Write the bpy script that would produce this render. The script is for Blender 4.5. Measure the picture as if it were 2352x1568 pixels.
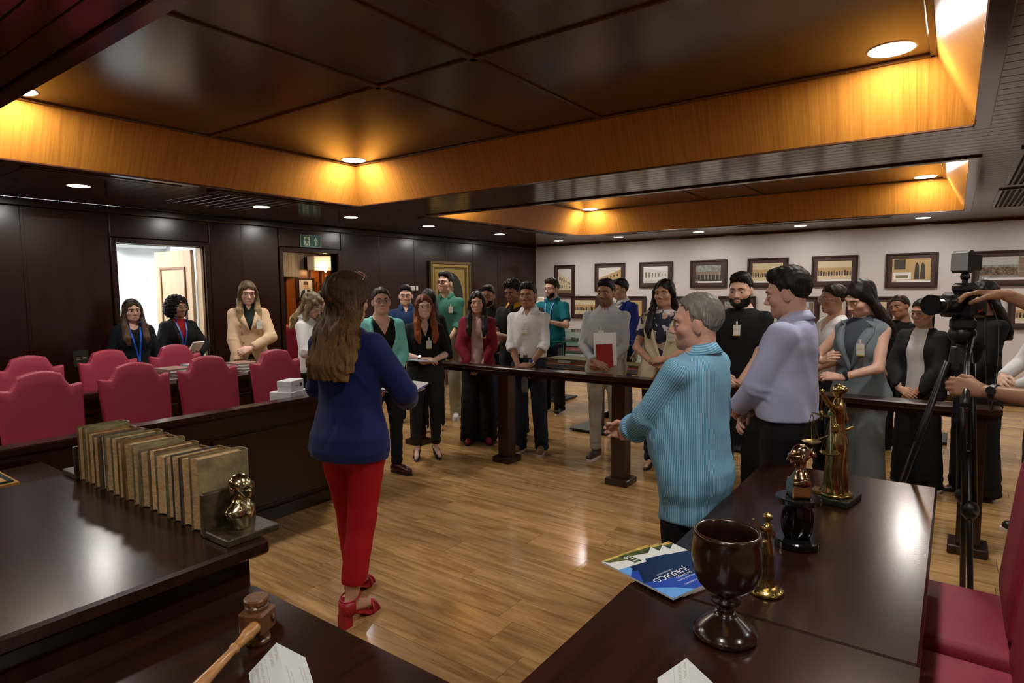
import bpy, math, random
import numpy as np
from mathutils import Matrix, Vector

# ------------------------------------------------------------------ camera, world, exposure
scene = bpy.context.scene
for _o in list(bpy.data.objects):
    bpy.data.objects.remove(_o)
COL = scene.collection
W_IMG, H_IMG = 2352, 1568
FPX, CAM_YAW, CAM_PITCH, CAM_ROLL, CAM_H = 1400.0, 0.62893, 0.08526, -0.00871, 1.62


def _cam_axes():
    c, s = math.cos, math.sin
    ax = np.array([[s(CAM_YAW), 0, c(CAM_YAW)], [-c(CAM_YAW), 0, s(CAM_YAW)], [0, -1.0, 0]])
    rp = np.array([[1, 0, 0], [0, c(CAM_PITCH), -s(CAM_PITCH)], [0, s(CAM_PITCH), c(CAM_PITCH)]])
    rr = np.array([[c(CAM_ROLL), -s(CAM_ROLL), 0], [s(CAM_ROLL), c(CAM_ROLL), 0], [0, 0, 1]])
    return rr @ rp @ ax.T


CAM_M = _cam_axes()                       # world -> camera (x right, y down, z forward)
cam_data = bpy.data.cameras.new('camera')
cam = bpy.data.objects.new('camera', cam_data)
COL.objects.link(cam)
cam_data.sensor_fit = 'HORIZONTAL'
cam_data.sensor_width = 36.0
cam_data.lens = FPX / W_IMG * 36.0
cam_data.clip_start = 0.05
cam_data.clip_end = 100
_m = Matrix.Identity(4)
for _i in range(3):
    _m[_i][0] = CAM_M[0][_i]
    _m[_i][1] = -CAM_M[1][_i]
    _m[_i][2] = -CAM_M[2][_i]
_m[2][3] = CAM_H
cam.matrix_world = _m
scene.camera = cam

world = bpy.data.worlds.new('world')
scene.world = world
world.use_nodes = True
world.node_tree.nodes['Background'].inputs[0].default_value = (0.05, 0.055, 0.06, 1)
world.node_tree.nodes['Background'].inputs[1].default_value = 0.3

vs = scene.view_settings
vs.view_transform = 'Standard'
vs.look = 'None'
vs.gamma = 1.0
vs.use_curve_mapping = False
vs.exposure = 1.08
scene.cycles.use_denoising = True
scene.cycles.max_bounces = 7
scene.cycles.diffuse_bounces = 4
scene.cycles.glossy_bounces = 4
scene.cycles.transmission_bounces = 6
scene.cycles.transparent_max_bounces = 8
scene.cycles.caustics_reflective = False
scene.cycles.caustics_refractive = False
scene.cycles.sample_clamp_indirect = 6.0

LAMP_STRENGTH = 110.0          # recessed round ceiling lamps
COFFER_LAMP_STRENGTH = 110.0   # lamps in the coffer corners


# pixel of the photograph -> point on a plane of the room
def ray(px, py):
    return CAM_M.T @ np.array([(px - W_IMG / 2) / FPX, (py - H_IMG / 2) / FPX, 1.0])


def at_z(px, py, z):
    d = ray(px, py)
    return np.array([0, 0, CAM_H]) + d * ((z - CAM_H) / d[2])


def at_x(px, py, x):
    d = ray(px, py)
    return np.array([0, 0, CAM_H]) + d * (x / d[0])


def at_y(px, py, y):
    d = ray(px, py)
    return np.array([0, 0, CAM_H]) + d * (y / d[1])

# ------------------------------------------------------------------ materials
MATS = {}


def mat(name, col, rough=0.5, metal=0.0, spec=0.5, bump=0.0, bscale=200.0, var=0.0, vscale=6.0, emis=None,
        estr=0.0, alpha=1.0, trans=0.0, coat=0.0, sheen=0.0, attr=None, ior=1.45):
    if name in MATS:
        return MATS[name]
    m = bpy.data.materials.new(name)
    m.use_nodes = True
    nt = m.node_tree
    b = nt.nodes['Principled BSDF']
    c = (col[0], col[1], col[2], 1)
    b.inputs['Base Color'].default_value = c
    b.inputs['Roughness'].default_value = rough
    b.inputs['Metallic'].default_value = metal
    b.inputs['Specular IOR Level'].default_value = spec
    b.inputs['IOR'].default_value = ior
    b.inputs['Alpha'].default_value = alpha
    b.inputs['Transmission Weight'].default_value = trans
    b.inputs['Coat Weight'].default_value = coat
    b.inputs['Coat Roughness'].default_value = 0.1
    b.inputs['Sheen Weight'].default_value = sheen
    if emis:
        b.inputs['Emission Color'].default_value = (*emis, 1)
        b.inputs['Emission Strength'].default_value = estr
    src = None
    if attr:
        a = nt.nodes.new('ShaderNodeAttribute')
        a.attribute_name = attr
        src = a.outputs['Color']
    if var > 0:
        tc = nt.nodes.new('ShaderNodeTexCoord')
        n = nt.nodes.new('ShaderNodeTexNoise')
        n.inputs['Scale'].default_value = vscale
        n.inputs['Detail'].default_value = 4
        nt.links.new(tc.outputs['Object'], n.inputs['Vector'])
        mr = nt.nodes.new('ShaderNodeMapRange')
        mr.inputs['From Min'].default_value = 0.3
        mr.inputs['From Max'].default_value = 0.7
        mr.inputs['To Min'].default_value = 1 - var
        mr.inputs['To Max'].default_value = 1 + var
        nt.links.new(n.outputs['Fac'], mr.inputs['Value'])
        mx = nt.nodes.new('ShaderNodeVectorMath')
        mx.operation = 'SCALE'
        if src is not None:
            nt.links.new(src, mx.inputs[0])
        else:
            mx.inputs[0].default_value = col[:3]
        nt.links.new(mr.outputs[0], mx.inputs['Scale'])
        src = mx.outputs[0]
    if src is not None:
        nt.links.new(src, b.inputs['Base Color'])
    if bump > 0:
        tc2 = nt.nodes.new('ShaderNodeTexCoord')
        n2 = nt.nodes.new('ShaderNodeTexNoise')
        n2.inputs['Scale'].default_value = bscale
        n2.inputs['Detail'].default_value = 3
        nt.links.new(tc2.outputs['Object'], n2.inputs['Vector'])
        bp = nt.nodes.new('ShaderNodeBump')
        bp.inputs['Strength'].default_value = bump
        bp.inputs['Distance'].default_value = 0.004
        nt.links.new(n2.outputs['Fac'], bp.inputs['Height'])
        nt.links.new(bp.outputs['Normal'], b.inputs['Normal'])
    MATS[name] = m
    return m


def wood(name, c1, c2, axis='X', rough=0.25, scale=1.0, bump=0.05, coat=0.0, spec=0.5, world=False, stretch=14.0,
         island=0.0, hf=None):
    """Grain runs along `axis` of the object (or of the room if world)."""
    if name in MATS:
        return MATS[name]
    m = bpy.data.materials.new(name)
    m.use_nodes = True
    nt = m.node_tree
    b = nt.nodes['Principled BSDF']
    b.inputs['Roughness'].default_value = rough
    b.inputs['Specular IOR Level'].default_value = spec
    b.inputs['Coat Weight'].default_value = coat
    b.inputs['Coat Roughness'].default_value = 0.08
    if world:
        g = nt.nodes.new('ShaderNodeNewGeometry')
        vec = g.outputs['Position']
    else:
        tc = nt.nodes.new('ShaderNodeTexCoord')
        vec = tc.outputs['Object']
    oi = nt.nodes.new('ShaderNodeObjectInfo')
    off = nt.nodes.new('ShaderNodeVectorMath')
    off.operation = 'SCALE'
    off.inputs[0].default_value = (17.3, 31.7, 11.1)
    nt.links.new(oi.outputs['Random'], off.inputs['Scale'])
    addv = nt.nodes.new('ShaderNodeVectorMath')
    nt.links.new(vec, addv.inputs[0])
    nt.links.new(off.outputs[0], addv.inputs[1])
    mp = nt.nodes.new('ShaderNodeMapping')
    sc = [stretch * scale] * 3
    sc['XYZ'.index(axis)] = 1.0 * scale
    if hf:                                  # fine lines across one axis only
        sc = [scale * 0.8] * 3
        sc['XYZ'.index(hf)] = stretch * scale
    mp.inputs['Scale'].default_value = sc
    nt.links.new(addv.outputs[0], mp.inputs['Vector'])
    n = nt.nodes.new('ShaderNodeTexNoise')
    n.inputs['Scale'].default_value = 1.6
    n.inputs['Detail'].default_value = 7
    n.inputs['Roughness'].default_value = 0.62
    n.inputs['Distortion'].default_value = 0.6
    nt.links.new(mp.outputs[0], n.inputs['Vector'])
    cr = nt.nodes.new('ShaderNodeValToRGB')
    cr.color_ramp.elements[0].position = 0.32
    cr.color_ramp.elements[0].color = (*c1, 1)
    cr.color_ramp.elements[1].position = 0.68
    cr.color_ramp.elements[1].color = (*c2, 1)
    nt.links.new(n.outputs['Fac'], cr.inputs['Fac'])
    src = cr.outputs['Color']
    if island > 0:
        mr = nt.nodes.new('ShaderNodeMapRange')
        mr.inputs['To Min'].default_value = 1 - island
        mr.inputs['To Max'].default_value = 1 + island
        nt.links.new(oi.outputs['Random'], mr.inputs['Value'])
        mx = nt.nodes.new('ShaderNodeVectorMath')
        mx.operation = 'SCALE'
        nt.links.new(src, mx.inputs[0])
        nt.links.new(mr.outputs[0], mx.inputs['Scale'])
        src = mx.outputs[0]
    nt.links.new(src, b.inputs['Base Color'])
    if bump > 0:
        bp = nt.nodes.new('ShaderNodeBump')
        bp.inputs['Strength'].default_value = bump
        bp.inputs['Distance'].default_value = 0.003
        nt.links.new(n.outputs['Fac'], bp.inputs['Height'])
        nt.links.new(bp.outputs['Normal'], b.inputs['Normal'])
    MATS[name] = m
    return m


# ------------------------------------------------------------------ mesh helpers
def new_mesh(name, V, polys, smooth=False):
    """V (n,3); polys: list of lists or an (m,k) array."""
    me = bpy.data.meshes.new(name)
    V = np.asarray(V, np.float32)
    if isinstance(polys, np.ndarray):
        m, k = polys.shape
        tot = np.full(m, k, np.int32)
        idx = polys.astype(np.int32).ravel()
    else:
        tot = np.array([len(p) for p in polys], np.int32)
        idx = np.array([i for p in polys for i in p], np.int32)
    me.vertices.add(len(V))
    me.vertices.foreach_set('co', V.ravel())
    me.loops.add(len(idx))
    me.loops.foreach_set('vertex_index', idx)
    me.polygons.add(len(tot))
    st = np.zeros(len(tot), np.int32)
    st[1:] = np.cumsum(tot)[:-1]
    me.polygons.foreach_set('loop_start', st)
    me.polygons.foreach_set('use_smooth', np.full(len(tot), bool(smooth)))
    me.update(calc_edges=True)
    me.validate()
    return me


def set_col(me, cols):
    a = me.color_attributes.new('Col', 'FLOAT_COLOR', 'POINT')
    c = np.ones((len(cols), 4), np.float32)
    c[:, :3] = cols
    a.data.foreach_set('color', c.ravel())


def set_attr(me, name, vals):
    a = me.attributes.new(name, 'FLOAT', 'POINT')
    a.data.foreach_set('value', np.asarray(vals, np.float32))


def link(name, data, parent=None, m=None, loc=None, rot=None):
    o = bpy.data.objects.new(name, data)
    COL.objects.link(o)
    if parent is not None:
        o.parent = parent
    if loc is not None:
        o.location = loc
    if rot is not None:
        o.rotation_euler = rot
    if m is not None and data is not None:
        if len(data.materials) == 0:
            data.materials.append(m)
    return o


def tag(o, label=None, cat=None, group=None, kind=None):
    if label:
        o['label'] = label
    if cat:
        o['category'] = cat
    if group:
        o['group'] = group
    if kind:
        o['kind'] = kind
    return o


def thing(name, label, cat, loc=(0, 0, 0), rz=0.0, group=None):
    o = link(name, None, loc=loc, rot=(0, 0, rz))
    o.empty_display_size = 0.1
    return tag(o, label, cat, group)


def copy_tree(o, parent=None):
    c = o.copy()
    COL.objects.link(c)
    if parent is not None:
        c.parent = parent
    for ch in list(o.children):
        copy_tree(ch, c)
    return c


class MB:
    """collects simple solids into one mesh"""

    def __init__(s):
        s.v, s.f, s.n = [], [], 0

    def add(s, V, Fc):
        V = np.asarray(V, float)
        s.v.append(V)
        s.f += [[i + s.n for i in f] for f in Fc]
        s.n += len(V)
        return s

    def box(s, lo, hi, R=None, c=None, bev=0.0):
        lo, hi = np.array(lo, float), np.array(hi, float)
        if bev > 0:
            b = min(bev, 0.45 * (hi - lo).min())
            V, Fc = _bevbox(lo, hi, b)
        else:
            V = np.array([[x, y, z] for x in (lo[0], hi[0]) for y in (lo[1], hi[1]) for z in (lo[2], hi[2])])
            Fc = [[0, 1, 3, 2], [4, 6, 7, 5], [0, 4, 5, 1], [2, 3, 7, 6], [0, 2, 6, 4], [1, 5, 7, 3]]
        if R is not None:
            V = V @ np.array(R).T
        if c is not None:
            V = V + np.array(c)
        return s.add(V, Fc)

    def cyl(s, a, b, r1, r2=None, n=16, caps=True):
        r2 = r1 if r2 is None else r2
        a, b = np.array(a, float), np.array(b, float)
        d = b - a
        d /= np.linalg.norm(d)
        u = np.cross(d, [0, 0, 1.0] if abs(d[2]) < 0.9 else [1.0, 0, 0])
        u /= np.linalg.norm(u)
        w = np.cross(d, u)
        t = np.linspace(0, 2 * math.pi, n, endpoint=False)
        ring = np.cos(t)[:, None] * u + np.sin(t)[:, None] * w
        V = np.vstack([a + ring * r1, b + ring * r2])
        Fc = [[i, (i + 1) % n, n + (i + 1) % n, n + i] for i in range(n)]
        if caps:
            Fc += [list(range(n))[::-1], list(range(n, 2 * n))]
        return s.add(V, Fc)

    def lathe(s, prof, c=(0, 0, 0), n=32):
        c = np.array(c, float)
        V, Fc = [], []
        t = np.linspace(0, 2 * math.pi, n, endpoint=False)
        for r, z in prof:
            V.append(np.c_[np.cos(t) * r, np.sin(t) * r, np.full(n, z)])
        k = len(prof)
        for j in range(k - 1):
            for i in range(n):
                a, b2 = j * n + i, j * n + (i + 1) % n
                Fc.append([a, b2, b2 + n, a + n])
        Fc.append(list(range(n))[::-1])
        Fc.append(list(range((k - 1) * n, k * n)))
        return s.add(np.vstack(V) + c, Fc)

    def tube(s, pts, r, n=8, closed=False):
        P = np.array(pts, float)
        m = len(P)
        rr = np.full(m, r) if np.isscalar(r) else np.array(r)
        V = []
        up = None
        for i in range(m):
            if closed:
                d = P[(i + 1) % m] - P[i - 1]
            else:
                d = P[min(i + 1, m - 1)] - P[max(i - 1, 0)]
            d = d / (np.linalg.norm(d) + 1e-12)
            if up is None:
                up = np.array([0, 0, 1.0]) if abs(d[2]) < 0.9 else np.array([1.0, 0, 0])
            u = np.cross(d, up)
            u /= np.linalg.norm(u) + 1e-12
            w = np.cross(u, d)
            up = w
            t = np.linspace(0, 2 * math.pi, n, endpoint=False)
            V.append(P[i] + (np.cos(t)[:, None] * u + np.sin(t)[:, None] * w) * rr[i])
        Fc = []
        for j in range(m if closed else m - 1):
            for i in range(n):
                a, b2 = j * n + i, j * n + (i + 1) % n
                a2, b3 = ((j + 1) % m) * n + i, ((j + 1) % m) * n + (i + 1) % n
                Fc.append([a, a2, b3, b2])
        if not closed:
            Fc += [list(range(n)), list(range((m - 1) * n, m * n))[::-1]]
        return s.add(np.vstack(V), Fc)

    def sphere(s, c, r, n=16, k=10, R=None):
        c = np.array(c, float)
        r = np.array([r, r, r] if np.isscalar(r) else r, float)
        V, Fc = [], []
        for j in range(k + 1):
            th = math.pi * j / k
            for i in range(n):
                ph = 2 * math.pi * i / n
                V.append([math.sin(th) * math.cos(ph), math.sin(th) * math.sin(ph), math.cos(th)])
        V = np.array(V) * r
        if R is not None:
            V = V @ np.array(R).T
        for j in range(k):
            for i in range(n):
                a, b2 = j * n + i, j * n + (i + 1) % n
                Fc.append([a, a + n, b2 + n, b2])
        return s.add(V + c, Fc)

    def prism(s, poly, z0, z1):
        n = len(poly)
        V = [[p[0], p[1], z0] for p in poly] + [[p[0], p[1], z1] for p in poly]
        Fc = [[i, (i + 1) % n, n + (i + 1) % n, n + i] for i in range(n)]
        Fc += [list(range(n))[::-1], list(range(n, 2 * n))]
        return s.add(V, Fc)

    def xf(s, Mx):
        Mx = np.array(Mx)
        s.v = [v @ Mx[:3, :3].T + Mx[:3, 3] for v in s.v]
        return s

    def build(s, name, m=None, parent=None, smooth=False, loc=None, rot=None):
        me = new_mesh(name, np.vstack(s.v), s.f, smooth)
        return link(name, me, parent, m, loc, rot)

    def arr(s):
        return np.vstack(s.v), s.f


def _bevbox(lo, hi, b):
    V, Fc = [], []
    idx = {}
    for ax in range(3):
        for sg in (0, 1):
            q = []
            for (s1, s2) in ((0, 0), (1, 0), (1, 1), (0, 1)):
                p = [0, 0, 0]
                o1, o2 = (ax + 1) % 3, (ax + 2) % 3
                p[ax] = hi[ax] if sg else lo[ax]
                p[o1] = hi[o1] - b if s1 else lo[o1] + b
                p[o2] = hi[o2] - b if s2 else lo[o2] + b
                key = [0, 0, 0]
                key[ax], key[o1], key[o2] = sg, s1, s2
                idx[(ax, *key)] = len(V)
                q.append(len(V))
                V.append(p)
            Fc.append(q if sg else q[::-1])
    for ax in range(3):                       # edge along ax: join faces o1,o2
        o1, o2 = (ax + 1) % 3, (ax + 2) % 3
        for s1 in (0, 1):
            for s2 in (0, 1):
                def g(face, t):
                    key = [0, 0, 0]
                    key[ax], key[o1], key[o2] = t, s1, s2
                    return idx[(face, *key)]
                q = [g(o1, 0), g(o1, 1), g(o2, 1), g(o2, 0)]
                Fc.append(q if (s1 == s2) else q[::-1])
    for sx in (0, 1):
        for sy in (0, 1):
            for sz in (0, 1):
                t = [idx[(0, sx, sy, sz)], idx[(1, sx, sy, sz)], idx[(2, sx, sy, sz)]]
                Fc.append(t if (sx + sy + sz) % 2 else t[::-1])
    return np.array(V, float), Fc


def rotm(ax, a):
    return np.array(Matrix.Rotation(a, 3, ax))


def text_mesh(body, size=1.0, extrude=0.0, align='CENTER'):
    cu = bpy.data.curves.new('text', 'FONT')
    cu.body = body
    cu.size = size
    cu.extrude = extrude
    cu.align_x = align
    cu.align_y = 'CENTER'
    cu.resolution_u = 2
    o = bpy.data.objects.new('text', cu)
    COL.objects.link(o)
    dg = bpy.context.evaluated_depsgraph_get()
    me = bpy.data.meshes.new_from_object(o.evaluated_get(dg))
    bpy.data.objects.remove(o)
    bpy.data.curves.remove(cu)
    return me


# ------------------------------------------------------------------ implicit modelling: fields on a grid, meshed by surface nets
def smin(a, b, k):
    if k <= 0:
        return np.minimum(a, b)
    h = np.maximum(k - np.abs(a - b), 0) / k
    return np.minimum(a, b) - h * h * (k * 0.25)


class Fld:
    def __init__(s, lo, hi, h):
        s.h = h
        s.lo = np.array(lo, float) - 2.5 * h
        n = np.ceil((np.array(hi, float) - s.lo) / h).astype(int) + 4
        s.n = n
        s.F = np.full(n, 0.5, np.float32)
        s.ax = [(s.lo[i] + h * np.arange(n[i])).astype(np.float32) for i in range(3)]

    def _sub(s, lo, hi):
        a = np.clip(np.floor((np.array(lo) - s.lo) / s.h).astype(int) - 1, 0, s.n)
        b = np.clip(np.ceil((np.array(hi) - s.lo) / s.h).astype(int) + 2, 0, s.n)
        if (b <= a).any():
            return None
        sl = tuple(slice(a[i], b[i]) for i in range(3))
        X = s.ax[0][sl[0]][:, None, None]
        Y = s.ax[1][sl[1]][None, :, None]
        Z = s.ax[2][sl[2]][None, None, :]
        return sl, X, Y, Z

    def add(s, prim, k=0.0):
        fn, lo, hi = prim
        pad = k + 2.5 * s.h
        r = s._sub(np.array(lo) - pad, np.array(hi) + pad)
        if r is None:
            return s
        sl, X, Y, Z = r
        s.F[sl] = smin(s.F[sl], fn(X, Y, Z), k)
        return s

    def cut(s, prim, k=0.0):
        fn, lo, hi = prim
        pad = k + 2.5 * s.h
        r = s._sub(np.array(lo) - pad, np.array(hi) + pad)
        if r is None:
            return s
        sl, X, Y, Z = r
        s.F[sl] = -smin(-s.F[sl], fn(X, Y, Z), k)
        return s

    def keep(s, prim, k=0.0):
        fn, lo, hi = prim
        r = s._sub(lo, hi)
        sl, X, Y, Z = r
        s.F[sl] = -smin(-s.F[sl], -fn(X, Y, Z), k)
        return s

    def ripple(s, fn, w=0.03):
        i = np.nonzero(np.abs(s.F) < w)
        P = [s.ax[a][i[a]] for a in range(3)]
        s.F[i] += fn(*P)
        return s

    def front_y(s, x, z):
        i = int(round((x - s.lo[0]) / s.h))
        k = int(round((z - s.lo[2]) / s.h))
        col = s.F[i, :, k]
        j = np.nonzero(col < 0)[0]
        if len(j) == 0:
            return 0.1
        j = j[-1]
        v0, v1 = col[j], col[min(j + 1, len(col) - 1)]
        return float(s.ax[1][j] + s.h * (v0 / (v0 - v1 + 1e-9)))

    def mesh(s):
        F = s.F
        S = F < 0
        c = [S[i:S.shape[0] - 1 + i, j:S.shape[1] - 1 + j, k:S.shape[2] - 1 + k]
             for i in (0, 1) for j in (0, 1) for k in (0, 1)]
        anyc = c[0] | c[1] | c[2] | c[3] | c[4] | c[5] | c[6] | c[7]
        allc = c[0] & c[1] & c[2] & c[3] & c[4] & c[5] & c[6] & c[7]
        act = anyc & ~allc
        I = np.nonzero(act)
        nv = len(I[0])
        if nv == 0:
            return np.zeros((0, 3)), np.zeros((0, 4), int)
        vid = np.full(act.shape, -1, np.int32)
        vid[I] = np.arange(nv)
        offs = [(i, j, k) for i in (0, 1) for j in (0, 1) for k in (0, 1)]
        val = [F[I[0] + o[0], I[1] + o[1], I[2] + o[2]] for o in offs]
        acc = np.zeros((nv, 3), np.float32)
        cnt = np.zeros(nv, np.float32)
        for a in range(8):
            for b in range(a + 1, 8):
                df = [offs[b][q] - offs[a][q] for q in range(3)]
                if sum(map(abs, df)) != 1:
                    continue
                va, vb = val[a], val[b]
                m = (va < 0) != (vb < 0)
                t = np.where(m, va / np.where(m, va - vb, 1), 0)
                for q in range(3):
                    acc[:, q] += np.where(m, offs[a][q] + t * df[q], 0)
                cnt += m
        V = acc / cnt[:, None] + np.stack(I, 1)
        V = V * s.h + s.lo
        Q = []
        for ax in range(3):
            sh = [slice(None)] * 3
            sh2 = [slice(None)] * 3
            sh[ax] = slice(0, -1)
            sh2[ax] = slice(1, None)
            A, B = S[tuple(sh)], S[tuple(sh2)]
            u, v = (ax + 1) % 3, (ax + 2) % 3
            E = np.nonzero(A != B)
            ok = (E[u] > 0) & (E[v] > 0) & (E[u] < S.shape[u] - 1) & (E[v] < S.shape[v] - 1)
            E = [e[ok] for e in E]
            flip = A[tuple(E)]

            def g(du, dv):
                q = [e.copy() for e in E]
                q[u] = q[u] - du
                q[v] = q[v] - dv
                return vid[tuple(q)]
            q0, q1, q2, q3 = g(1, 1), g(0, 1), g(0, 0), g(1, 0)
            quad = np.stack([q0, q1, q2, q3], 1)
            quad[~flip] = quad[~flip][:, ::-1]
            Q.append(quad)
        return V, np.vstack(Q)


def cap(a, b, r1, r2=None, cut0=False, cut1=False, flat=None):
    """tapered capsule; cut0/cut1 = flat ends; flat=(unit axis, factor) squashes across an axis"""
    r2 = r1 if r2 is None else r2
    a, b = np.array(a, float), np.array(b, float)
    ba = b - a
    L2 = float(ba @ ba) + 1e-12
    L = math.sqrt(L2)
    R = max(r1, r2) * (1.0 if flat is None else max(1.0, 1 / flat[1]) * 1.0)

    def fn(X, Y, Z):
        px, py, pz = X - a[0], Y - a[1], Z - a[2]
        tt = (px * ba[0] + py * ba[1] + pz * ba[2]) / L2
        t = np.clip(tt, 0, 1)
        dx, dy, dz = px - t * ba[0], py - t * ba[1], pz - t * ba[2]
        if flat is not None:
            ax, f = flat
            w = dx * ax[0] + dy * ax[1] + dz * ax[2]
            dx, dy, dz = dx + ax[0] * w * (1 / f - 1), dy + ax[1] * w * (1 / f - 1), dz + ax[2] * w * (1 / f - 1)
        d = np.sqrt(dx * dx + dy * dy + dz * dz) - (r1 + (r2 - r1) * t)
        if flat is not None:
            d = d * min(1.0, flat[1] * 1.15)
        if cut0:
            d = np.maximum(d, -tt * L)
        if cut1:
            d = np.maximum(d, (tt - 1) * L)
        return d
    return fn, np.minimum(a - r1, b - r2) - (R - min(r1, r2)), np.maximum(a + r1, b + r2) + (R - min(r1, r2))


def ell(c, r, R=None):
    c, r = np.array(c, float), np.array(r, float)

    def fn(X, Y, Z):
        px, py, pz = X - c[0], Y - c[1], Z - c[2]
        if R is not None:
            px, py, pz = (R[0][0] * px + R[1][0] * py + R[2][0] * pz, R[0][1] * px + R[1][1] * py + R[2][1] * pz,
                          R[0][2] * px + R[1][2] * py + R[2][2] * pz)
        k0 = np.sqrt((px / r[0]) ** 2 + (py / r[1]) ** 2 + (pz / r[2]) ** 2)
        k1 = np.sqrt((px / r[0] ** 2) ** 2 + (py / r[1] ** 2) ** 2 + (pz / r[2] ** 2) ** 2) + 1e-9
        return k0 * (k0 - 1) / k1
    e = r if R is None else np.full(3, r.max())
    return fn, c - e, c + e


def sbox(c, hx, r=0.0, R=None):
    c, hx = np.array(c, float), np.array(hx, float) - r

    def fn(X, Y, Z):
        px, py, pz = X - c[0], Y - c[1], Z - c[2]
        if R is not None:
            px, py, pz = (R[0][0] * px + R[1][0] * py + R[2][0] * pz, R[0][1] * px + R[1][1] * py + R[2][1] * pz,
                          R[0][2] * px + R[1][2] * py + R[2][2] * pz)
        qx, qy, qz = np.abs(px) - hx[0], np.abs(py) - hx[1], np.abs(pz) - hx[2]
        return np.sqrt(np.maximum(qx, 0) ** 2 + np.maximum(qy, 0) ** 2 + np.maximum(qz, 0) ** 2) + \
            np.minimum(np.maximum(qx, np.maximum(qy, qz)), 0) - r
    e = (hx + r) if R is None else np.full(3, np.linalg.norm(hx + r))
    return fn, c - e, c + e


def loft(prof, z0, z1, off=0.0, power=2.0):
    """vertical body of elliptical sections; prof rows: z, half width, half depth, y offset"""
    P = np.array(prof, float)

    def fn(X, Y, Z):
        a = np.interp(Z.ravel(), P[:, 0], P[:, 1] + off).reshape(Z.shape).astype(np.float32)
        b = np.interp(Z.ravel(), P[:, 0], P[:, 2] + off).reshape(Z.shape).astype(np.float32)
        c = np.interp(Z.ravel(), P[:, 0], P[:, 3]).reshape(Z.shape).astype(np.float32)
        x, y = np.abs(X) / a, np.abs(Y - c) / b
        if power == 2.0:
            rr = np.sqrt(x * x + y * y)
        else:
            rr = (x ** power + y ** power) ** (1 / power)
        d = (rr - 1) * np.minimum(a, b)
        return np.maximum(d, np.maximum(z0 - Z, Z - z1))
    am, bm = P[:, 1].max() + off, P[:, 2].max() + off + np.abs(P[:, 3]).max()
    return fn, np.array([-am, -bm, z0]), np.array([am, bm, z1])


def region(fn, lo=(-9, -9, -9), hi=(9, 9, 9)):
    return fn, np.array(lo), np.array(hi)

# ------------------------------------------------------------------ the room
# axes: +X runs along the dark panelled wall towards the white wall, +Y towards the dark panelled wall
YW, XW = 7.0, 10.48            # dark panelled wall, white wall
XB, YR = -4.3, -3.6            # behind the camera, right-hand wall
ZC, ZU = 2.5, 2.86             # lower ceiling, top of the coffers
MAH1, MAH2 = (0.018, 0.0045, 0.0025), (0.040, 0.011, 0.006)
m_panel = wood('mahogany_panel', (0.013, 0.0032, 0.0020), (0.025, 0.0064, 0.0037), 'Z', 0.22, 1.0, 0.03, spec=0.5, island=0.15)
m_panel_dark = mat('mahogany_trim', (0.016, 0.005, 0.003), 0.3)
m_desk = wood('mahogany_desk', (0.014, 0.0045, 0.003), (0.030, 0.0095, 0.006), 'X', 0.2, 1.4, 0.0, spec=0.4)
m_deskY = wood('mahogany_desk_y', (0.014, 0.0045, 0.003), (0.030, 0.0095, 0.006), 'Y', 0.22, 1.4, 0.0, spec=0.3)
m_board = wood('ceiling_board', (0.040, 0.015, 0.008), (0.085, 0.034, 0.018), 'Y', 0.14, 1.0, 0.01, spec=0.75, island=0.12)
m_coffer_top = wood('coffer_veneer', (0.060, 0.022, 0.008), (0.098, 0.039, 0.014), 'X', 0.22, 0.8, 0.0, spec=0.5)
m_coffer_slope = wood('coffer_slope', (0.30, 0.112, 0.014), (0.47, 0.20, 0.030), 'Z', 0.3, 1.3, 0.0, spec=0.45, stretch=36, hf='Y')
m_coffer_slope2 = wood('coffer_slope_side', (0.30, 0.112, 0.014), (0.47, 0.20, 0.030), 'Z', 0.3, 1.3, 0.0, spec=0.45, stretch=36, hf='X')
m_white = mat('white_wall_paint', (0.56, 0.52, 0.5), 0.75, bump=0.05, bscale=60)
m_floor = wood('floor_laminate', (0.25, 0.125, 0.042), (0.54, 0.325, 0.135), 'Y', 0.14, 1.25, 0.015, spec=0.5, island=0.16, stretch=11)
m_joint = mat('floor_joint', (0.05, 0.025, 0.012), 0.6)
m_black = mat('black_gap', (0.004, 0.003, 0.003), 0.8)

# floor: a sub-floor and the laminate boards on it
fl = MB().box((XB, YR, -0.06), (XW, YW, -0.012)).build('floor', m_joint)
tag(fl, kind='structure')
BW, BL = 0.20, 1.30
random.seed(4)
boards, far = [], MB()
i = 0
x = XB
while x < XW - 0.01:
    y = YR - random.uniform(0, BL)
    x1 = min(x + BW, XW)
    while y < YW:
        a, b = max(y, YR), min(y + BL, YW)
        if b - a > 0.02:
            cx, cy = (x + x1) / 2, (a + b) / 2
            q = CAM_M @ np.array([cx, cy, -CAM_H])
            vis = q[2] > 0.8 and abs(q[0] / q[2]) < 0.95 and q[1] / q[2] < 0.7
            boards.append((q[2] if vis else 99, x, a, x1, b))
        y += BL
    x += BW
boards.sort()
shared = {}
for k, (d, x0, a, x1, b) in enumerate(boards):
    g = 0.0012
    if k < 300:
        key = (round(x1 - x0, 3), round(b - a, 3))
        if key not in shared:
            hx_, hy_ = (x1 - x0) / 2 - g, (b - a) / 2 - g
            shared[key] = new_mesh('floor_board', *MB().box((-hx_, -hy_, -0.012), (hx_, hy_, 0.0)).arr())
            shared[key].materials.append(m_floor)
        link('floor_board', shared[key], fl, loc=((x0 + x1) / 2, (a + b) / 2, 0))
    else:
        far.box((x0 + g, a + g, -0.012), (x1 - g, b - g, 0))
tag(far.build('floor_boards_far', m_floor, fl), kind='stuff')

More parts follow.
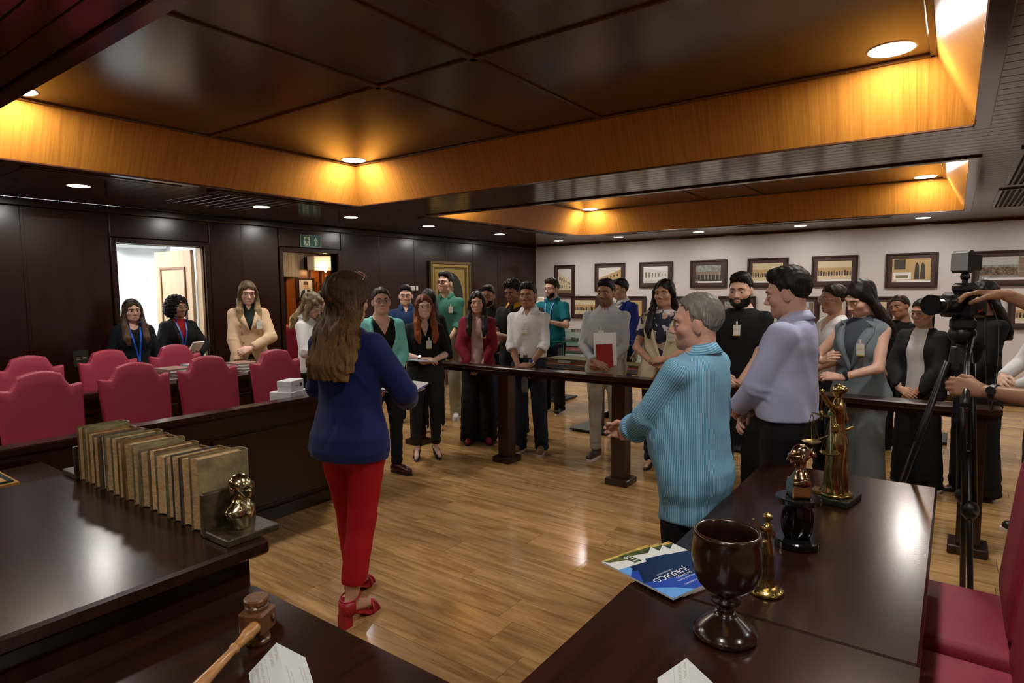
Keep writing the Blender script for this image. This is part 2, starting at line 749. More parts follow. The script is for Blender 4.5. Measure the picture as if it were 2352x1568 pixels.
# ---- lower ceiling with two coffers
COF = [(0.98, 4.27, -0.04, 5.06), (5.38, 8.92, -0.03, 5.06), (-3.42, -0.13, -0.04, 5.06)]
ceil = MB().box((XB, YR, ZU + 0.12), (XW, YW, ZU + 0.2)).build('ceiling', mat('ceiling_slab', (0.02, 0.01, 0.006), 0.6))
tag(ceil, kind='structure')
CBW = 0.104
x = XB
shared = {}
while x < XW - 0.005:
    x1 = min(x + CBW, XW)
    segs = [(YR, YW)]
    for (cx0, cx1, cy0, cy1) in COF:
        if x1 > cx0 - 0.02 and x < cx1 + 0.02:
            segs = [(YR, cy0 - 0.03), (cy1 + 0.03, YW)]
    for (a, b) in segs:
        key = (round(x1 - x, 3), round(b - a, 3))
        if key not in shared:
            w, L = (x1 - x) / 2 - 0.002, (b - a) / 2
            shared[key] = new_mesh('ceiling_board', *MB().box((-w, -L, 0), (w, L, 0.016), bev=0.0025).arr())
            shared[key].materials.append(m_board)
        link('ceiling_board', shared[key], ceil, loc=((x + x1) / 2, (a + b) / 2, ZC))
    x = x1
bk = MB()
xs_ = sorted((c[0], c[1]) for c in COF)
gx = [XB] + [v for c in xs_ for v in c] + [XW]
for k in range(0, len(gx), 2):
    bk.box((gx[k] + (0.02 if k else 0), YR, ZC + 0.014), (gx[k + 1] - (0.02 if k + 2 < len(gx) else 0), YW, ZC + 0.03))
for c in COF:
    bk.box((c[0] + 0.02, YR, ZC + 0.014), (c[1] - 0.02, c[2] - 0.02, ZC + 0.03)).box((c[0] + 0.02, c[3] + 0.02, ZC + 0.014), (c[1] - 0.02, YW, ZC + 0.03))
bk.build('ceiling_backing', m_black, ceil)
INS = 0.18
for ci, (x0, x1, y0, y1) in enumerate(COF):
    X0, X1, Y0, Y1 = x0 + INS, x1 - INS, y0 + INS, y1 - INS
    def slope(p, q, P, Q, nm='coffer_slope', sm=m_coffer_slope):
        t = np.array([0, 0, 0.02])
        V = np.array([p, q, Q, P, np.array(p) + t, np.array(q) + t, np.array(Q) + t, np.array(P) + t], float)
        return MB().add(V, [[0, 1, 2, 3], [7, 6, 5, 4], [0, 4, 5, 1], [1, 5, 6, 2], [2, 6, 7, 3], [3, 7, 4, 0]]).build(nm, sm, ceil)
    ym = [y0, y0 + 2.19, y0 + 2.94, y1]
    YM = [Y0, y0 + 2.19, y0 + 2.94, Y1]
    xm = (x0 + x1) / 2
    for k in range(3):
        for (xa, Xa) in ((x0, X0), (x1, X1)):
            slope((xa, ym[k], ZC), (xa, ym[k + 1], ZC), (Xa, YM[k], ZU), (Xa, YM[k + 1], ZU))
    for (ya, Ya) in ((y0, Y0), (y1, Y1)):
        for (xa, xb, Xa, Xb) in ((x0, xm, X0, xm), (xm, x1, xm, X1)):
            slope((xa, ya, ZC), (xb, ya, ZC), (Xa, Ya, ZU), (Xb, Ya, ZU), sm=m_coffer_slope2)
    # veneer panels of the coffer top with raised mouldings between them
    for (xa, xb) in ((X0, xm), (xm, X1)):
        for k in range(3):
            MB().box((xa + 0.012, YM[k] + 0.012, ZU), (xb - 0.012, YM[k + 1] - 0.012, ZU + 0.012), bev=0.004).build('coffer_panel', m_coffer_top, ceil)
    tr = m_panel_dark
    for yy in YM[1:3]:
        MB().box((X0, yy - 0.022, ZU - 0.014), (X1, yy + 0.022, ZU + 0.01), bev=0.006).build('coffer_moulding', m_coffer_top, ceil)
    MB().box((xm - 0.022, Y0, ZU - 0.014), (xm + 0.022, Y1, ZU + 0.01), bev=0.006).build('coffer_moulding', m_coffer_top, ceil)
    for (lo, hi) in (((X0 - 0.01, Y0 - 0.01, ZU - 0.012), (X1 + 0.01, Y0 + 0.03, ZU + 0.01)), ((X0 - 0.01, Y1 - 0.03, ZU - 0.012), (X1 + 0.01, Y1 + 0.01, ZU + 0.01)),
                     ((X0 - 0.01, Y0, ZU - 0.012), (X0 + 0.03, Y1, ZU + 0.01)), ((X1 - 0.03, Y0, ZU - 0.012), (X1 + 0.01, Y1, ZU + 0.01))):
        MB().box(lo, hi, bev=0.006).build('coffer_moulding', m_coffer_top, ceil)
    # rim round the opening
    for (lo, hi) in (((x0 - 0.075, y0 - 0.075, ZC - 0.014), (x1 + 0.075, y0, ZC + 0.01)), ((x0 - 0.075, y1, ZC - 0.014), (x1 + 0.075, y1 + 0.075, ZC + 0.01)),
                     ((x0 - 0.075, y0, ZC - 0.014), (x0, y1, ZC + 0.01)), ((x1, y0, ZC - 0.014), (x1 + 0.075, y1, ZC + 0.01))):
        MB().box(lo, hi, bev=0.005).build('coffer_rim', m_board, ceil)

# ---- dark panelled wall with two doorways
D1 = (2.722, 3.635)       # open door to the white room
D2 = (4.64, 5.50)         # doorway to the wood-lined room
DZ = 2.13
wl = MB()
for (a, b, z0, z1) in ((XB, D1[0], 0, ZC), (D1[1], D2[0], 0, ZC), (D2[1], XW, 0, ZC), (D1[0], D1[1], DZ, ZC), (D2[0], D2[1], DZ, ZC)):
    wl.box((a, YW + 0.012, z0), (b, YW + 0.14, z1))
wall_left = wl.build('wall_left', m_panel_dark)
tag(wall_left, kind='structure')
edges = [XB, -3.4, -2.5, -1.6, -0.72, 0.16, 1.04, 1.95, D1[0] - 0.055, D1[1] + 0.055, 4.10, D2[0] - 0.055, D2[1] + 0.055, 6.27, 7.0, 7.73, 8.46, 9.19, 9.95, XW]
for a, b in zip(edges[:-1], edges[1:]):
    if abs(a - (D1[0] - 0.055)) < 0.01 or abs(a - (D2[0] - 0.055)) < 0.01:
        MB().box((a + 0.006, YW - 0.006, DZ + 0.06), (b - 0.006, YW + 0.02, ZC - 0.075), bev=0.006).build('wall_panel', m_panel, wall_left)
    else:
        MB().box((a + 0.008, YW - 0.006, 0.1), (b - 0.008, YW + 0.02, ZC - 0.075), bev=0.006).build('wall_panel', m_panel, wall_left)
for e in edges[1:-1]:
    if D1[0] - 0.1 < e < D1[1] + 0.1 or D2[0] - 0.1 < e < D2[1] + 0.1:
        continue
    MB().box((e - 0.016, YW - 0.012, 0.1), (e + 0.016, YW + 0.02, ZC - 0.075), bev=0.005).build('wall_batten', m_panel, wall_left)
tag(MB().box((XB, YW - 0.03, ZC - 0.075), (XW - 0.02, YW + 0.02, ZC - 0.001), bev=0.01).build('trim_1', m_panel), kind='structure')
for k, (a, b) in enumerate(((XB, D1[0] - 0.055), (D1[1] + 0.055, D2[0] - 0.055), (D2[1] + 0.055, XW))):
    tag(MB().box((a, YW - 0.02, 0), (b, YW + 0.02, 0.1), bev=0.006).build('baseboard_left' if k == 0 else 'baseboard_left', m_panel), kind='structure')
# door frames
for n, D in ((1, D1), (2, D2)):
    fr = tag(link('door_%d' % n, None), kind='structure')
    MB().box((D[0] - 0.055, YW - 0.025, 0), (D[0], YW + 0.15, DZ + 0.055), bev=0.006).build('jamb', m_panel, fr)
    MB().box((D[1], YW - 0.025, 0), (D[1] + 0.055, YW + 0.15, DZ + 0.055), bev=0.006).build('jamb', m_panel, fr)
    MB().box((D[0], YW - 0.025, DZ), (D[1], YW + 0.15, DZ + 0.055), bev=0.006).build('lintel', m_panel, fr)
    if n == 1:
        MB().box((D[1] - 0.028, YW + 0.03, 0), (D[1] - 0.001, YW + 0.15, DZ - 0.001), bev=0.003).build('jamb_lining', wood('pale_door_veneer', (0.36, 0.235, 0.13), (0.46, 0.32, 0.19), 'Z', 0.4, 1, 0.02), fr)
        # light veneered leaf swung back into the bright room, hinged on the right jamb
        lf = link('door_leaf', None, fr, loc=(D[1] - 0.055, YW + 0.17, 0), rot=(0, 0, math.radians(91)))
        m_leaf = wood('pale_door_veneer', (0.36, 0.235, 0.13), (0.46, 0.32, 0.19), 'Z', 0.4, 1, 0.02)
        MB().box((0, -0.02, 0.01), (0.86, 0.02, 2.11), bev=0.004).build('leaf', m_leaf, lf)
        m_bead = wood('door_bead', (0.16, 0.06, 0.02), (0.22, 0.09, 0.03), 'Z', 0.35)
        for yy in (0.02, -0.034):
            for (lo, hi) in (((0.13, yy, 0.25), (0.16, yy + 0.014, 1.92)), ((0.70, yy, 0.25), (0.73, yy + 0.014, 1.92)), ((0.13, yy, 0.25), (0.73, yy + 0.014, 0.28)), ((0.13, yy, 1.89), (0.73, yy + 0.014, 1.92))):
                MB().box(lo, hi, bev=0.004).build('moulding', m_bead, lf)
        mbh = MB().cyl((0.80, -0.06, 1.02), (0.80, 0.06, 1.02), 0.01).cyl((0.80, -0.055, 1.02), (0.70, -0.055, 1.02), 0.008).cyl((0.80, 0.055, 1.02), (0.70, 0.055, 1.02), 0.008)
        mbh.build('handle', mat('door_steel', (0.5, 0.48, 0.45), 0.3, metal=1), lf)

# bright white room behind door 1
m_bright = mat('bright_room_paint', (0.83, 0.85, 0.84), 0.8)
rb = MB()
X0, X1, Y0, Y1 = 1.2, 5.0, YW + 0.14, YW + 1.75
tag(MB().box((X0, Y1, 0), (4.0, Y1 + 0.1, 2.7)).build('wall_annex_back', m_bright), kind='structure')
tag(MB().box((X0 - 0.1, Y0, 0), (X0, Y1, 2.7)).build('wall_annex_left', m_bright), kind='structure')
tag(MB().box((4.0, Y0, 0), (4.1, Y1, 2.7)).build('wall_annex_right', m_bright), kind='structure')
tag(MB().box((X0, Y0, 2.62), (4.0, Y1, 2.7)).build('ceiling_annex', m_bright), kind='structure')
tag(MB().box((X0, YW - 0.02, -0.05), (4.0, Y1, -0.001)).build('floor_annex', mat('annex_tiles', (0.6, 0.6, 0.58), 0.4)), kind='structure')
m_panelglow = mat('annex_lamp_glow', (1, 1, 1), 0.5, emis=(0.92, 0.97, 1.0), estr=18)
al = thing('ceiling_panel_light', 'square bright ceiling panel of the white room', 'ceiling light', (2.5, YW + 0.95, 2.62))
MB().box((-0.6, -0.3, -0.02), (0.6, 0.3, -0.001)).build('diffuser', m_panelglow, al)
MB().box((-0.62, -0.32, -0.015), (-0.6, 0.32, 0)).box((0.6, -0.32, -0.015), (0.62, 0.32, 0)).box((-0.62, -0.32, -0.015), (0.62, -0.3, 0)).box((-0.62, 0.3, -0.015), (0.62, 0.32, 0)).build('frame', m_bright, al)
# wood lined room behind door 2
m_orange = wood('orange_panel', (0.15, 0.032, 0.006), (0.27, 0.075, 0.014), 'Z', 0.35, 1.2, 0.02)
m_or_dark = mat('dark_inner_wood', (0.03, 0.012, 0.008), 0.4)
Z2 = YW + 2.2
wb = tag(MB().box((4.2, Z2, 0), (8.6, Z2 + 0.1, 2.7)).build('wall_parlour_back', m_or_dark), kind='structure')
for k in range(18):
    MB().box((4.22 + k * 0.24, Z2 - 0.03, 0.0), (4.40 + k * 0.24, Z2, 2.0), bev=0.008).build('wall_panel', m_orange, wb)
tag(MB().box((4.1, YW + 0.14, 0), (4.2, Z2, 2.7)).build('wall_parlour_left', m_orange), kind='structure')
tag(MB().box((8.6, YW + 0.14, 0), (8.7, Z2, 2.7)).build('wall_parlour_right', m_orange), kind='structure')
tag(MB().box((4.1, YW + 0.14, 2.45), (8.7, Z2, 2.5)).build('ceiling_parlour', m_or_dark), kind='structure')
tag(MB().box((4.1, YW - 0.02, -0.05), (8.7, Z2, -0.001)).build('floor_parlour', m_floor), kind='structure')

# ---- white wall, remaining walls
tag(MB().box((XW, YR, 0), (XW + 0.1, YW + 0.14, ZC)).build('wall_front', m_white), kind='structure')
tag(MB().box((XW - 0.012, YR, ZC - 0.03), (XW, YW - 0.03, ZC), bev=0.003).build('trim_2', m_board), kind='structure')
tag(MB().box((XW - 0.015, YR, 0), (XW, YW - 0.02, 0.09)).build('baseboard_front', m_panel), kind='structure')
tag(MB().box((XB, YR - 0.1, 0), (XW, YR, ZC)).build('wall_right', m_white), kind='structure')
wbk = tag(MB().box((XB - 0.1, YR, 0), (XB, YW, ZC)).build('wall_back', m_panel_dark), kind='structure')
for k in range(14):
    y = YR + 0.02 + k * 0.755
    MB().box((XB, y, 0.1), (XB + 0.02, y + 0.74, ZC - 0.06), bev=0.006).build('wall_panel', m_panel, wbk)

# ---- recessed round lamps
m_lampglow = mat('lamp_glow', (1, 1, 1), 0.5, emis=(1.0, 0.95, 0.88), estr=LAMP_STRENGTH)
m_coffglow = mat('coffer_lamp_glow', (1, 1, 1), 0.5, emis=(1.0, 0.95, 0.88), estr=COFFER_LAMP_STRENGTH)
m_ring = mat('lamp_ring', (0.75, 0.74, 0.72), 0.35)


def disc_lamp(loc, r, m, label, group):
    o = thing('ceiling_lamp', label, 'ceiling light', loc, 0, group)
    n = 32
    prof = [(r, 0.004), (r, -0.001), (r + 0.004, -0.004), (r + 0.012, -0.003), (r + 0.016, 0.001)]
    MB().lathe(prof[1:], n=n).build('rim', m_ring, o, smooth=True)
    MB().cyl((0, 0, -0.003), (0, 0, -0.0005), r, n=n).build('diffuser', m, o)
    return o


LOW = [(2.04, 5.88, 'small round lamp in dark ceiling left of the doors, leftmost'), (3.69, 5.90, 'small round lamp in dark ceiling before the bright doorway'),
       (4.88, 5.93, 'small round lamp in dark ceiling before the exit sign'), (6.24, 5.95, 'small round lamp in dark ceiling right of the exit sign'),
       (7.87, 5.95, 'small round lamp in dark ceiling near the oval portrait'), (9.6, 5.92, 'small round lamp at the corner of panelled and white wall'),
       (9.64, 4.73, 'small round lamp above the leftmost pictures of white wall'), (9.66, 3.35, 'small round lamp above the middle pictures of white wall'),
       (9.66, 1.86, 'small round lamp before the white wall, above the lavender shirt man'), (9.64, 0.39, 'small round lamp before the white wall, rightmost seen')]
for (x, y, lb) in LOW:
    disc_lamp((x, y, ZC), 0.075, m_lampglow, lb, 'recessed ceiling lamps')
for (x, y) in ((9.64, -1.2), (0.2, 5.9), (-1.6, 5.9), (-2.6, -1.2), (1.0, -1.7), (3.4, -1.7), (6.0, -1.7), (8.0, -1.7)):
    where = ('beyond the right edge' if y < 0 else 'left of the picture' if y > 5 else 'behind the camera')
    far_ = ('closest', 'second', 'third', 'fourth', 'fifth', 'sixth', 'seventh')[min(6, int(abs(x) / 1.7))]
    disc_lamp((x, y, ZC), 0.075, m_lampglow, 'small round recessed lamp %s, %s one, %s' % (where, far_, 'rear side' if x < -1 else 'front side'), 'recessed ceiling lamps')
for (x0, x1, y0, y1), nm in zip(COF, ('near', 'far', 'rear')):
    for (x, y, w) in ((x0 + 0.35, y1 - 0.36, 'left near'), (x1 - 0.35, y1 - 0.36, 'left far'), (x1 - 0.40, y0 + 0.37, 'right far'), (x0 + 0.40, y0 + 0.37, 'right near')):
        disc_lamp((x, y, ZU), 0.105, m_coffglow, 'large round lamp in the %s corner of the %s coffer' % (w, nm), 'coffer lamps')

# slot vents in the ceiling
m_vent = mat('vent_metal', (0.03, 0.025, 0.022), 0.4)
def slot_vent(a, b, w, label):
    o = thing('air_vent', label, 'air vent', ((a[0] + b[0]) / 2, (a[1] + b[1]) / 2, ZC), math.atan2(b[1] - a[1], b[0] - a[0]), 'ceiling air slots')
    L = math.dist(a, b) / 2
    MB().box((-L, -w, -0.012), (L, -w + 0.02, 0.0), bev=0.003).box((-L, w - 0.02, -0.012), (L, w, 0.0), bev=0.003).box((-L, -w, -0.012), (-L + 0.02, w, 0)).box((L - 0.02, -w, -0.012), (L, w, 0)).build('frame', m_board, o)
    for k in (-0.33, 0.33):
        MB().box((-L + 0.02, k * w - 0.006, -0.009), (L - 0.02, k * w + 0.006, -0.001)).build('slat', m_vent, o)
    MB().box((-L, -w, -0.0015), (L, w, -0.0005)).build('dark_slot', m_black, o)
slot_vent((1.5, 5.27), (2.55, 5.27), 0.06, 'slim dark air slot beside the near coffer, left one')
slot_vent((2.82, 5.27), (4.3, 5.27), 0.06, 'slim dark air slot beside the near coffer, right one')
slot_vent((5.4, 5.27), (6.9, 5.27), 0.06, 'slim dark air slot left of the far coffer, nearer one')
slot_vent((7.2, 5.27), (8.7, 5.27), 0.06, 'slim dark air slot left of the far coffer, farther one')
slot_vent((9.14, 4.7), (9.14, 3.2), 0.06, 'slim dark air slot behind the far coffer, left one')
slot_vent((9.14, 2.6), (9.14, 0.7), 0.06, 'slim dark air slot behind the far coffer, right one')
def grille(x0, x1, y0, y1, label):
    o = thing('ceiling_grille', label, 'air vent', ((x0 + x1) / 2, (y0 + y1) / 2, ZC), 0, 'ceiling grilles')
    a, b = (x1 - x0) / 2, (y1 - y0) / 2
    MB().box((-a, -b, -0.012), (a, -b + 0.025, 0)).box((-a, b - 0.025, -0.012), (a, b, 0)).box((-a, -b, -0.012), (-a + 0.025, b, 0)).box((a - 0.025, -b, -0.012), (a, b, 0)).build('frame', m_board, o)
    MB().box((-a, -b, -0.0015), (a, b, -0.0005)).build('dark_opening', m_black, o)
    n = max(4, int(b * 2 / 0.045))
    for k in range(n):
        y = -b + 0.03 + (k + 0.5) * (2 * b - 0.06) / n
        MB().box((-a + 0.02, y - 0.008, -0.012), (a - 0.02, y + 0.008, -0.003)).build('slat', mat('grille_slat', (0.10, 0.09, 0.085), 0.4), o)
grille(5.15, 6.95, -0.72, -0.30, 'large slatted ceiling grille at the right edge, nearer')
grille(7.25, 8.85, -0.72, -0.28, 'large slatted ceiling grille at the right edge, farther')

# ------------------------------------------------------------------ furniture
class Print:
    """flat printed picture: coloured polygons on one thin sheet; u right, v up as the viewer sees it"""

    def __init__(s, O, U, V, N):
        s.O, s.U, s.V, s.N = [np.array(a, float) for a in (O, U, V, N)]
        s.v, s.f, s.m, s.mats = [], [], [], []

    def add(s, poly, m, layer=1):
        if m not in s.mats:
            s.mats.append(m)
        n = len(s.v)
        for (u, v) in poly:
            s.v.append(s.O + s.U * u + s.V * v + s.N * (layer * 0.00012))
        s.f.append(list(range(n, n + len(poly))))
        s.m.append(s.mats.index(m))
        return s

    def rect(s, u0, v0, u1, v1, m, layer=1):
        return s.add([(u0, v0), (u1, v0), (u1, v1), (u0, v1)], m, layer)

    def text(s, body, u, v, size, m, layer=3, align='LEFT', rot=0.0):
        t = text_mesh(body, size, align=align)
        if m not in s.mats:
            s.mats.append(m)
        n = len(s.v)
        c, si = math.cos(rot), math.sin(rot)
        for q in t.vertices:
            x, y = q.co[0], q.co[1]
            s.v.append(s.O + s.U * (u + x * c - y * si) + s.V * (v + x * si + y * c) + s.N * (layer * 0.00012))
        for p in t.polygons:
            s.f.append([n + i for i in p.vertices])
            s.m.append(s.mats.index(m))
        bpy.data.meshes.remove(t)
        return s

    def build(s, name, parent=None):
        me = new_mesh(name, np.array(s.v), s.f)
        for m in s.mats:
            me.materials.append(m)
        me.polygons.foreach_set('material_index', np.array(s.m, np.int32))
        return link(name, me, parent)


def ink(name, c, rough=0.5, **k):
    return mat('ink_' + name, c, rough, **k)


# ---- the main L-shaped desk, the raised book desk, the statue desk
def slab_desk(name, label, x0, x1, y0, y1, z, mt, inset=0.045, th=0.045, foot=0.08):
    o = thing(name, label, 'desk', ((x0 + x1) / 2, (y0 + y1) / 2, 0))
    cx, cy = (x0 + x1) / 2, (y0 + y1) / 2
    a, b = (x1 - x0) / 2, (y1 - y0) / 2
    MB().box((-a, -b, z - th), (a, b, z), bev=0.008).build('desk_top', mt, o)
    MB().box((-a + inset, -b + inset, foot), (a - inset, b - inset, z - th)).build('carcass', m_panel, o)
    MB().box((-a + inset - 0.012, -b + inset - 0.012, 0), (a - inset + 0.012, b - inset + 0.012, foot), bev=0.006).build('plinth', m_panel, o)
    return o


md = thing('judge_desk', 'dark polished L-shaped desk in the foreground carrying the gavel and goblet', 'desk', (0.6, 0.8, 0))
L = [(0.26, 0.03), (1.615, 0.03), (1.615, 0.745), (0.955, 0.745), (0.955, 1.655), (0.26, 1.655)]
Li = [(0.30, 0.075), (1.57, 0.075), (1.57, 0.70), (0.915, 0.70), (0.915, 1.62), (0.30, 1.62)]
sh = lambda P: [(p[0] - 0.6, p[1] - 0.8) for p in P]
MB().prism(sh(L), 0.705, 0.75).build('desk_top', m_desk, md)
MB().prism(sh(Li), 0.0, 0.705).build('carcass', m_panel, md)
slab_desk('raised_desk', 'raised dark desk section carrying the row of old books', 0.28, 1.02, 1.66, 2.97, 0.87, m_deskY)
slab_desk('side_desk', 'low glossy dark desk behind the raised book desk, at the left edge', 0.28, 1.075, 2.975, 3.80, 0.75, m_desk)
sd = thing('statue_desk', 'glossy dark desk carrying the justice statue and bust', 'desk', (2.391, 0.3875, 0))
MB().box((-0.769, -0.3575, 0.715), (0.769, 0.3575, 0.75), bev=0.007).build('desk_top', m_desk, sd)
MB().box((-0.74, 0.29, 0.0), (0.74, 0.325, 0.715)).build('front_board', m_panel, sd)
for _x in (-0.74, 0.70):
    MB().box((_x, -0.30, 0.0), (_x + 0.04, 0.29, 0.715), bev=0.004).build('side_board', m_panel, sd)


def bench(x0, x1, y, label):
    o = thing('counsel_bench', label, 'bench', ((x0 + x1) / 2, y, 0))
    a = (x1 - x0) / 2
    MB().box((-a, -0.02, 0.795), (a, 0.11, 0.84), bev=0.008).build('ledge', m_desk, o)
    MB().box((-a + 0.02, 0.03, 0.1), (a - 0.02, 0.06, 0.8)).build('front_board', m_panel, o)
    MB().box((-a + 0.02, 0.012, 0.67), (a - 0.02, 0.045, 0.797), bev=0.006).build('frieze', m_panel, o)
    n = 4
    w = (2 * a - 0.04) / n
    for k in range(n):
        MB().box((-a + 0.02 + k * w + 0.01, 0.018, 0.12), (-a + 0.02 + (k + 1) * w - 0.01, 0.04, 0.66), bev=0.006).build('front_panel', m_panel, o)
    MB().box((-a + 0.01, 0.004, 0), (a - 0.01, 0.06, 0.1), bev=0.008).build('plinth', m_panel, o)
    MB().box((-a, 0.11, 0.72), (a, 0.52, 0.755), bev=0.005).build('writing_top', m_desk, o)
    for s in (-a, a - 0.04):
        MB().box((s, 0.03, 0), (s + 0.04, 0.5, 0.72), bev=0.004).build('side_board', m_panel, o)
    return o


bench(-0.9, 2.96, 3.85, 'long dark panelled bench right in front of the nearer row of red chairs')
bench(-0.9, 3.62, 5.45, 'long dark panelled bench behind, piled with stacks of books')

# ---- red upholstered chairs
m_red = mat('red_leather', (0.29, 0.024, 0.052), 0.5, spec=0.4, bump=0.12, bscale=220, var=0.06, vscale=5)
m_wood_leg = mat('chair_wood', (0.02, 0.007, 0.004), 0.25)
m_stud = mat('stud_brass', (0.45, 0.32, 0.15), 0.3, metal=1)
_ch = {}


def chair_meshes():
    if _ch:
        return
    F = Fld((-0.25, -0.06, 0.5), (0.25, 0.06, 1.13), 0.011)

    def ztop(x):
        x = np.abs(x)
        return np.where(x < 0.125, 1.105 - 0.028 * (x / 0.125) ** 2,
                        np.where(x < 0.165, 1.077 - 0.085 * np.clip((x - 0.125) / 0.04, 0, 1) ** 0.75, 0.992 + 0.012 * np.clip((x - 0.165) / 0.06, 0, 1)))

    def fn(X, Y, Z):
        hw = 0.222 + 0.018 * np.clip((Z - 0.5) / 0.5, 0, 1)
        d = np.maximum(np.abs(X) - hw, np.maximum(Z - ztop(X), 0.52 - Z))
        puff = 0.026 + 0.016 * np.clip(-d / 0.07, 0, 1) ** 0.5
        e = np.abs(Y) - puff
        q = np.sqrt(np.maximum(d + 0.012, 0) ** 2 + np.maximum(e + 0.012, 0) ** 2) - 0.012
        return np.minimum(np.maximum(d, e), q) if False else np.maximum(np.maximum(d, e), q)
    F.add((fn, np.array([-0.25, -0.06, 0.5]), np.array([0.25, 0.06, 1.12])))
    V, Q = F.mesh()
    # slight recline
    V[:, 1] += (V[:, 2] - 0.5) * 0.10
    _ch['back'] = new_mesh('backrest', V, Q, True)
    F = Fld((-0.26, -0.5, 0.36), (0.26, 0.03, 0.5), 0.012)
    F.add(sbox((0, -0.23, 0.435), (0.245, 0.245, 0.052), 0.03))
    F.ripple(lambda x, y, z: (-0.012 * np.exp(-((x / 0.16) ** 2 + ((y + 0.23) / 0.16) ** 2)) * (z > 0.45)).astype(np.float32), 0.05)
    V, Q = F.mesh()
    _ch['seat'] = new_mesh('seat', V, Q, True)
    mb = MB()
    for x in np.linspace(-0.225, 0.225, 15):
        mb.sphere((x, -0.478, 0.405), 0.006, 6, 4)
    for y in np.linspace(-0.46, -0.02, 14):
        for s in (-0.247, 0.247):
            mb.sphere((s, y, 0.405), 0.006, 6, 4)
    t = np.linspace(-0.235, 0.235, 25)
    for x in t:
        z = float(ztop(np.array(x)))
        mb.sphere((x, -0.012 + (z - 0.5) * 0.1, z + 0.001), 0.0028, 6, 4)
    _ch['studs'] = new_mesh('studs', *mb.arr(), True)
    mb = MB().box((-0.24, -0.465, 0.335), (0.24, -0.0, 0.392), bev=0.006)
    _ch['seat_rail'] = new_mesh('seat_rail', *mb.arr())
    mb = MB()
    for s in (-1, 1):
        mb.box((s * 0.2 - 0.018, 0.035, 0.39), (s * 0.2 + 0.018, 0.065, 0.9), R=rotm('X', -0.1), c=(0, -0.02, 0.04), bev=0.006)
    mb.box((-0.23, 0.03, 0.5), (0.23, 0.055, 0.56), bev=0.004)
    _ch['back_frame'] = new_mesh('back_frame', *mb.arr())
    _ch['leg'] = new_mesh('leg', *MB().lathe([(0.016, 0), (0.02, 0.02), (0.015, 0.06), (0.024, 0.2), (0.02, 0.26), (0.028, 0.3), (0.026, 0.345)], n=12).arr(), True)
    for k in ('back', 'seat'):
        _ch[k].materials.append(m_red)
    _ch['studs'].materials.append(m_stud)
    for k in ('seat_rail', 'back_frame', 'leg'):
        _ch[k].materials.append(m_wood_leg)


def red_chair(x, y, rz, label, group):
    """faces local -y"""
    chair_meshes()
    o = thing('upholstered_chair', label, 'chair', (x, y, 0), rz, group)
    link('backrest', _ch['back'], o)
    s = link('seat', _ch['seat'], o)
    tag(link('studs', _ch['studs'], o), kind='stuff')
    link('seat_rail', _ch['seat_rail'], o)
    link('back_frame', _ch['back_frame'], o)
    for (a, b) in ((-0.21, -0.43), (0.21, -0.43), (-0.21, 0.0), (0.21, 0.0)):
        link('leg', _ch['leg'], o, loc=(a, b, 0))
    return o


for x, lb in ((1.40, 'red padded chair nearest the left edge, front row'), (1.98, 'red padded chair second from the left, front row behind the books'),
              (2.53, 'red padded chair third from the left, front row'), (3.14, 'red padded chair behind the two white boxes')):
    red_chair(x, 4.86, 0.0, lb, 'red chairs at the nearer bench')
for x, lb in ((1.72, 'red padded chair in the rear row at the left edge'), (2.31, 'red padded chair in the rear row before the lanyard woman'),
              (2.90, 'red padded chair in the rear row before the curly haired woman')):
    red_chair(x, 6.2, 0.0, lb, 'red chairs at the rear bench')
red_chair(2.56, -0.20, math.pi, 'red padded chair tucked under the statue desk at the right edge', 'red chairs at the statue desk')
red_chair(2.00, -0.20, math.pi, 'red padded chair cut off at the bottom right corner', 'red chairs at the statue desk')

# ---- barrier rail
rl = thing('barrier_rail', 'dark wooden barrier rail on square posts before the standing group', 'railing', (4.55, 2.1, 0))
MB().box((-0.075, -2.35, 0.86), (0.075, 2.55, 0.9), bev=0.008).build('handrail', m_deskY, rl)
MB().box((-0.04, -2.33, 0.825), (0.04, 2.53, 0.862)).build('under_rail', m_panel, rl)
for y in (4.55, 3.38, 2.2, 1.02, -0.12):
    MB().box((-0.06, y - 2.1 - 0.06, 0.04), (0.06, y - 2.1 + 0.06, 0.83), bev=0.004).build('post', m_panel, rl)
    MB().box((-0.1, y - 2.1 - 0.1, 0), (0.1, y - 2.1 + 0.1, 0.055), bev=0.006).build('post_base', m_panel, rl)

# ---- display tables with glass cases
m_steel = mat('brushed_steel', (0.34, 0.34, 0.35), 0.35, metal=0.9)
m_blk = mat('black_metal', (0.012, 0.012, 0.013), 0.4)
m_redcloth = mat('red_cloth', (0.5, 0.02, 0.02), 0.8)
m_tan = mat('kraft_folder', (0.30, 0.18, 0.085), 0.7, var=0.15, vscale=20)
m_paper = mat('paper_white', (0.7, 0.69, 0.66), 0.6)


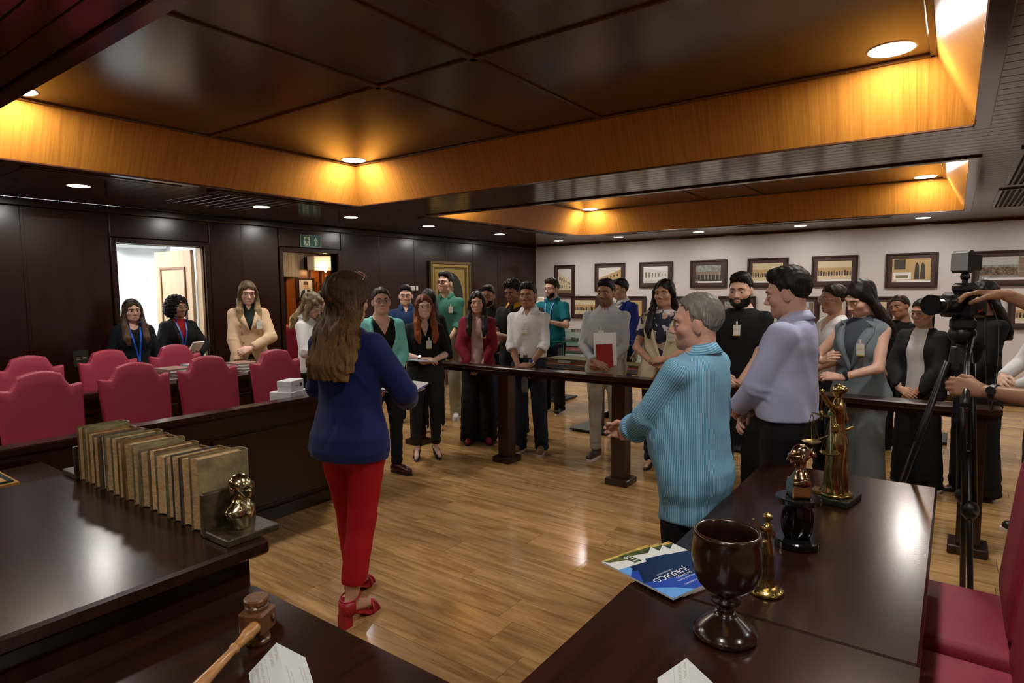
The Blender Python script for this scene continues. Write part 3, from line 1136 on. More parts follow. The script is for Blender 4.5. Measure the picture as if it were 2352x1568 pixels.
def pane_mat():
    if 'case_glass' in MATS:
        return MATS['case_glass']
    m = bpy.data.materials.new('case_glass')
    m.use_nodes = True
    nt = m.node_tree
    nt.nodes.remove(nt.nodes['Principled BSDF'])
    t = nt.nodes.new('ShaderNodeBsdfTransparent')
    t.inputs[0].default_value = (0.86, 0.93, 0.92, 1)
    g = nt.nodes.new('ShaderNodeBsdfGlossy')
    g.inputs['Roughness'].default_value = 0.02
    lw = nt.nodes.new('ShaderNodeLayerWeight')
    lw.inputs[0].default_value = 0.5
    pw = nt.nodes.new('ShaderNodeMath')
    pw.operation = 'POWER'
    pw.inputs[1].default_value = 4.0
    nt.links.new(lw.outputs['Facing'], pw.inputs[0])
    mr = nt.nodes.new('ShaderNodeMapRange')
    mr.inputs['To Min'].default_value = 0.04
    mr.inputs['To Max'].default_value = 0.75
    nt.links.new(pw.outputs[0], mr.inputs['Value'])
    mx = nt.nodes.new('ShaderNodeMixShader')
    nt.links.new(mr.outputs[0], mx.inputs[0])
    nt.links.new(t.outputs[0], mx.inputs[1])
    nt.links.new(g.outputs[0], mx.inputs[2])
    nt.links.new(mx.outputs[0], nt.nodes['Material Output'].inputs['Surface'])
    MATS['case_glass'] = m
    return m


def display_table(x, y, L, label, seed=0, cols=(0.0,)):
    """long along Y"""
    o = thing('display_table', label, 'display case', (x, y, 0))
    a, w = L / 2, 0.29
    MB().box((-w, -a, 0.72), (w, a, 0.75), bev=0.004).build('table_top', m_steel, o)
    MB().box((-w - 0.012, -a - 0.012, 0.735), (-w, a + 0.012, 0.765)).box((w, -a - 0.012, 0.735), (w + 0.012, a + 0.012, 0.765)).box((-w, -a - 0.012, 0.735), (w, -a, 0.765)).box((-w, a, 0.735), (w, a + 0.012, 0.765)).build('steel_edge', m_steel, o)
    for c in cols:
        MB().box((-0.05, c - 0.05, 0.03), (0.05, c + 0.05, 0.72), bev=0.004).build('column', m_blk, o)
        p = MB().box((-0.25, c - 0.24, 0.012), (0.25, c + 0.24, 0.035), bev=0.004)
        for dx in (-0.22, 0.22):
            for dy in (-0.21, 0.21):
                p.cyl((dx, c + dy, 0), (dx, c + dy, 0.014), 0.012, n=10)
        p.build('base_plate', m_blk, o)
    g = link('glass_case', None, o)
    t = 0.004
    z0, z1 = 0.75, 1.02
    pm = pane_mat()
    for lo, hi in (((-w, -a, z0), (-w + t, a, z1)), ((w - t, -a, z0), (w, a, z1)), ((-w, -a, z0), (w, -a + t, z1)), ((-w, a - t, z0), (w, a, z1)), ((-w, -a, z1), (w, a, z1 + t))):
        MB().box(lo, hi).build('glass_pane', pm, g)
    m_edge = mat('glass_edge', (0.12, 0.32, 0.30), 0.15)
    for (dx, dy) in ((-w, -a), (-w, a), (w, -a), (w, a)):
        MB().box((dx - 0.003, dy - 0.003, z0), (dx + 0.003, dy + 0.003, z1)).build('glass_corner', m_edge, g)
    MB().box((-w - 0.002, -a, z1 - 0.001), (-w + 0.003, a, z1 + 0.005)).box((w - 0.003, -a, z1 - 0.001), (w + 0.002, a, z1 + 0.005)).build('glass_rim', m_edge, g)
    return o


tb = [display_table(6.20, 3.28, 1.3, 'steel edged display table with glass case behind the grey shirt man', 1),
      display_table(6.30, 1.75, 1.5, 'steel edged display table with glass case behind the cream vest woman', 2),
      display_table(7.60, 4.75, 1.3, 'glass display case behind the teal polo man', 3),
      display_table(8.30, 3.10, 1.5, 'glass display case in the rear row before the white wall', 4),
      display_table(7.75, 0.25, 1.2, 'glass display case behind the grey vest woman', 5)]
# exhibits in the cases
def exhibit(name, label, cat, x, y, z, w, l, h, m, rz=0.0):
    o = thing(name, label, cat, (x, y, z), rz)
    MB().box((-w / 2, -l / 2, 0.0), (w / 2, l / 2, h * 0.8), bev=0.003).build('pages', m_tan if m != m_paper else m_paper, o)
    MB().box((-w / 2 - 0.004, -l / 2 - 0.004, h * 0.8), (w / 2 + 0.004, l / 2 + 0.004, h), bev=0.002).build('cover', m, o)
    MB().box((-w * 0.42, -l * 0.12, h * 0.2), (-w * 0.5 - 0.005, l * 0.2, h * 0.7)).build('paper_label', m_paper, o)
    return o


for x, y, lb in ((6.18, 3.28, 'red cloth lining the case behind the grey shirt man'), (6.28, 1.75, 'red cloth lining the case behind the cream vest woman'), (7.58, 4.75, 'red cloth lining the case behind the teal polo man')):
    c = MB().box((-0.24, -0.58, 0), (0.24, 0.58, 0.006), bev=0.002).build('display_cloth', m_redcloth, None, loc=(x, y, 0.7502))
    tag(c, lb, 'cloth')
exhibit('case_file', 'thick kraft document bundle in the glass case behind the white shirt man', 'document', 6.15, 3.60, 0.757, 0.3, 0.52, 0.06, m_tan)
exhibit('case_file', 'thin kraft folder in the glass case behind the navy suit man', 'document', 6.2, 2.9, 0.757, 0.24, 0.34, 0.03, m_tan)
exhibit('case_file', 'flat kraft folder in the glass case left of the cream vest woman', 'document', 6.2, 2.25, 0.757, 0.28, 0.4, 0.03, m_tan)
exhibit('case_file', 'white open register in the glass case behind the teal polo man', 'document', 7.55, 4.9, 0.757, 0.25, 0.34, 0.03, m_paper)
exhibit('case_file', 'white paper stack in the rear glass case', 'document', 8.25, 3.2, 0.751, 0.25, 0.34, 0.05, m_paper)
exhibit('case_file', 'red and white book in the case behind the grey vest woman', 'book', 7.7, 0.35, 0.751, 0.2, 0.28, 0.05, m_redcloth)

# ---- robed mannequin near the corner
mq = thing('mannequin', 'cream dress form in a dark robe near the corner of the white wall', 'mannequin', (8.5, 5.58, 0))
F = Fld((-0.25, -0.2, 0.7), (0.25, 0.2, 1.55), 0.014)
F.add(loft([(0.8, 0.15, 0.1, 0), (1.1, 0.13, 0.1, 0), (1.28, 0.16, 0.11, 0), (1.36, 0.15, 0.1, 0), (1.42, 0.06, 0.06, 0), (1.5, 0.05, 0.05, 0)], 0.8, 1.49))
V, Q = F.mesh()
link('torso_form', new_mesh('torso_form', V, Q, True), mq, mat('mannequin_cream', (0.55, 0.48, 0.38), 0.7))
F = Fld((-0.35, -0.3, 0.25), (0.35, 0.3, 1.45), 0.016)
F.add(loft([(0.3, 0.26, 0.2, 0), (0.9, 0.21, 0.16, 0), (1.28, 0.2, 0.135, 0), (1.36, 0.18, 0.12, 0), (1.4, 0.1, 0.08, 0)], 0.3, 1.39))
F.cut(region(lambda X, Y, Z: np.maximum(np.abs(X) - (Z - 1.1) * 0.3, Y + 0 * X) + 0 * Z, (-0.3, -0.3, 1.1), (0.3, 0.0, 1.45)), 0.01)
F.ripple(lambda x, y, z: (0.008 * np.sin(11 * np.arctan2(x, y)) * (z < 1.2)).astype(np.float32), 0.04)
V, Q = F.mesh()
link('robe', new_mesh('robe', V, Q, True), mq, mat('robe_black', (0.01, 0.01, 0.012), 0.8))
MB().cyl((0, 0, 0.02), (0, 0, 0.85), 0.018).build('stand_pole', m_blk, mq)
MB().lathe([(0.17, 0), (0.17, 0.012), (0.02, 0.022)], n=24).build('stand_base', m_blk, mq)

# ---- framed photographs on the white wall
m_frame = mat('picture_frame_wood', (0.028, 0.013, 0.011), 0.35)
m_mount = mat('picture_mount', (0.055, 0.026, 0.024), 0.5)
S_sky, S_sep, S_dk, S_md, S_lt = ink('sky', (0.62, 0.6, 0.54)), ink('sepia', (0.45, 0.3, 0.14)), ink('dark', (0.05, 0.04, 0.03)), ink('mid', (0.2, 0.14, 0.085)), ink('light', (0.6, 0.5, 0.33))
S_gr, S_wh = ink('grey', (0.22, 0.23, 0.22), var=0.4, vscale=30), ink('white', (0.68, 0.68, 0.66))
S_crowd = ink('crowd', (0.14, 0.1, 0.06), var=0.9, vscale=40)


def framed(yc, zc, w, h, label, kind, year=None, bw=0.055, seed=0):
    o = thing('framed_photograph', label, 'picture', (XW, yc, zc), 0, 'framed photographs on the white wall')
    a, b = w / 2, h / 2
    d = 0.035
    f = MB()
    f.box((-d, -a, b - 0.028), (0, a, b), bev=0.004).box((-d, -a, -b), (0, a, -b + 0.028), bev=0.004)
    f.box((-d, -a, -b + 0.028), (0, -a + 0.028, b - 0.028), bev=0.004).box((-d, a - 0.028, -b + 0.028), (0, a, b - 0.028), bev=0.004)
    f.build('frame', m_frame, o)
    MB().box((-0.018, -a + 0.02, -b + 0.02), (-0.002, a - 0.02, b - 0.02)).build('mount', m_mount, o)
    pr = Print((-0.0185, 0, 0), (0, -1, 0), (0, 0, 1), (-1, 0, 0))
    iw, ih = a - 0.028 - bw, b - 0.028 - bw
    rg = random.Random(seed)
    if kind == 'facadeR' or kind == 'facadeL':
        s = 1 if kind == 'facadeR' else -1
        pr.rect(-iw, -ih, iw, ih, S_sky)
        pr.add([(-s * iw, -ih * 0.75), (s * iw, -ih * 0.95), (s * iw, ih * 0.8), (-s * iw, -ih * 0.1)][::s], S_sep if kind == 'facadeR' else S_lt, 2)
        pr.rect(-iw, -ih, iw, -ih * 0.72, S_md, 3)
        for k in range(6):
            u = -s * iw * 0.8 + s * k * iw * 0.3
            t = (u * s / iw + 1) / 2
            hgt = ih * (0.12 + 0.3 * t)
            base = -ih * 0.55
            for q in (0, 1):
                pr.rect(u - 0.008 - 0.008 * t, base + q * (ih * 0.25 + ih * 0.45 * t), u + 0.008 + 0.008 * t, base + hgt * 0.7 + q * (ih * 0.25 + ih * 0.45 * t), S_dk, 4)
    elif kind == 'facadeW':
        pr.rect(-iw, -ih, iw, ih, S_wh)
        pr.add([(-iw, -ih * 0.7), (iw, -ih * 0.35), (iw, ih * 0.35), (-iw, ih * 0.9)], ink('offwhite', (0.55, 0.55, 0.52)), 2)
        for k in range(7):
            u = -iw * 0.85 + k * iw * 0.27
            t = k / 7
            pr.rect(u, -ih * (0.35 - 0.15 * t), u + 0.03 * (1 - 0.6 * t), ih * (0.35 - 0.25 * t), S_md, 3)
        pr.add([(-iw, -ih), (iw, -ih), (iw, -ih * 0.45), (-iw, -ih * 0.72)], ink('road', (0.48, 0.46, 0.4)), 3)
    else:
        base = {'dark': S_dk, 'crowd': S_lt, 'hall': S_sep, 'panel': S_gr, 'soft': S_lt}[kind]
        pr.rect(-iw, -ih, iw, ih, base)
        if kind == 'crowd' or kind == 'soft':
            pr.rect(-iw, -ih * 0.35, iw, ih * 0.35, S_sep, 2)
            for k in range(13):
                u = -iw * 0.93 + k * iw * 0.155
                hh_ = ih * rg.uniform(0.3, 0.55)
                pr.add([(u - 0.012, -ih * 0.45), (u + 0.014, -ih * 0.45), (u + 0.012, -ih * 0.45 + hh_), (u, -ih * 0.4 + hh_), (u - 0.01, -ih * 0.45 + hh_)], S_dk if k % 3 else S_md, 3)
        elif kind == 'hall':
            pr.rect(-iw * 0.9, ih * 0.1, -iw * 0.3, ih * 0.95, S_dk, 2)
            pr.rect(-iw * 0.95, -ih * 0.75, 0.0, -ih * 0.15, S_wh, 2)
            pr.rect(-iw * 0.8, -ih * 0.65, -iw * 0.15, -ih * 0.4, S_md, 3)
            for u in (0.15, 0.45):
                pr.add([(iw * u, -ih * 0.75), (iw * (u + 0.28), -ih * 0.75), (iw * (u + 0.24), ih * 0.45), (iw * (u + 0.13), ih * 0.72), (iw * (u + 0.05), ih * 0.45)], S_dk, 3)
        elif kind == 'dark':
            pr.rect(-iw * 0.9, ih * 0.2, iw * 0.9, ih * 0.95, S_gr, 2)
            pr.rect(-iw * 0.9, -ih * 0.1, iw * 0.9, ih * 0.25, S_md, 3)
            for k in range(7):
                u = -iw * 0.85 + k * iw * 0.27
                pr.rect(u, -ih * 0.7, u + 0.012, ih * 0.1, S_gr, 4)
        elif kind == 'panel':
            pr.rect(-iw, ih * 0.3, iw * 0.7, ih, ink('haze', (0.42, 0.41, 0.38)), 2)
            pr.rect(-iw, -ih * 0.6, iw * 0.7, ih * 0.1, S_crowd, 2)
            for k in range(3):
                pr.rect(iw * 0.74, ih * (0.35 - 0.62 * k), iw * 0.97, ih * (0.9 - 0.62 * k), S_md, 3)
    if year:
        pr.rect(-iw * 0.75, -ih, iw, -ih * 0.82, S_wh, 4)
        pr.text(year, -iw, -ih * 0.88, 0.045, S_wh, 6)
    pr.build('photograph', o)
    return o


framed(6.305, 1.77, 0.47, 0.64, 'tall framed photograph of a long building, leftmost on the white wall', 'facadeL')
framed(5.315, 1.83, 0.63, 0.53, 'framed sepia photograph of a building, second on the white wall', 'facadeR')
framed(4.40, 1.86, 0.63, 0.46, 'framed pale photograph of a windowed facade, third in the top row', 'facadeW')
framed(3.445, 1.855, 0.63, 0.47, 'framed dark photograph, fourth in the top row', 'dark', '1932')
framed(2.485, 1.85, 0.63, 0.48, 'framed sepia photograph above the bearded man, fifth in the top row', 'soft', '1943')
framed(1.52, 1.855, 0.63, 0.47, 'framed group photograph above the lavender shirt man', 'crowd', '1971')
framed(0.535, 1.84, 0.63, 0.50, 'framed photograph of two figures, left of the video lamp', 'hall', '1976')
framed(-0.48, 1.845, 0.64, 0.47, 'framed collage photograph right of the video lamp', 'panel', '1977')
framed(5.845, 1.26, 0.61, 0.44, 'framed crowd photograph in the lower row beside the teal polo man', 'crowd', seed=3)
framed(4.88, 1.25, 0.61, 0.45, 'framed photograph in the lower row beside the navy suit man', 'hall', seed=4)
framed(3.92, 1.26, 0.61, 0.43, 'framed photograph in the lower row behind the cream vest woman', 'dark')
framed(2.96, 1.26, 0.61, 0.43, 'framed photograph in the lower row behind the grey haired man', 'dark')
framed(2.01, 1.26, 0.61, 0.42, 'framed photograph in the lower row behind the lavender collar', 'panel')
framed(1.04, 1.26, 0.61, 0.42, 'framed photograph in the lower row between the women at the right', 'soft')
framed(-0.87, 1.245, 0.61, 0.42, 'framed photograph in the lower row at the right edge', 'soft', '2008')
framed(6.62, 1.20, 0.3, 0.42, 'small framed print low at the corner behind the teal polo man', 'soft')

# ---- dark wall: exit sign, oval portrait, label, socket plate
ex = thing('exit_sign', 'green running man exit sign above the second doorway', 'sign', (5.065, YW - 0.006, 2.28))
MB().box((-0.165, -0.014, -0.08), (0.165, 0, 0.08), bev=0.003).build('plate', mat('sign_plate', (0.25, 0.33, 0.3), 0.4), ex)
pr = Print((0, -0.0142, 0), (1, 0, 0), (0, 0, 1), (0, -1, 0))
G, Wt = ink('sign_green', (0.008, 0.10, 0.065), 0.35), ink('sign_cream', (0.55, 0.58, 0.40), 0.4)
pr.rect(-0.155, -0.07, 0.155, 0.07, G, 1)
pr.rect(-0.11, -0.058, -0.02, 0.058, Wt, 2)
pr.add([(-0.075, 0.05), (-0.055, 0.05), (-0.055, 0.033), (-0.075, 0.033)], G, 3)
pr.add([(-0.085, 0.03), (-0.05, 0.03), (-0.045, 0.005), (-0.06, -0.008), (-0.08, -0.005)], G, 3)
pr.add([(-0.085, 0.03), (-0.10, 0.005), (-0.093, 0.002), (-0.078, 0.02)], G, 3)
pr.add([(-0.05, 0.028), (-0.03, 0.006), (-0.036, 0.002), (-0.055, 0.018)], G, 3)
pr.add([(-0.06, -0.008), (-0.035, -0.03), (-0.04, -0.055), (-0.048, -0.055), (-0.046, -0.034), (-0.072, -0.012)], G, 3)
pr.add([(-0.08, -0.005), (-0.075, -0.03), (-0.105, -0.05), (-0.1, -0.057), (-0.065, -0.034), (-0.066, -0.01)], G, 3)
pr.rect(0.068, -0.052, 0.084, 0.02, Wt, 2)
pr.add([(0.04, 0.005), (0.076, 0.058), (0.112, 0.005), (0.095, 0.005), (0.076, 0.03), (0.057, 0.005)], Wt, 2)
pr.build('pictogram', ex)

po = thing('oval_portrait', 'gilt framed dark oval portrait on the panelled wall behind the green shirt man', 'painting', (7.82, YW - 0.012, 1.5))
m_gilt = mat('gilt_frame', (0.36, 0.24, 0.07), 0.4, metal=0.5, bump=0.3, bscale=50)
m_giltd = mat('gilt_dark', (0.13, 0.085, 0.03), 0.4, metal=0.4)
W2, H2 = 0.51, 0.60
for k, (o0, o1, dd, mm) in enumerate(((0, 0.05, 0.05, m_giltd), (0.05, 0.10, 0.035, m_gilt), (0.10, 0.13, 0.025, m_giltd))):
    f = MB()
    a0, b0, a1, b1 = W2 - o0, H2 - o0, W2 - o1, H2 - o1
    f.box((-a0, -dd, b1), (a0, 0, b0), bev=0.006).box((-a0, -dd, -b0), (a0, 0, -b1), bev=0.006).box((-a0, -dd, -b1), (-a1, 0, b1), bev=0.006).box((a1, -dd, -b1), (a0, 0, b1), bev=0.006)
    f.build('frame_moulding', mm, po)
pr = Print((0, -0.012, 0), (1, 0, 0), (0, 0, 1), (0, -1, 0))
pr.rect(-0.39, -0.48, 0.39, 0.48, m_gilt, 1)
t = np.linspace(0, 2 * math.pi, 40, endpoint=False)
pr.add([(0.32 * math.cos(a), 0.42 * math.sin(a)) for a in t], ink('canvas', (0.018, 0.02, 0.017), 0.3), 3)
pr.add([(0.10 * math.cos(a) - 0.02, 0.12 + 0.13 * math.sin(a)) for a in t], ink('portrait_face', (0.16, 0.1, 0.06), 0.3), 5)
pr.add([(-0.26, -0.3), (0.24, -0.3), (0.16, -0.06), (0.02, 0.0), (-0.14, -0.04)], ink('portrait_coat', (0.012, 0.012, 0.014), 0.3), 4)
pr.build('canvas', po)
lb = thing('wall_label', 'small white label plate on the panelled wall beside the oval portrait', 'label', (6.96, YW - 0.006, 1.65))
MB().box((-0.1, -0.004, -0.035), (0.1, 0, 0.035), bev=0.001).build('plate', m_paper, lb)
pr = Print((0, -0.0042, 0), (1, 0, 0), (0, 0, 1), (0, -1, 0))
for k in range(3):
    pr.rect(-0.08, 0.015 - k * 0.018, 0.08 - 0.03 * (k == 2), 0.02 - k * 0.018, ink('faint_line', (0.4, 0.38, 0.36)), 1)
pr.build('print_lines', lb)
sk = thing('socket_plate', 'dark wall plate with two pale sockets left of the doorway', 'socket', (2.345, YW - 0.006, 0.975))
MB().box((-0.065, -0.01, -0.08), (0.065, 0, 0.08), bev=0.004).build('plate', mat('socket_dark', (0.035, 0.033, 0.025), 0.4), sk)
for s in (-0.025, 0.028):
    MB().box((s - 0.017, -0.013, -0.012), (s + 0.017, -0.009, -0.004)).box((s - 0.017, -0.013, 0.004), (s + 0.017, -0.009, 0.012)).build('socket', mat('socket_pale', (0.35, 0.34, 0.2), 0.4), sk)
# pale wall label near the white wall corner
l2 = thing('wall_label', 'small white label on the white wall left of the teal polo man', 'label', (XW, 6.72, 1.66))
MB().box((-0.004, -0.11, -0.04), (0, 0.11, 0.04)).build('plate', m_paper, l2)
MB().box((-0.012, -0.02, 0.04), (0, 0.02, 0.09)).build('holder', m_blk, l2)

# ---- what shows through the doorways
ac = thing('air_conditioner', 'white split air conditioner high in the bright room', 'air conditioner', (3.62, 8.74, 2.2))
m_ac = mat('ac_white', (0.72, 0.73, 0.74), 0.35)
MB().box((-0.32, -0.2, 0.0), (0.32, 0.0, 0.27), bev=0.02).build('body', m_ac, ac)
MB().box((-0.29, -0.205, 0.02), (0.29, -0.19, 0.05)).build('air_flap', mat('ac_grey', (0.3, 0.3, 0.31), 0.4), ac)
ac = thing('air_conditioner', 'white split air conditioner in the wood lined room', 'air conditioner', (6.84, 9.16, 1.98))
MB().box((-0.30, -0.2, 0.0), (0.30, 0.0, 0.25), bev=0.02).build('body', m_ac, ac)
MB().box((-0.27, -0.205, 0.02), (0.27, -0.19, 0.055)).build('air_flap', mat('ac_grey', (0.3, 0.3, 0.31), 0.4), ac)
bl = thing('vertical_blind', 'grey vertical blind behind the second doorway', 'blind', (6.18, 9.12, 1.86))
for k in range(9):
    MB().box((-0.35 + k * 0.078, -0.006, 0.0), (-0.35 + k * 0.078 + 0.074, 0.0, 0.55), R=rotm('Z', 0.25), c=(0, 0, 0)).build('slat', mat('blind_grey', (0.23, 0.2, 0.2), 0.7), bl)
MB().box((-0.38, -0.03, 0.55), (0.38, 0.03, 0.59)).build('head_rail', m_steel, bl)
pf = thing('portrait_photo', 'colour portrait photograph of a man in a dark suit in the wood lined room', 'picture', (6.5, 9.168, 1.66))
MB().box((-0.19, -0.02, -0.19), (0.19, 0, 0.19), bev=0.005).build('frame', m_frame, pf)
pr = Print((0, -0.0205, 0), (1, 0, 0), (0, 0, 1), (0, -1, 0))
pr.rect(-0.13, -0.15, 0.13, 0.15, ink('photo_grey', (0.5, 0.48, 0.5)), 1)
pr.add([(0.05 * math.cos(a) - 0.0, 0.055 + 0.065 * math.sin(a)) for a in t], ink('photo_face', (0.5, 0.3, 0.22)), 3)
pr.add([(-0.052, 0.07), (0.052, 0.07), (0.045, 0.12), (0.0, 0.135), (-0.045, 0.12)], ink('photo_hair', (0.06, 0.035, 0.03)), 4)
pr.add([(-0.12, -0.15), (0.12, -0.15), (0.09, -0.04), (0.03, -0.01), (-0.03, -0.01), (-0.09, -0.04)], ink('photo_suit', (0.015, 0.03, 0.09)), 2)
pr.add([(-0.025, -0.01), (0.025, -0.01), (0.0, -0.12)], S_wh, 3)
pr.build('photograph', pf)
sc = thing('wall_sconce', 'lit brass candle sconce in the wood lined room', 'lamp', (6.73, 9.195, 1.905))
m_br = mat('sconce_brass', (0.6, 0.36, 0.08), 0.3, metal=1)
MB().tube([(0, 0, -0.12), (0.0, -0.18, -0.17), (-0.02, -0.30, -0.14), (-0.03, -0.34, -0.08), (-0.03, -0.34, 0.0)], 0.011, 8).build('arm', m_br, sc, smooth=True)
MB().tube([(0, 0, -0.12), (0.04, -0.18, -0.19), (0.12, -0.30, -0.16), (0.16, -0.34, -0.1)], 0.011, 8).build('arm', m_br, sc, smooth=True)
MB().cyl((-0.03, -0.34, 0.0), (-0.03, -0.34, 0.04), 0.016).build('candle_holder', m_br, sc)
MB().sphere((-0.03, -0.34, 0.085), (0.022, 0.022, 0.045), 12, 8).build('bulb', mat('bulb_glow', (1, 0.8, 0.5), 0.4, emis=(1.0, 0.62, 0.25), estr=90), sc, smooth=True)
disc_lamp((6.9, 8.5, 2.45), 0.05, mat('parlour_lamp_glow', (1, 1, 1), 0.5, emis=(1.0, 0.7, 0.4), estr=160), 'tiny warm ceiling lamp in the wood lined room', 'parlour lamps')
disc_lamp((5.3, 8.2, 2.45), 0.09, MATS['parlour_lamp_glow'], 'hidden warm ceiling lamp of the wood lined room', 'parlour lamps')
red_chair(5.62, 8.3, 0.3, 'red padded chair low in the second doorway', 'parlour chairs')

# ------------------------------------------------------------------ people
def nrm(v):
    v = np.array(v, float)
    return v / (np.linalg.norm(v) + 1e-12)


def ripples(seed, amp, wl=(0.07, 0.16), zsq=1.0):
    rg = np.random.RandomState(seed)
    ks = []
    for i in range(5):
        d = rg.normal(size=3)
        d[2] *= zsq
        d = nrm(d)
        ks.append((d * 2 * math.pi / rg.uniform(*wl), rg.uniform(0, 6.28), rg.uniform(-9, 9, 3)))

    def fn(x, y, z):
        r = 0
        for k, p, q in ks:
            r = r + np.sin(k[0] * x + k[1] * y + k[2] * z + p + 1.1 * np.sin(q[0] * x + q[1] * y + q[2] * z))
        return (amp * r / 2.2).astype(np.float32)
    return fn


CR_C, CR_R = np.array([0, -0.015, 0.033]), np.array([0.074, 0.095, 0.083])


def head_mesh(sp, h):
    F = Fld((-0.095, -0.125, -0.165), (0.095, 0.125, 0.125), h)
    w = sp.get('facew', 1.0)
    F.add(ell(CR_C, CR_R))
    F.add(ell((0, 0.018, -0.03), (0.063 * w, 0.068, 0.08)), 0.03)
    F.add(cap((-0.035 * w, 0.015, -0.08), (0.035 * w, 0.015, -0.08), 0.026), 0.03)
    F.add(ell((0, 0.05, -0.088), (0.033 * w, 0.028, 0.026)), 0.025)
    F.add(ell((0, 0.066, -0.1), (0.018, 0.015, 0.014)), 0.015)
    for s in (-1, 1):
        F.add(ell((s * 0.043 * w, 0.05, -0.03), (0.022, 0.022, 0.02)), 0.02)
        F.add(cap((s * 0.012, 0.08, 0.022), (s * 0.045, 0.065, 0.022), 0.011), 0.018)
    for s in (-1, 1):
        F.cut(ell((s * 0.032, 0.095, 0.0), (0.018, 0.016, 0.012)), 0.016)
    F.add(cap((0, 0.082, 0.006), (0, 0.104, -0.034), 0.0075, 0.0105), 0.012)
    for s in (-1, 1):
        F.add(ell((s * 0.0115, 0.092, -0.039), (0.0085, 0.011, 0.0075)), 0.006)
    F.add(cap((-0.02, 0.0755, -0.0675), (0.02, 0.0755, -0.0675), 0.0065), 0.007)
    F.add(ell((0, 0.081, -0.067), (0.014, 0.0075, 0.0055)), 0.006)
    F.add(cap((-0.017, 0.0755, -0.0775), (0.017, 0.0755, -0.0775), 0.0078), 0.007)
    for s in (-1, 1):
        R = rotm('Z', s * 0.35) @ rotm('X', -0.15)
        F.add(ell((s * 0.077, -0.008, -0.012), (0.007, 0.02, 0.031), R), 0.008)
    F.add(cap((0, -0.022, -0.05), (0, -0.03, -0.19), sp.get('neck', 0.053), sp.get('neck', 0.053) + 0.004), 0.03)
    V, Q = F.mesh()
    skin = np.array(sp['skin'])
    C = np.tile(skin, (len(V), 1))
    x, y, z = V.T
    lip = np.exp(-((z + 0.0715) / 0.0085) ** 2) * np.exp(-(x / 0.022) ** 4) * (y > 0.072)
    lc = np.array(sp.get('lip', skin * np.array([0.82, 0.5, 0.5])))
    C = C * (1 - 0.8 * lip[:, None]) + lc * 0.8 * lip[:, None]
    ch = np.exp(-(((np.abs(x) - 0.043) / 0.022) ** 2 + ((z + 0.035) / 0.022) ** 2)) * (y > 0.02)
    C *= 1 - 0.12 * ch[:, None] * np.array([0.0, 1, 1])
    st = sp.get('stubble', 0)
    if st:
        m = np.clip((-0.043 - z) / 0.015, 0, 1) * np.clip((y + 0.02) / 0.03, 0, 1) * np.clip((0.1 + 0.03 + z) / 0.02, 0, 1)
        m *= 1 - lip
        C = C * (1 - st * m[:, None]) + np.array([0.03, 0.02, 0.016]) * st * m[:, None]
    if st or sp.get('beard'):
        m = np.exp(-((z + 0.055) / 0.005) ** 2) * (np.abs(x) < 0.024) * (y > 0.07) * max(st, 0.7 if sp.get('beard') else 0)
        C = C * (1 - m[:, None]) + np.array([0.03, 0.02, 0.016]) * m[:, None]
    parts = [(V, Q, C)]
    # eyes
    open_ = sp.get('eye', 0.5)
    for s in (-1, 1):
        mb = MB().sphere((0, 0, 0), 0.0128, 20, 16)
        ev, ef = mb.arr()
        ev = ev @ rotm('X', math.pi / 2).T           # pole to front
        u = ev / 0.0128
        lid = (u[:, 2] > open_ * (1 - 0.9 * u[:, 0] ** 2)) | (u[:, 2] < -0.42 * (1 - 0.9 * u[:, 0] ** 2))
        gx, gz = sp.get('gaze', (0, 0))
        rr = np.hypot(u[:, 0] - gx, u[:, 2] - gz)
        ec = np.where((rr < 0.46)[:, None], np.array(sp.get('iris', (0.03, 0.015, 0.01))), np.array([0.62, 0.58, 0.55]))
        ec = np.where((rr < 0.2)[:, None], np.array([0.005, 0.005, 0.005]), ec)
        lash = (u[:, 2] > (open_ - 0.16) * (1 - 0.9 * u[:, 0] ** 2)) & ~lid
        ec = np.where(lash[:, None], np.array([0.02, 0.015, 0.012]), ec)
        ec = np.where(lid[:, None], skin * np.array([0.88, 0.82, 0.82]), ec)
        parts.append((ev + np.array([s * 0.032, 0.0725, -0.001]), ef, ec))
        # eyebrow
        bc = np.array(sp.get('brow', (0.02, 0.014, 0.01)))
        pts = [(s * 0.013, 0.0925, 0.0185), (s * 0.024, 0.0915, 0.0225), (s * 0.036, 0.0855, 0.0225), (s * 0.046, 0.077, 0.0175)]
        bv, bf = MB().tube(pts, [0.0028, 0.0036, 0.0032, 0.0015], 6).arr()
        parts.append((bv, bf, np.tile(bc, (len(bv), 1))))
    mv, mf = MB().tube([(-0.025, 0.0715, -0.0735), (-0.012, 0.0805, -0.0725), (0, 0.0845, -0.073), (0.012, 0.0805, -0.0725),
                        (0.025, 0.0715, -0.0735)], 0.0012, 5).arr()
    parts.append((mv, mf, np.tile(skin * np.array([0.35, 0.2, 0.2]), (len(mv), 1))))
    return parts


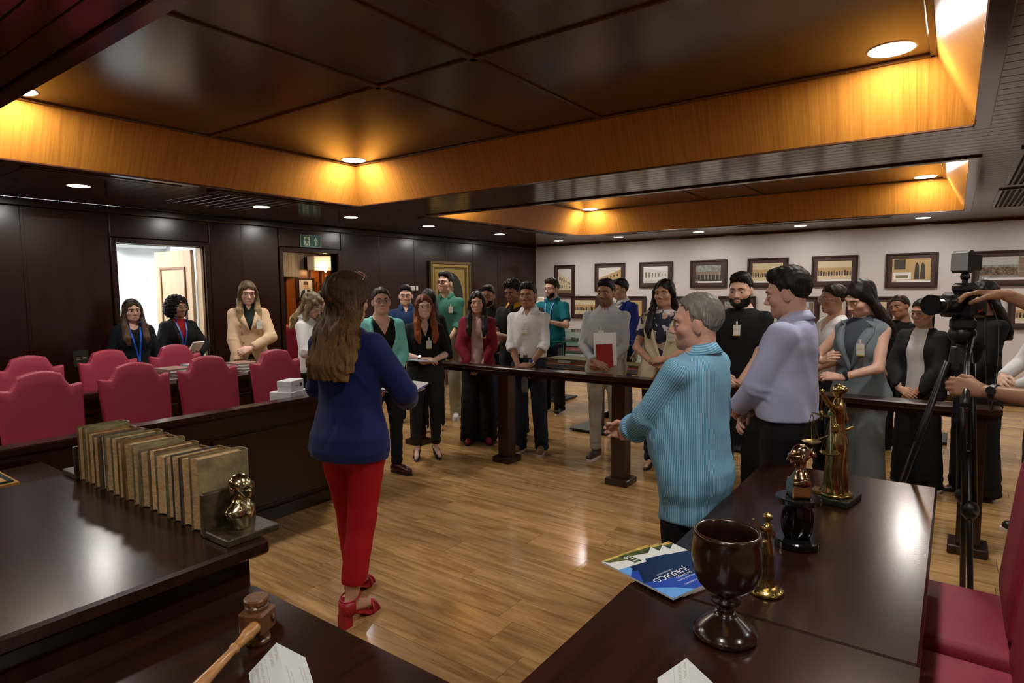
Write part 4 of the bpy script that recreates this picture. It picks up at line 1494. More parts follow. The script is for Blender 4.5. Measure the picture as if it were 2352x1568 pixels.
def hair_field(hs, h):
    st = hs['style']
    ln = hs.get('len', 0.3)
    t = hs.get('t', 0.012)
    big = 0.16 if st != 'afro' else 0.2
    F = Fld((-big, -big - 0.04, -ln - 0.06), (big, 0.16, 0.19), h)
    seed = hs.get('seed', 1)
    if st in ('short', 'crop', 'recede'):
        F.add(ell(CR_C + [0, -0.002, 0.004], CR_R + np.array([t * 0.4, t * 0.75, t * 1.25])))
        q = hs.get('quiff', 0.0)
        if q:
            F.add(cap((-0.035, 0.055, 0.098), (0.035, 0.055, 0.098), 0.018 + q), 0.03)
            F.add(ell((0, 0.0, 0.105), (0.055, 0.07, 0.02 + q)), 0.03)
        fr = {'short': 0.07, 'crop': 0.068, 'recede': 0.092}[st]
        tm = {'short': 0.045, 'crop': 0.05, 'recede': 0.06}[st]
        ys = [-0.13, -0.07, -0.045, -0.022, 0.0, 0.008, 0.022, 0.03, 0.055, 0.08, 0.11]
        zs = [-0.075, -0.068, -0.03, 0.014, 0.014, -0.012, -0.012, tm, fr - 0.008, fr, fr + 0.004]
        if st == 'recede':
            ys = [-0.13, -0.07, -0.045, -0.022, 0.0, 0.008, 0.018, 0.028, 0.05, 0.065, 0.075]
        i = F.ax[1]
        lim = np.interp(i, ys, zs).astype(np.float32)[None, :, None]
        X = F.ax[0][:, None, None]
        lim = lim + (np.abs(X) / 0.07) ** 2 * -0.012 * (i[None, :, None] > 0.03)
        lim = lim + 0.004 * np.sin(X * 420 + 3 * np.sin(i[None, :, None] * 160)) + 0.003 * np.sin(i[None, :, None] * 510 + 2)
        F.F = -smin(-F.F, -(lim - F.ax[2][None, None, :] + 0 * X).astype(np.float32), 0.016)
        n = hs.get('curl', 0.0)
        F.ripple(ripples(seed, 0.0022 + n, (0.012, 0.03) if n else (0.012, 0.026), 0.4 if not n else 1), 0.02)
    elif st == 'afro':
        F.add(ell((0, -0.035, 0.02), (0.125, 0.12, 0.125)))
        F.add(ell((0, -0.045, -0.05), (0.135, 0.1, 0.09)), 0.04)
        F.cut(ell((0, 0.115, -0.05), (0.066, 0.1, 0.11)), 0.01)
        F.ripple(ripples(seed, 0.007, (0.018, 0.04)), 0.03)
    else:
        F.add(ell(CR_C + [0, -0.004, 0.004], CR_R + np.array([t * 0.9, t, t * 0.9])))
        if st in ('bun', 'tied'):
            ys = [-0.13, -0.07, -0.03, 0.0, 0.03, 0.05, 0.08, 0.11]
            zs = [-0.08, -0.07, -0.01, 0.0, 0.03, 0.05, 0.073, 0.078]
            lim = np.interp(F.ax[1], ys, zs).astype(np.float32)[None, :, None]
            F.F = -smin(-F.F, -(lim - F.ax[2][None, None, :] + 0 * F.ax[0][:, None, None]).astype(np.float32), 0.006)
            if st == 'bun':
                F.add(ell((0, -0.125, 0.02), (0.036, 0.03, 0.036)), 0.01)
            else:
                F.add(cap((0, -0.1, -0.03), (hs.get('tx', 0), -0.1, -ln), 0.032, 0.02), 0.02)
        else:
            fy = hs.get('front', 0.0)
            bw = hs.get('bw', 0.0)
            prof = [(-ln, 0.075 + bw, 0.03, hs.get('by', -0.115)), (-ln + 0.07, 0.1 + bw, 0.045, hs.get('by', -0.115) + 0.005), (-0.15, 0.098 + bw, 0.05, -0.08),
                    (-0.08, 0.088 + bw * 0.5, 0.05, -0.055), (0.02, 0.08, 0.075, -0.03), (0.06, 0.07, 0.07, -0.02)]
            F.add(loft(prof, -ln, 0.05), 0.02)
            for s in (-1, 1):
                if st == 'back' or (st == 'one' and s != hs.get('side', 1)):
                    pts = [(s * 0.064, 0.03, 0.06), (s * 0.08, -0.005, 0.0), (s * 0.082, -0.03, -0.08), (s * 0.085, -0.06, -0.18)]
                    rr = [0.018, 0.022, 0.026, 0.03]
                else:
                    pts = [(s * 0.058, 0.045, 0.065), (s * 0.076, 0.03, 0.01), (s * 0.082, 0.02, -0.08),
                           (s * (0.086 + bw * 0.6), 0.02 + fy * 0.4, -0.17), (s * (0.088 + bw * 0.6), fy, -ln * 0.8), (s * (0.078 + bw * 0.4), fy + 0.012, -ln)]
                    rr = [0.016, 0.02, 0.026, 0.034, 0.034, 0.016]
                for i in range(len(pts) - 1):
                    F.add(cap(pts[i], pts[i + 1], rr[i], rr[i + 1]), 0.02)
            F.cut(ell((0, 0.105, -0.04), (hs.get('open', 0.058), 0.085, 0.108)), 0.012)
            F.cut(cap((0, 0.0, -0.10), (0, 0.06, -0.3), 0.04), 0.01)
        wv = hs.get('wave', 0.0)
        if wv:
            F.ripple(ripples(seed + 5, wv, (0.03, 0.07), 0.3), 0.03)
        F.ripple(lambda x, y, z: (0.0016 * np.sin(150 * x + 8 * z + 3 * np.sin(40 * y)) +
                                  0.0014 * np.sin(170 * y + 9 * z + 2.5 * np.sin(37 * x))).astype(np.float32), 0.02)
    return F


def neg(prim):
    f, lo, hi = prim
    return (lambda X, Y, Z: -f(X, Y, Z)), lo, hi


def hand_mesh(side, curl, spread, h):
    """hand-local: +y = fingers, -z = palm normal, x: thumb side = -side... built for the right hand and mirrored"""
    F = Fld((-0.075, -0.04, -0.1), (0.06, 0.2, 0.05), h)
    kn = [(-0.028, 0.082), (-0.009, 0.088), (0.010, 0.085), (0.027, 0.076)]
    F.add(cap((0.0, -0.03, 0), (0, 0.01, 0), 0.024, 0.025, flat=(np.array([0, 0, 1.0]), 0.8)))
    for i, (kx, ky) in enumerate(kn):
        F.add(cap((kx * 0.5, 0.005, 0), (kx, ky - 0.004, 0.001), 0.0145, 0.0115), 0.012)
    F.add(cap((-0.018, 0.02, -0.010), (-0.022, 0.055, -0.01), 0.016, 0.011), 0.012)
    ln = [(0.038, 0.024, 0.02), (0.042, 0.027, 0.021), (0.039, 0.025, 0.02), (0.03, 0.02, 0.018)]
    tips = []
    for i, (kx, ky) in enumerate(kn):
        p = np.array([kx, ky, 0.001])
        c = curl if np.isscalar(curl) else curl[i]
        a = 0
        r = 0.0098 if i < 3 else 0.0085
        sx = (i - 1.5) * spread
        for j, L in enumerate(ln[i]):
            a += c * (0.75, 0.95, 0.6)[j]
            q = p + L * np.array([math.sin(sx), math.cos(a) * math.cos(sx), -math.sin(a)])
            F.add(cap(p, q, r, r * 0.93), 0.004 if j else 0.007)
            p = q
            r *= 0.93
        tips.append(p)
    th = [(-0.022, 0.022, -0.008), (-0.045, 0.05, -0.018), (-0.05, 0.08, -0.03 - 0.012 * min(1.0, np.max(curl))),
          (-0.045 + 0.014 * np.max(curl), 0.102, -0.042 - 0.014 * np.max(curl))]
    for i in range(3):
        F.add(cap(th[i], th[i + 1], (0.0155, 0.0115, 0.0105)[i], (0.0115, 0.0105, 0.009)[i]), 0.006)
    V, Q = F.mesh()
    if side < 0:                       # left hand
        V = V * np.array([-1, 1, 1])
        Q = Q[:, ::-1]
    return V, Q


BODY_M = [(0.80, 0.145, 0.095, -0.012), (0.86, 0.163, 0.108, -0.018), (0.93, 0.168, 0.112, -0.016), (1.0, 0.162, 0.108, -0.006),
          (1.08, 0.150, 0.102, 0.0), (1.18, 0.154, 0.108, 0.004), (1.28, 0.166, 0.117, 0.004), (1.34, 0.170, 0.114, 0.0),
          (1.395, 0.158, 0.1, -0.01), (1.435, 0.122, 0.082, -0.022), (1.465, 0.078, 0.066, -0.03), (1.53, 0.056, 0.056, -0.03),
          (1.6, 0.052, 0.052, -0.025)]
BODY_F = [(0.80, 0.15, 0.1, -0.016), (0.86, 0.172, 0.115, -0.022), (0.93, 0.174, 0.115, -0.02), (1.0, 0.155, 0.102, -0.008),
          (1.08, 0.13, 0.09, 0.0), (1.18, 0.134, 0.094, 0.002), (1.28, 0.146, 0.102, 0.002), (1.34, 0.150, 0.1, -0.004),
          (1.395, 0.140, 0.09, -0.012), (1.435, 0.104, 0.074, -0.022), (1.465, 0.066, 0.058, -0.03), (1.53, 0.048, 0.048, -0.03),
          (1.6, 0.045, 0.045, -0.025)]


def ik(S, Wt, L1, L2, pole):
    d = Wt - S
    D = np.linalg.norm(d)
    mx = (L1 + L2) * 0.995
    if D > mx:
        Wt = S + d / D * mx
        d = Wt - S
        D = mx
    u = d / D
    a = (L1 * L1 - L2 * L2 + D * D) / (2 * D)
    hh = math.sqrt(max(L1 * L1 - a * a, 1e-6))
    p = np.array(pole, float)
    p = nrm(p - u * (p @ u))
    return S + u * a + p * hh, Wt


def frame(y, up):
    """3x3 with columns x,y,z : y along y, z close to up"""
    y = nrm(y)
    z = np.array(up, float)
    z = nrm(z - y * (z @ y))
    x = np.cross(y, z)
    return np.stack([x, y, z], 1)


ARM_POSES = {
    # wrist (x out, y forward, z), pole, hand direction, palm-facing vector, curl   (given for the right arm, x mirrored for the left)
    'clasp_low_top': ((0.075, 0.215, 0.935), (1, -0.3, -0.4), (-0.9, 0.25, -0.35), (0, -0.9, -0.45), 0.55),
    'clasp_low_under': ((0.055, 0.185, 0.915), (1, -0.3, -0.4), (-0.75, 0.15, -0.6), (0, -0.9, -0.3), 0.5),
    'clasp_mid_top': ((0.07, 0.235, 1.04), (1, -0.3, -0.5), (-0.92, 0.25, -0.1), (0, -0.8, -0.6), 0.6),
    'clasp_mid_under': ((0.06, 0.20, 1.0), (1, -0.3, -0.5), (-0.9, 0.2, -0.2), (0, -0.85, -0.5), 0.5),
    'side': ((0.27, 0.03, 0.83), (0.4, -1, 0), (0.02, 0.15, -1), (-1, 0.1, 0), 0.35),
    'hold_front': ((0.10, 0.26, 1.05), (1, -0.4, -0.5), (-0.75, 0.6, 0.05), (0, -0.5, 0.85), 0.5),
    'phone': ((0.06, 0.27, 1.2), (1, -0.3, -0.8), (-0.45, 0.6, 0.55), (-0.3, -0.8, 0.5), 0.7),
    'cross_top': ((-0.06, 0.22, 1.12), (1, 0.0, -0.5), (-0.95, 0.05, 0.1), (0, -1, -0.2), 0.5),
    'cross_under': ((-0.04, 0.17, 1.09), (1, 0.0, -0.5), (-0.9, 0.0, 0.25), (0, -1, 0), 0.4),
    'behind': ((0.10, -0.17, 0.95), (1, -0.2, 0.1), (-0.8, -0.1, -0.3), (0, 1, 0), 0.4),
}


def person(label, pos, face, sp, group=None):
    """pos: floor point; face: yaw of the facing direction in the room (radians)"""
    rs = np.random.RandomState(sp.get('seed', 1))
    hgt = sp['h']
    K = hgt / 1.73
    fem = sp.get('sex', 'm') == 'f'
    near = sp.get('near', False)
    far = sp.get('far', False)
    hb = 0.0125 if near else (0.024 if far else 0.019)
    hc = sp.get('hc', 0.009 if near else (0.016 if far else 0.0122))
    hh = 0.0038 if near else (0.0062 if far else 0.005)
    root = link('person', None, loc=(pos[0], pos[1], 0), rot=(0, 0, face - math.pi / 2))
    root.empty_display_size = 0.2
    tag(root, label, 'person', group)
    skin = np.array(sp['skin'])
    wd = sp.get('wide', 1.0)
    belly = sp.get('belly', 0.0)
    prof = [list(r) for r in (BODY_F if fem else BODY_M)]
    for r in prof:
        if r[0] < 1.5:
            r[1] *= wd
            r[2] *= 0.5 + 0.5 * wd
        b = belly * math.exp(-((r[0] - 1.07) / 0.14) ** 2)
        r[2] += b * 0.6
        r[3] += b * 0.55
        r[1] += b * 0.35
    shx = (0.142 if fem else 0.163) * (0.4 + 0.6 * wd)
    dr = 0.041 if fem else 0.047
    shz = 1.378 if fem else 1.382
    hipx = 0.085 * wd
    lean = sp.get('lean', 0.0)
    # legs
    ft = sp.get('feet', ((0.1, 0.0, 0.15), (0.1, 0.0, 0.15)))   # (x out, y, toe-out) right, left
    heel = sp.get('heel', 0.0)
    legs = []
    for s, f in zip((1, -1), ft):
        A = np.array([s * f[0], f[1] - 0.01, 0.085 + heel])
        Hp = np.array([s * hipx, 0, 0.88])
        Kn = (A + Hp) / 2 + np.array([s * 0.004, sp.get('knee', 0.018), 0.02])
        legs.append((Hp, Kn, A, s * f[2]))
    # arms
    arms = []
    for s, key in ((1, 'ra'), (-1, 'la')):
        a = sp.get(key, 'side')
        a = ARM_POSES[a] if isinstance(a, str) else a
        S = np.array([s * shx, -0.012, shz])
        if sp.get('shrug'):
            S[2] += sp['shrug']
        fl = np.array([s, 1, 1])
        E, Wp = ik(S, np.array(a[0]) * fl, 0.285, 0.25, np.array(a[1]) * fl)
        arms.append((S, E, Wp, nrm(np.array(a[2]) * fl), nrm(np.array(a[3]) * fl), a[4], s))
    hp = np.array(sp.get('headoff', (0, 0, 0)), float)
    HC = np.array([0, 0.014, 1.606]) + hp
    hy, hpit, hrol = sp.get('head', (0, 0, 0))
    HR = rotm('Z', -hy) @ rotm('X', -hpit) @ rotm('Y', hrol)      # hy>0 turns to the person's right, hpit>0 looks down
    hsz = sp.get('headsz', 1.02)
    no_body = sp.get('no_body', False)
    # whole skin body
    F = Fld((-0.5, -0.35, 0), (0.5, 0.5, 1.62), hb)
    F.add(loft(prof, 0.87, 1.5), 0)
    F.add(cap((0, -0.03, 1.45), HC + np.array([0, -0.03, -0.06]), 0.05 if fem else 0.055), 0.03)
    for (Hp, Kn, A, to) in legs:
        F.add(cap(Hp, Kn, 0.084 * wd, 0.054), 0.04)
        F.add(cap(Kn, A, 0.052, 0.034), 0.02)
        d = np.array([math.sin(to), math.cos(to), 0])
        F.add(cap(A + [0, 0, -0.045 - heel * 0.0] - d * 0.03, A + [0, 0, -0.055 - heel * 0.9] + d * 0.15, 0.033, 0.022), 0.02)
    for (S, E, Wp, hd, pn, c, s) in arms:
        F.add(ell(S, (dr, dr, dr)), 0.035)
        F.add(cap(S, E, 0.044, 0.038), 0.03)
        F.add(cap(E, Wp, 0.038, 0.026), 0.01)
    V, Q = F.mesh()
    C0 = np.tile(skin, (len(V), 1))
    if sp.get('tattoo'):
        E = arms[0][1]
        dd = np.linalg.norm(V - (E + (arms[0][0] - E) * 0.35), axis=1)
        pat = ripples(7, 1.0, (0.03, 0.06))(V[:, 0], V[:, 1], V[:, 2])
        mt = np.clip((0.085 - dd) / 0.02, 0, 1) * np.clip(0.75 + 0.6 * pat, 0.1, 0.85)
        C0 = C0 * (1 - mt[:, None]) + np.array([0.035, 0.035, 0.03]) * mt[:, None]
    parts = [(V, Q, C0)]
    for (v, q, c) in head_mesh(sp, hh):
        parts.append(((v * hsz) @ HR.T + HC, q, c))
    for (S, E, Wp, hd, pn, c, s) in arms:
        v, q = hand_mesh(s, c, 0.04, 0.0042 if near else (0.0062 if far else 0.0052))
        v = v * (0.92 if fem else 1.0)
        R = frame(hd, -pn)
        parts.append((v @ R.T + Wp + hd * 0.012, q, np.tile(skin, (len(v), 1))))
        if sp.get('nails'):
            pass
    Vs, Fs, Cs, n = [], [], [], 0
    for v, q, c in parts:
        Vs.append(v)
        if isinstance(q, np.ndarray):
            Fs.append(q + n)
        else:
            Fs.append(np.array([list(p) if len(p) == 4 else None for p in q if len(p) == 4], int) + n)
            oth = [p for p in q if len(p) != 4]
            if oth:
                for p in oth:            # fan the caps into quads
                    for i in range(1, len(p) - 1, 2):
                        b2 = p[i + 2] if i + 2 < len(p) else p[i + 1]
                        if b2 != p[i + 1]:
                            Fs.append(np.array([[p[0], p[i], p[i + 1], b2]]) + n)
        Cs.append(c)
        n += len(v)
    me = new_mesh('body', np.vstack(Vs) * K, np.vstack(Fs), True)
    set_col(me, np.vstack(Cs))
    link('body', me, root, mat('skin', (0.5, 0.3, 0.2), 0.47, spec=0.4, attr='Col', bump=0.04, bscale=260))
    # hair
    if sp.get('hair'):
        hs = sp['hair']
        Fh = hair_field(hs, sp.get('hh', 0.0055 if near else (0.009 if far else 0.0072)))
        V, Q = Fh.mesh()
        me = new_mesh('hair', ((V * hsz) @ HR.T + HC) * K, Q, True)
        z = V[:, 2]
        set_attr(me, 'ht', np.clip((0.1 - z) / (hs.get('len', 0.3) + 0.1), 0, 1))
        link('hair', me, root, hair_mat(hs))
    if sp.get('beard'):
        bf = Fld((-0.09, -0.05, -0.15), (0.09, 0.12, 0.0), 0.0045)
        w = sp.get('facew', 1.0)
        t = sp['beard']
        bf.add(cap((-0.036 * w, 0.013, -0.082), (0.036 * w, 0.013, -0.082), 0.026 + t))
        bf.add(ell((0, 0.018, -0.045), (0.063 * w + t * 0.7, 0.064, 0.07)), 0.02)
        bf.add(ell((0, 0.054, -0.09), (0.035 * w + t, 0.028 + t, 0.028 + t)), 0.02)
        bf.add(ell((0, 0.069, -0.103), (0.022, 0.018 + t * 0.4, 0.018 + t * 0.6)), 0.015)
        bf.keep(region(lambda X, Y, Z: Z + 0.052 - 0.018 * np.clip((np.abs(X) - 0.03) / 0.03, 0, 1.6) + 0 * Y), 0.008)
        bf.keep(region(lambda X, Y, Z: 0.012 - Y + 0 * X + 0 * Z), 0.008)
        bf.cut(ell((0, 0.09, -0.071), (0.023, 0.03, 0.0135)), 0.004)
        bf.ripple(ripples(5, 0.0012, (0.01, 0.02)), 0.02)
        V, Q = bf.mesh()
        me = new_mesh('beard', ((V * hsz) @ HR.T + HC) * K, Q, True)
        set_attr(me, 'ht', np.zeros(len(V)))
        link('beard', me, root, hair_mat(sp.get('beardhair', sp['hair'])))
    if sp.get('glasses'):
        g = sp['glasses']
        mb = MB()
        lens = MB()
        for s in (-1, 1):
            t = np.linspace(0, 2 * math.pi, 20, endpoint=False)
            e = g.get('sq', 0.7)
            cx = np.sign(np.cos(t)) * np.abs(np.cos(t)) ** e
            cz = np.sign(np.sin(t)) * np.abs(np.sin(t)) ** e
            w, hgt2 = g.get('w', 0.026), g.get('hh', 0.02)
            pts = np.c_[s * 0.032 + w * cx, 0.101 - 0.25 * (np.abs(s * 0.032 + w * cx) - 0.02), -0.004 + hgt2 * cz]
            mb.tube(pts, g.get('r', 0.0017), 6, closed=True)
            lens.add(np.vstack([pts, pts + [0, 0.0006, 0]]), [list(range(20)), list(range(20, 40))[::-1]])
            mb.tube([(s * 0.057, 0.093, 0.004), (s * 0.07, 0.075, 0.004), (s * 0.08, 0.0, 0.0), (s * 0.08, -0.02, -0.012)],
                    g.get('r', 0.0017) * 0.9, 6)
        mb.tube([(-0.008, 0.104, 0.002), (0, 0.107, 0.004), (0.008, 0.104, 0.002)], g.get('r', 0.0017), 6)
        o = [0, 0, 0] if not g.get('up') else [0, -0.015, 0.115]
        for nm, b, mm in (('glasses', mb, mat('frame_' + g.get('c', 'black'), {'black': (0.01, 0.01, 0.011), 'metal': (0.45, 0.4, 0.33),
                                              'clear': (0.5, 0.35, 0.28)}[g.get('c', 'black')], 0.3, metal=0.6 if g.get('c') == 'metal' else 0)),
                          ('lens', lens, glass_mat())):
            v, f = b.arr()
            if g.get('up'):
                v = (v - [0, 0.1, 0]) @ rotm('X', 0.9).T + [0, 0.055, 0.128]
            me = new_mesh(nm, ((v * hsz) @ HR.T + HC) * K, f, True)
            if nm == 'glasses':
                go = link(nm, me, root, mm)
            else:
                link(nm, me, go, mm)
    # garments, inner first
    top_f = None
    for gi, g in enumerate(sp.get('tops', [])):
        off = g.get('off', 0.009 + 0.012 * gi)
        hem = g.get('hem', 0.86)
        P2 = [list(r) for r in prof]
        P2 = [r for r in P2 if r[0] <= 1.5 or g.get('topz')]
        fl = g.get('flare', 0.014 if hem < 0.97 else 0.0)
        ease = g.get('ease', 0.4)
        for r in P2:
            # cloth hangs straight: fill in the waist
            e = ease * math.exp(-((r[0] - 1.09) / 0.12) ** 2)
            r[1] += e * 0.02
            r[2] += e * 0.012
            if r[0] < 1.0:
                r[1] += fl * (1.0 - r[0]) / 0.2
                r[2] += fl * (1.0 - r[0]) / 0.2
        if hem < 0.8:
            r = list(P2[0])
            P2.insert(0, [hem, r[1] + fl * 0.3, r[2] + fl * 0.3, r[3]])
        F = Fld((-0.52, -0.36, min(hem, 0.8) - 0.02), (0.52, 0.5, 1.56), hc)
        F.add(loft(P2, hem, g.get('topz', 1.468), off))
        if fem and g.get('bust', True):
            for s in (-1, 1):
                F.add(ell((s * 0.068, 0.062, 1.262), (0.06 + off, 0.05 + off, 0.062 + off)), 0.05)
        sl = g.get('sleeve', 1.95)
        ar = g.get('armr', 0.0)
        for (S, E, Wp, hd, pn, c, s) in arms:
            if sl <= 0:
                if g.get('cap', True):
                    F.add(ell(S + [-s * 0.02, 0, 0], (dr * 0.9 + off, dr * 0.9 + off, dr + off * 0.8)), 0.05)
                continue
            F.add(ell(S, (dr + off * 0.9, dr + off * 0.9, dr + off * 0.8)), 0.035)
            r0, r1, r2, r3 = 0.043 + off + ar, 0.04 + off + ar, 0.041 + off + ar, 0.03 + off * 0.9 + ar * 0.6
            if sl <= 1:
                T = S + (E - S) * sl
                F.add(cap(S, T, r0 + 0.004, r0 + (r1 - r0) * sl + g.get('slflare', 0.008), cut1=True), 0.035)
            else:
                T = E + (Wp - E) * (sl - 1)
                F.add(cap(S, E, r0, r1), 0.022)
                F.add(cap(E, T, r2, r2 + (r3 - r2) * (sl - 1), cut1=True), 0.012)
                if g.get('roll'):
                    u = nrm(Wp - E)
                    F.add(cap(T - u * 0.045, T, r2 + 0.006, r2 + 0.007, cut0=True, cut1=True), 0.004)
                if g.get('cuff'):
                    u = nrm(Wp - E)
                    F.add(cap(T - u * 0.05, T, r3 + 0.004, r3 + 0.004, cut0=True, cut1=True), 0.004)
        wr = g.get('wr', 0.003) * 0.75
        if wr:
            F.ripple(ripples(rs.randint(9999), wr * 0.8, (0.10, 0.22), 0.35), 0.03)
            # drag folds: creases radiating over chest and back, bunched sleeves at the elbows
            sg = []
            for _q in range(g.get('nfold', 22)):
                x0_, z0_ = rs.uniform(-0.17, 0.17), rs.uniform(hem + 0.02, 1.36)
                an = rs.normal(0, 0.55) + (0.5 * np.sign(x0_) if z0_ > 1.2 else 0)
                ln_ = rs.uniform(0.07, 0.2)
                sg.append((x0_, z0_, math.sin(an), -math.cos(an), ln_, rs.choice([-1, 1]) * rs.uniform(0.5, 1.1) * wr * 1.9, rs.uniform(0.008, 0.016), rs.choice([-1, 1])))
            el = [(a_[0], a_[1], a_[2], rs.uniform(0, 6)) for a_ in arms]

            def creases(x, y, z):
                r = np.zeros_like(x)
                for (x0_, z0_, dx, dz, ln_, am, w_, fb) in sg:
                    px_, pz_ = x - x0_, z - z0_
                    t_ = px_ * dx + pz_ * dz
                    n_ = px_ * dz - pz_ * dx + 0.012 * np.sin(t_ * 18)
                    r = r + am * np.exp(-(n_ / w_) ** 2) * np.exp(-((t_ - ln_ / 2) / (ln_ * 0.5)) ** 4) * (y * fb > 0.02)
                for (S_, E_, W_, ph) in el:
                    for (A_, B_) in ((S_, E_), (E_, W_)):
                        u_ = nrm(B_ - A_)
                        q_ = (x - E_[0], y - E_[1], z - E_[2])
                        sa = q_[0] * u_[0] + q_[1] * u_[1] + q_[2] * u_[2]
                        dd_ = q_[0] ** 2 + q_[1] ** 2 + q_[2] ** 2
                        r = r + wr * 0.75 * np.sin(sa * 125 + ph + 26 * q_[0] - 17 * q_[2]) * np.exp(-dd_ / 0.085 ** 2)
                return r.astype(np.float32)
            F.ripple(creases, 0.03)
        F.keep(region(lambda X, Y, Z: hem - Z + 0 * X + 0 * Y), 0.0)
        # neck opening
        nr = g.get('neckr', 0.064 if fem else 0.068)
        F.cut(cap((0, -0.03, g.get('neckz', 1.5)), (0, -0.02, 1.7), nr, nr + 0.02), 0.006)
        if g.get('scoop'):
            F.cut(ell((0, 0.1, 1.49), (g['scoop'], 0.12, g.get('scoopd', 0.1))), 0.006)
        if g.get('v'):
            zv, slp = g['v'][:2]
            F.cut(region(lambda X, Y, Z: np.maximum(np.abs(X) - np.minimum((Z - zv) * slp, g.get('vmax', 0.1)), -(Y - 0.0)) * 0.9,
                             (-0.3, 0.0, zv - 0.02), (0.3, 0.5, 1.6)), 0.005)
        if g.get('open'):                         # jacket hanging open below
            w0, w1, z1 = g['open']
            F.cut(region(lambda X, Y, Z: np.maximum(np.abs(X) - (w0 + (w1 - w0) * np.clip((z1 - Z) / (z1 - hem), 0, 1)), -(Y - 0.02)) + 0 * Z,
                             (-0.3, 0.0, hem - 0.05), (0.3, 0.5, 1.6)), 0.005)
        if g.get('cutaway'):
            zc = g['cutaway']
            F.cut(region(lambda X, Y, Z: np.maximum(np.abs(X) - (zc - Z) * 0.45, -(Y - 0.02)), (-0.3, 0, hem - 0.05), (0.3, 0.5, zc + 0.02)), 0.01)
        if g.get('shirttail'):
            st = g['shirttail']
            F.keep(region(lambda X, Y, Z: (hem + st * np.clip(np.abs(X) / 0.19, 0, 1) ** 2) - Z + 0 * Y), 0.01)
        V, Q = F.mesh()
        me = new_mesh(g['name'], V * K, Q, True)
        if g.get('stripes'):
            set_attr(me, 'su', stripe_coord(V, arms, hem))
        o = link(g['name'], me, root, g['mat'])
        if g.get('collar'):
            cm = collar_mesh(F, g, fem, K)
            if g.get('stripes'):
                cv = np.zeros(len(cm.vertices) * 3, np.float32)
                cm.vertices.foreach_get('co', cv)
                cv = cv.reshape(-1, 3) / K
                set_attr(cm, 'su', cv[:, 2] + 0.3 * np.abs(cv[:, 0]))
            link('collar', cm, o, g.get('collarmat', g['mat']))
        if g.get('lapel'):
            lapel(F, g, K, o)
        if g.get('buttons'):
            for bx, bz in g['buttons']:
                y = F.front_y(bx, bz)
                MB().cyl((bx * K, (y - 0.002) * K, bz * K), (bx * K, (y + 0.005) * K, bz * K), 0.009, n=10).build(
                    'button', mat('button_gold', (0.5, 0.33, 0.1), 0.3, metal=0.9) if g.get('gold') else mat('button_pale', (0.6, 0.58, 0.52), 0.4), o)
        if g.get('belt'):
            pass
        g['_F'] = F
        top_f = F
    # trousers
    tr = sp.get('trousers')
    if tr:
        F = Fld((-0.42, -0.3, 0.0), (0.42, 0.35, 1.1), hc * 1.45)
        hems = [g.get('hem', 0.86) for g in sp.get('tops', [])]
        lowest = min(hems) if hems else 1.0
        wz = tr.get('waist', 1.02 if lowest > 0.95 else lowest + 0.055)
        F.add(loft([r for r in prof], 0.8, wz, tr.get('off', 0.01)))
        kr, hr = {'slim': (0.066, 0.052), 'straight': (0.078, 0.072), 'wide': (0.095, 0.115), 'crop': (0.07, 0.062)}[tr.get('cut', 'straight')]
        hz = tr.get('hemz', 0.035 + heel * 0.6)
        for (Hp, Kn, A, to) in legs:
            F.add(cap(Hp, Kn, 0.092 * wd, kr), 0.035)
            T = A.copy()
            u = (A - Kn)
            T = Kn + u * ((Kn[2] - hz) / (Kn[2] - A[2]))
            F.add(cap(Kn, T, kr, hr), 0.01)
        F.keep(region(lambda X, Y, Z: np.maximum(hz - Z, Z - wz) + 0 * X + 0 * Y), 0.0)
        F.ripple(ripples(rs.randint(9999), tr.get('wr', 0.003), (0.08, 0.2), 0.8), 0.03)
        if tr.get('bunch', True):
            F.ripple(lambda x, y, z: (0.006 * np.exp(-((z - hz - 0.08) / 0.07) ** 2) * np.sin(z * 95 + 5 * x)).astype(np.float32), 0.03)
        V, Q = F.mesh()
        o = link('trousers', new_mesh('trousers', V * K, Q, True), root, tr['mat'])
        if tr.get('beltmat'):
            mb = MB()
            t = np.linspace(0, 2 * math.pi, 36, endpoint=False)
            zz = wz - 0.012
            a = np.interp(zz, [r[0] for r in prof], [r[1] for r in prof]) + tr.get('off', 0.01) + 0.004
            b = np.interp(zz, [r[0] for r in prof], [r[2] for r in prof]) + tr.get('off', 0.01) + 0.004
            cy = np.interp(zz, [r[0] for r in prof], [r[3] for r in prof])
            ring = [np.c_[np.cos(t) * (a - e), np.sin(t) * (b - e) + cy, np.full(36, z)] for e, z in
                    ((0, zz - 0.018), (0, zz + 0.018), (0.012, zz + 0.018), (0.012, zz - 0.018))]
            V = np.vstack(ring) * K
            Fc = [[j * 36 + i, j * 36 + (i + 1) % 36, ((j + 1) % 4) * 36 + (i + 1) % 36, ((j + 1) % 4) * 36 + i] for j in range(4) for i in range(36)]
            mb.add(V, Fc)
            bo = mb.build('belt', tr['beltmat'], root)
            yb = (cy + b) * K
            MB().box((-0.022 * K, yb - 0.002, (zz - 0.02) * K), (0.022 * K, yb + 0.006, (zz + 0.02) * K), bev=0.003).build(
                'buckle', mat('buckle_steel', (0.6, 0.6, 0.6), 0.25, metal=1), bo)
    if sp.get('skirt'):
        sk = sp['skirt']
        F = Fld((-0.42, -0.3, 0.3), (0.42, 0.35, 1.1), hc * 1.45)
        P2 = [[sk['hem'], 0.19, 0.14, -0.01]] + [r for r in prof if r[0] > 0.84]
        F.add(loft(P2, sk['hem'], 1.02, 0.012))
        F.ripple(ripples(3, 0.003), 0.03)
        V, Q = F.mesh()
        link('skirt', new_mesh('skirt', V * K, Q, True), root, sk['mat'])
    # shoes
    sh = sp.get('shoes')
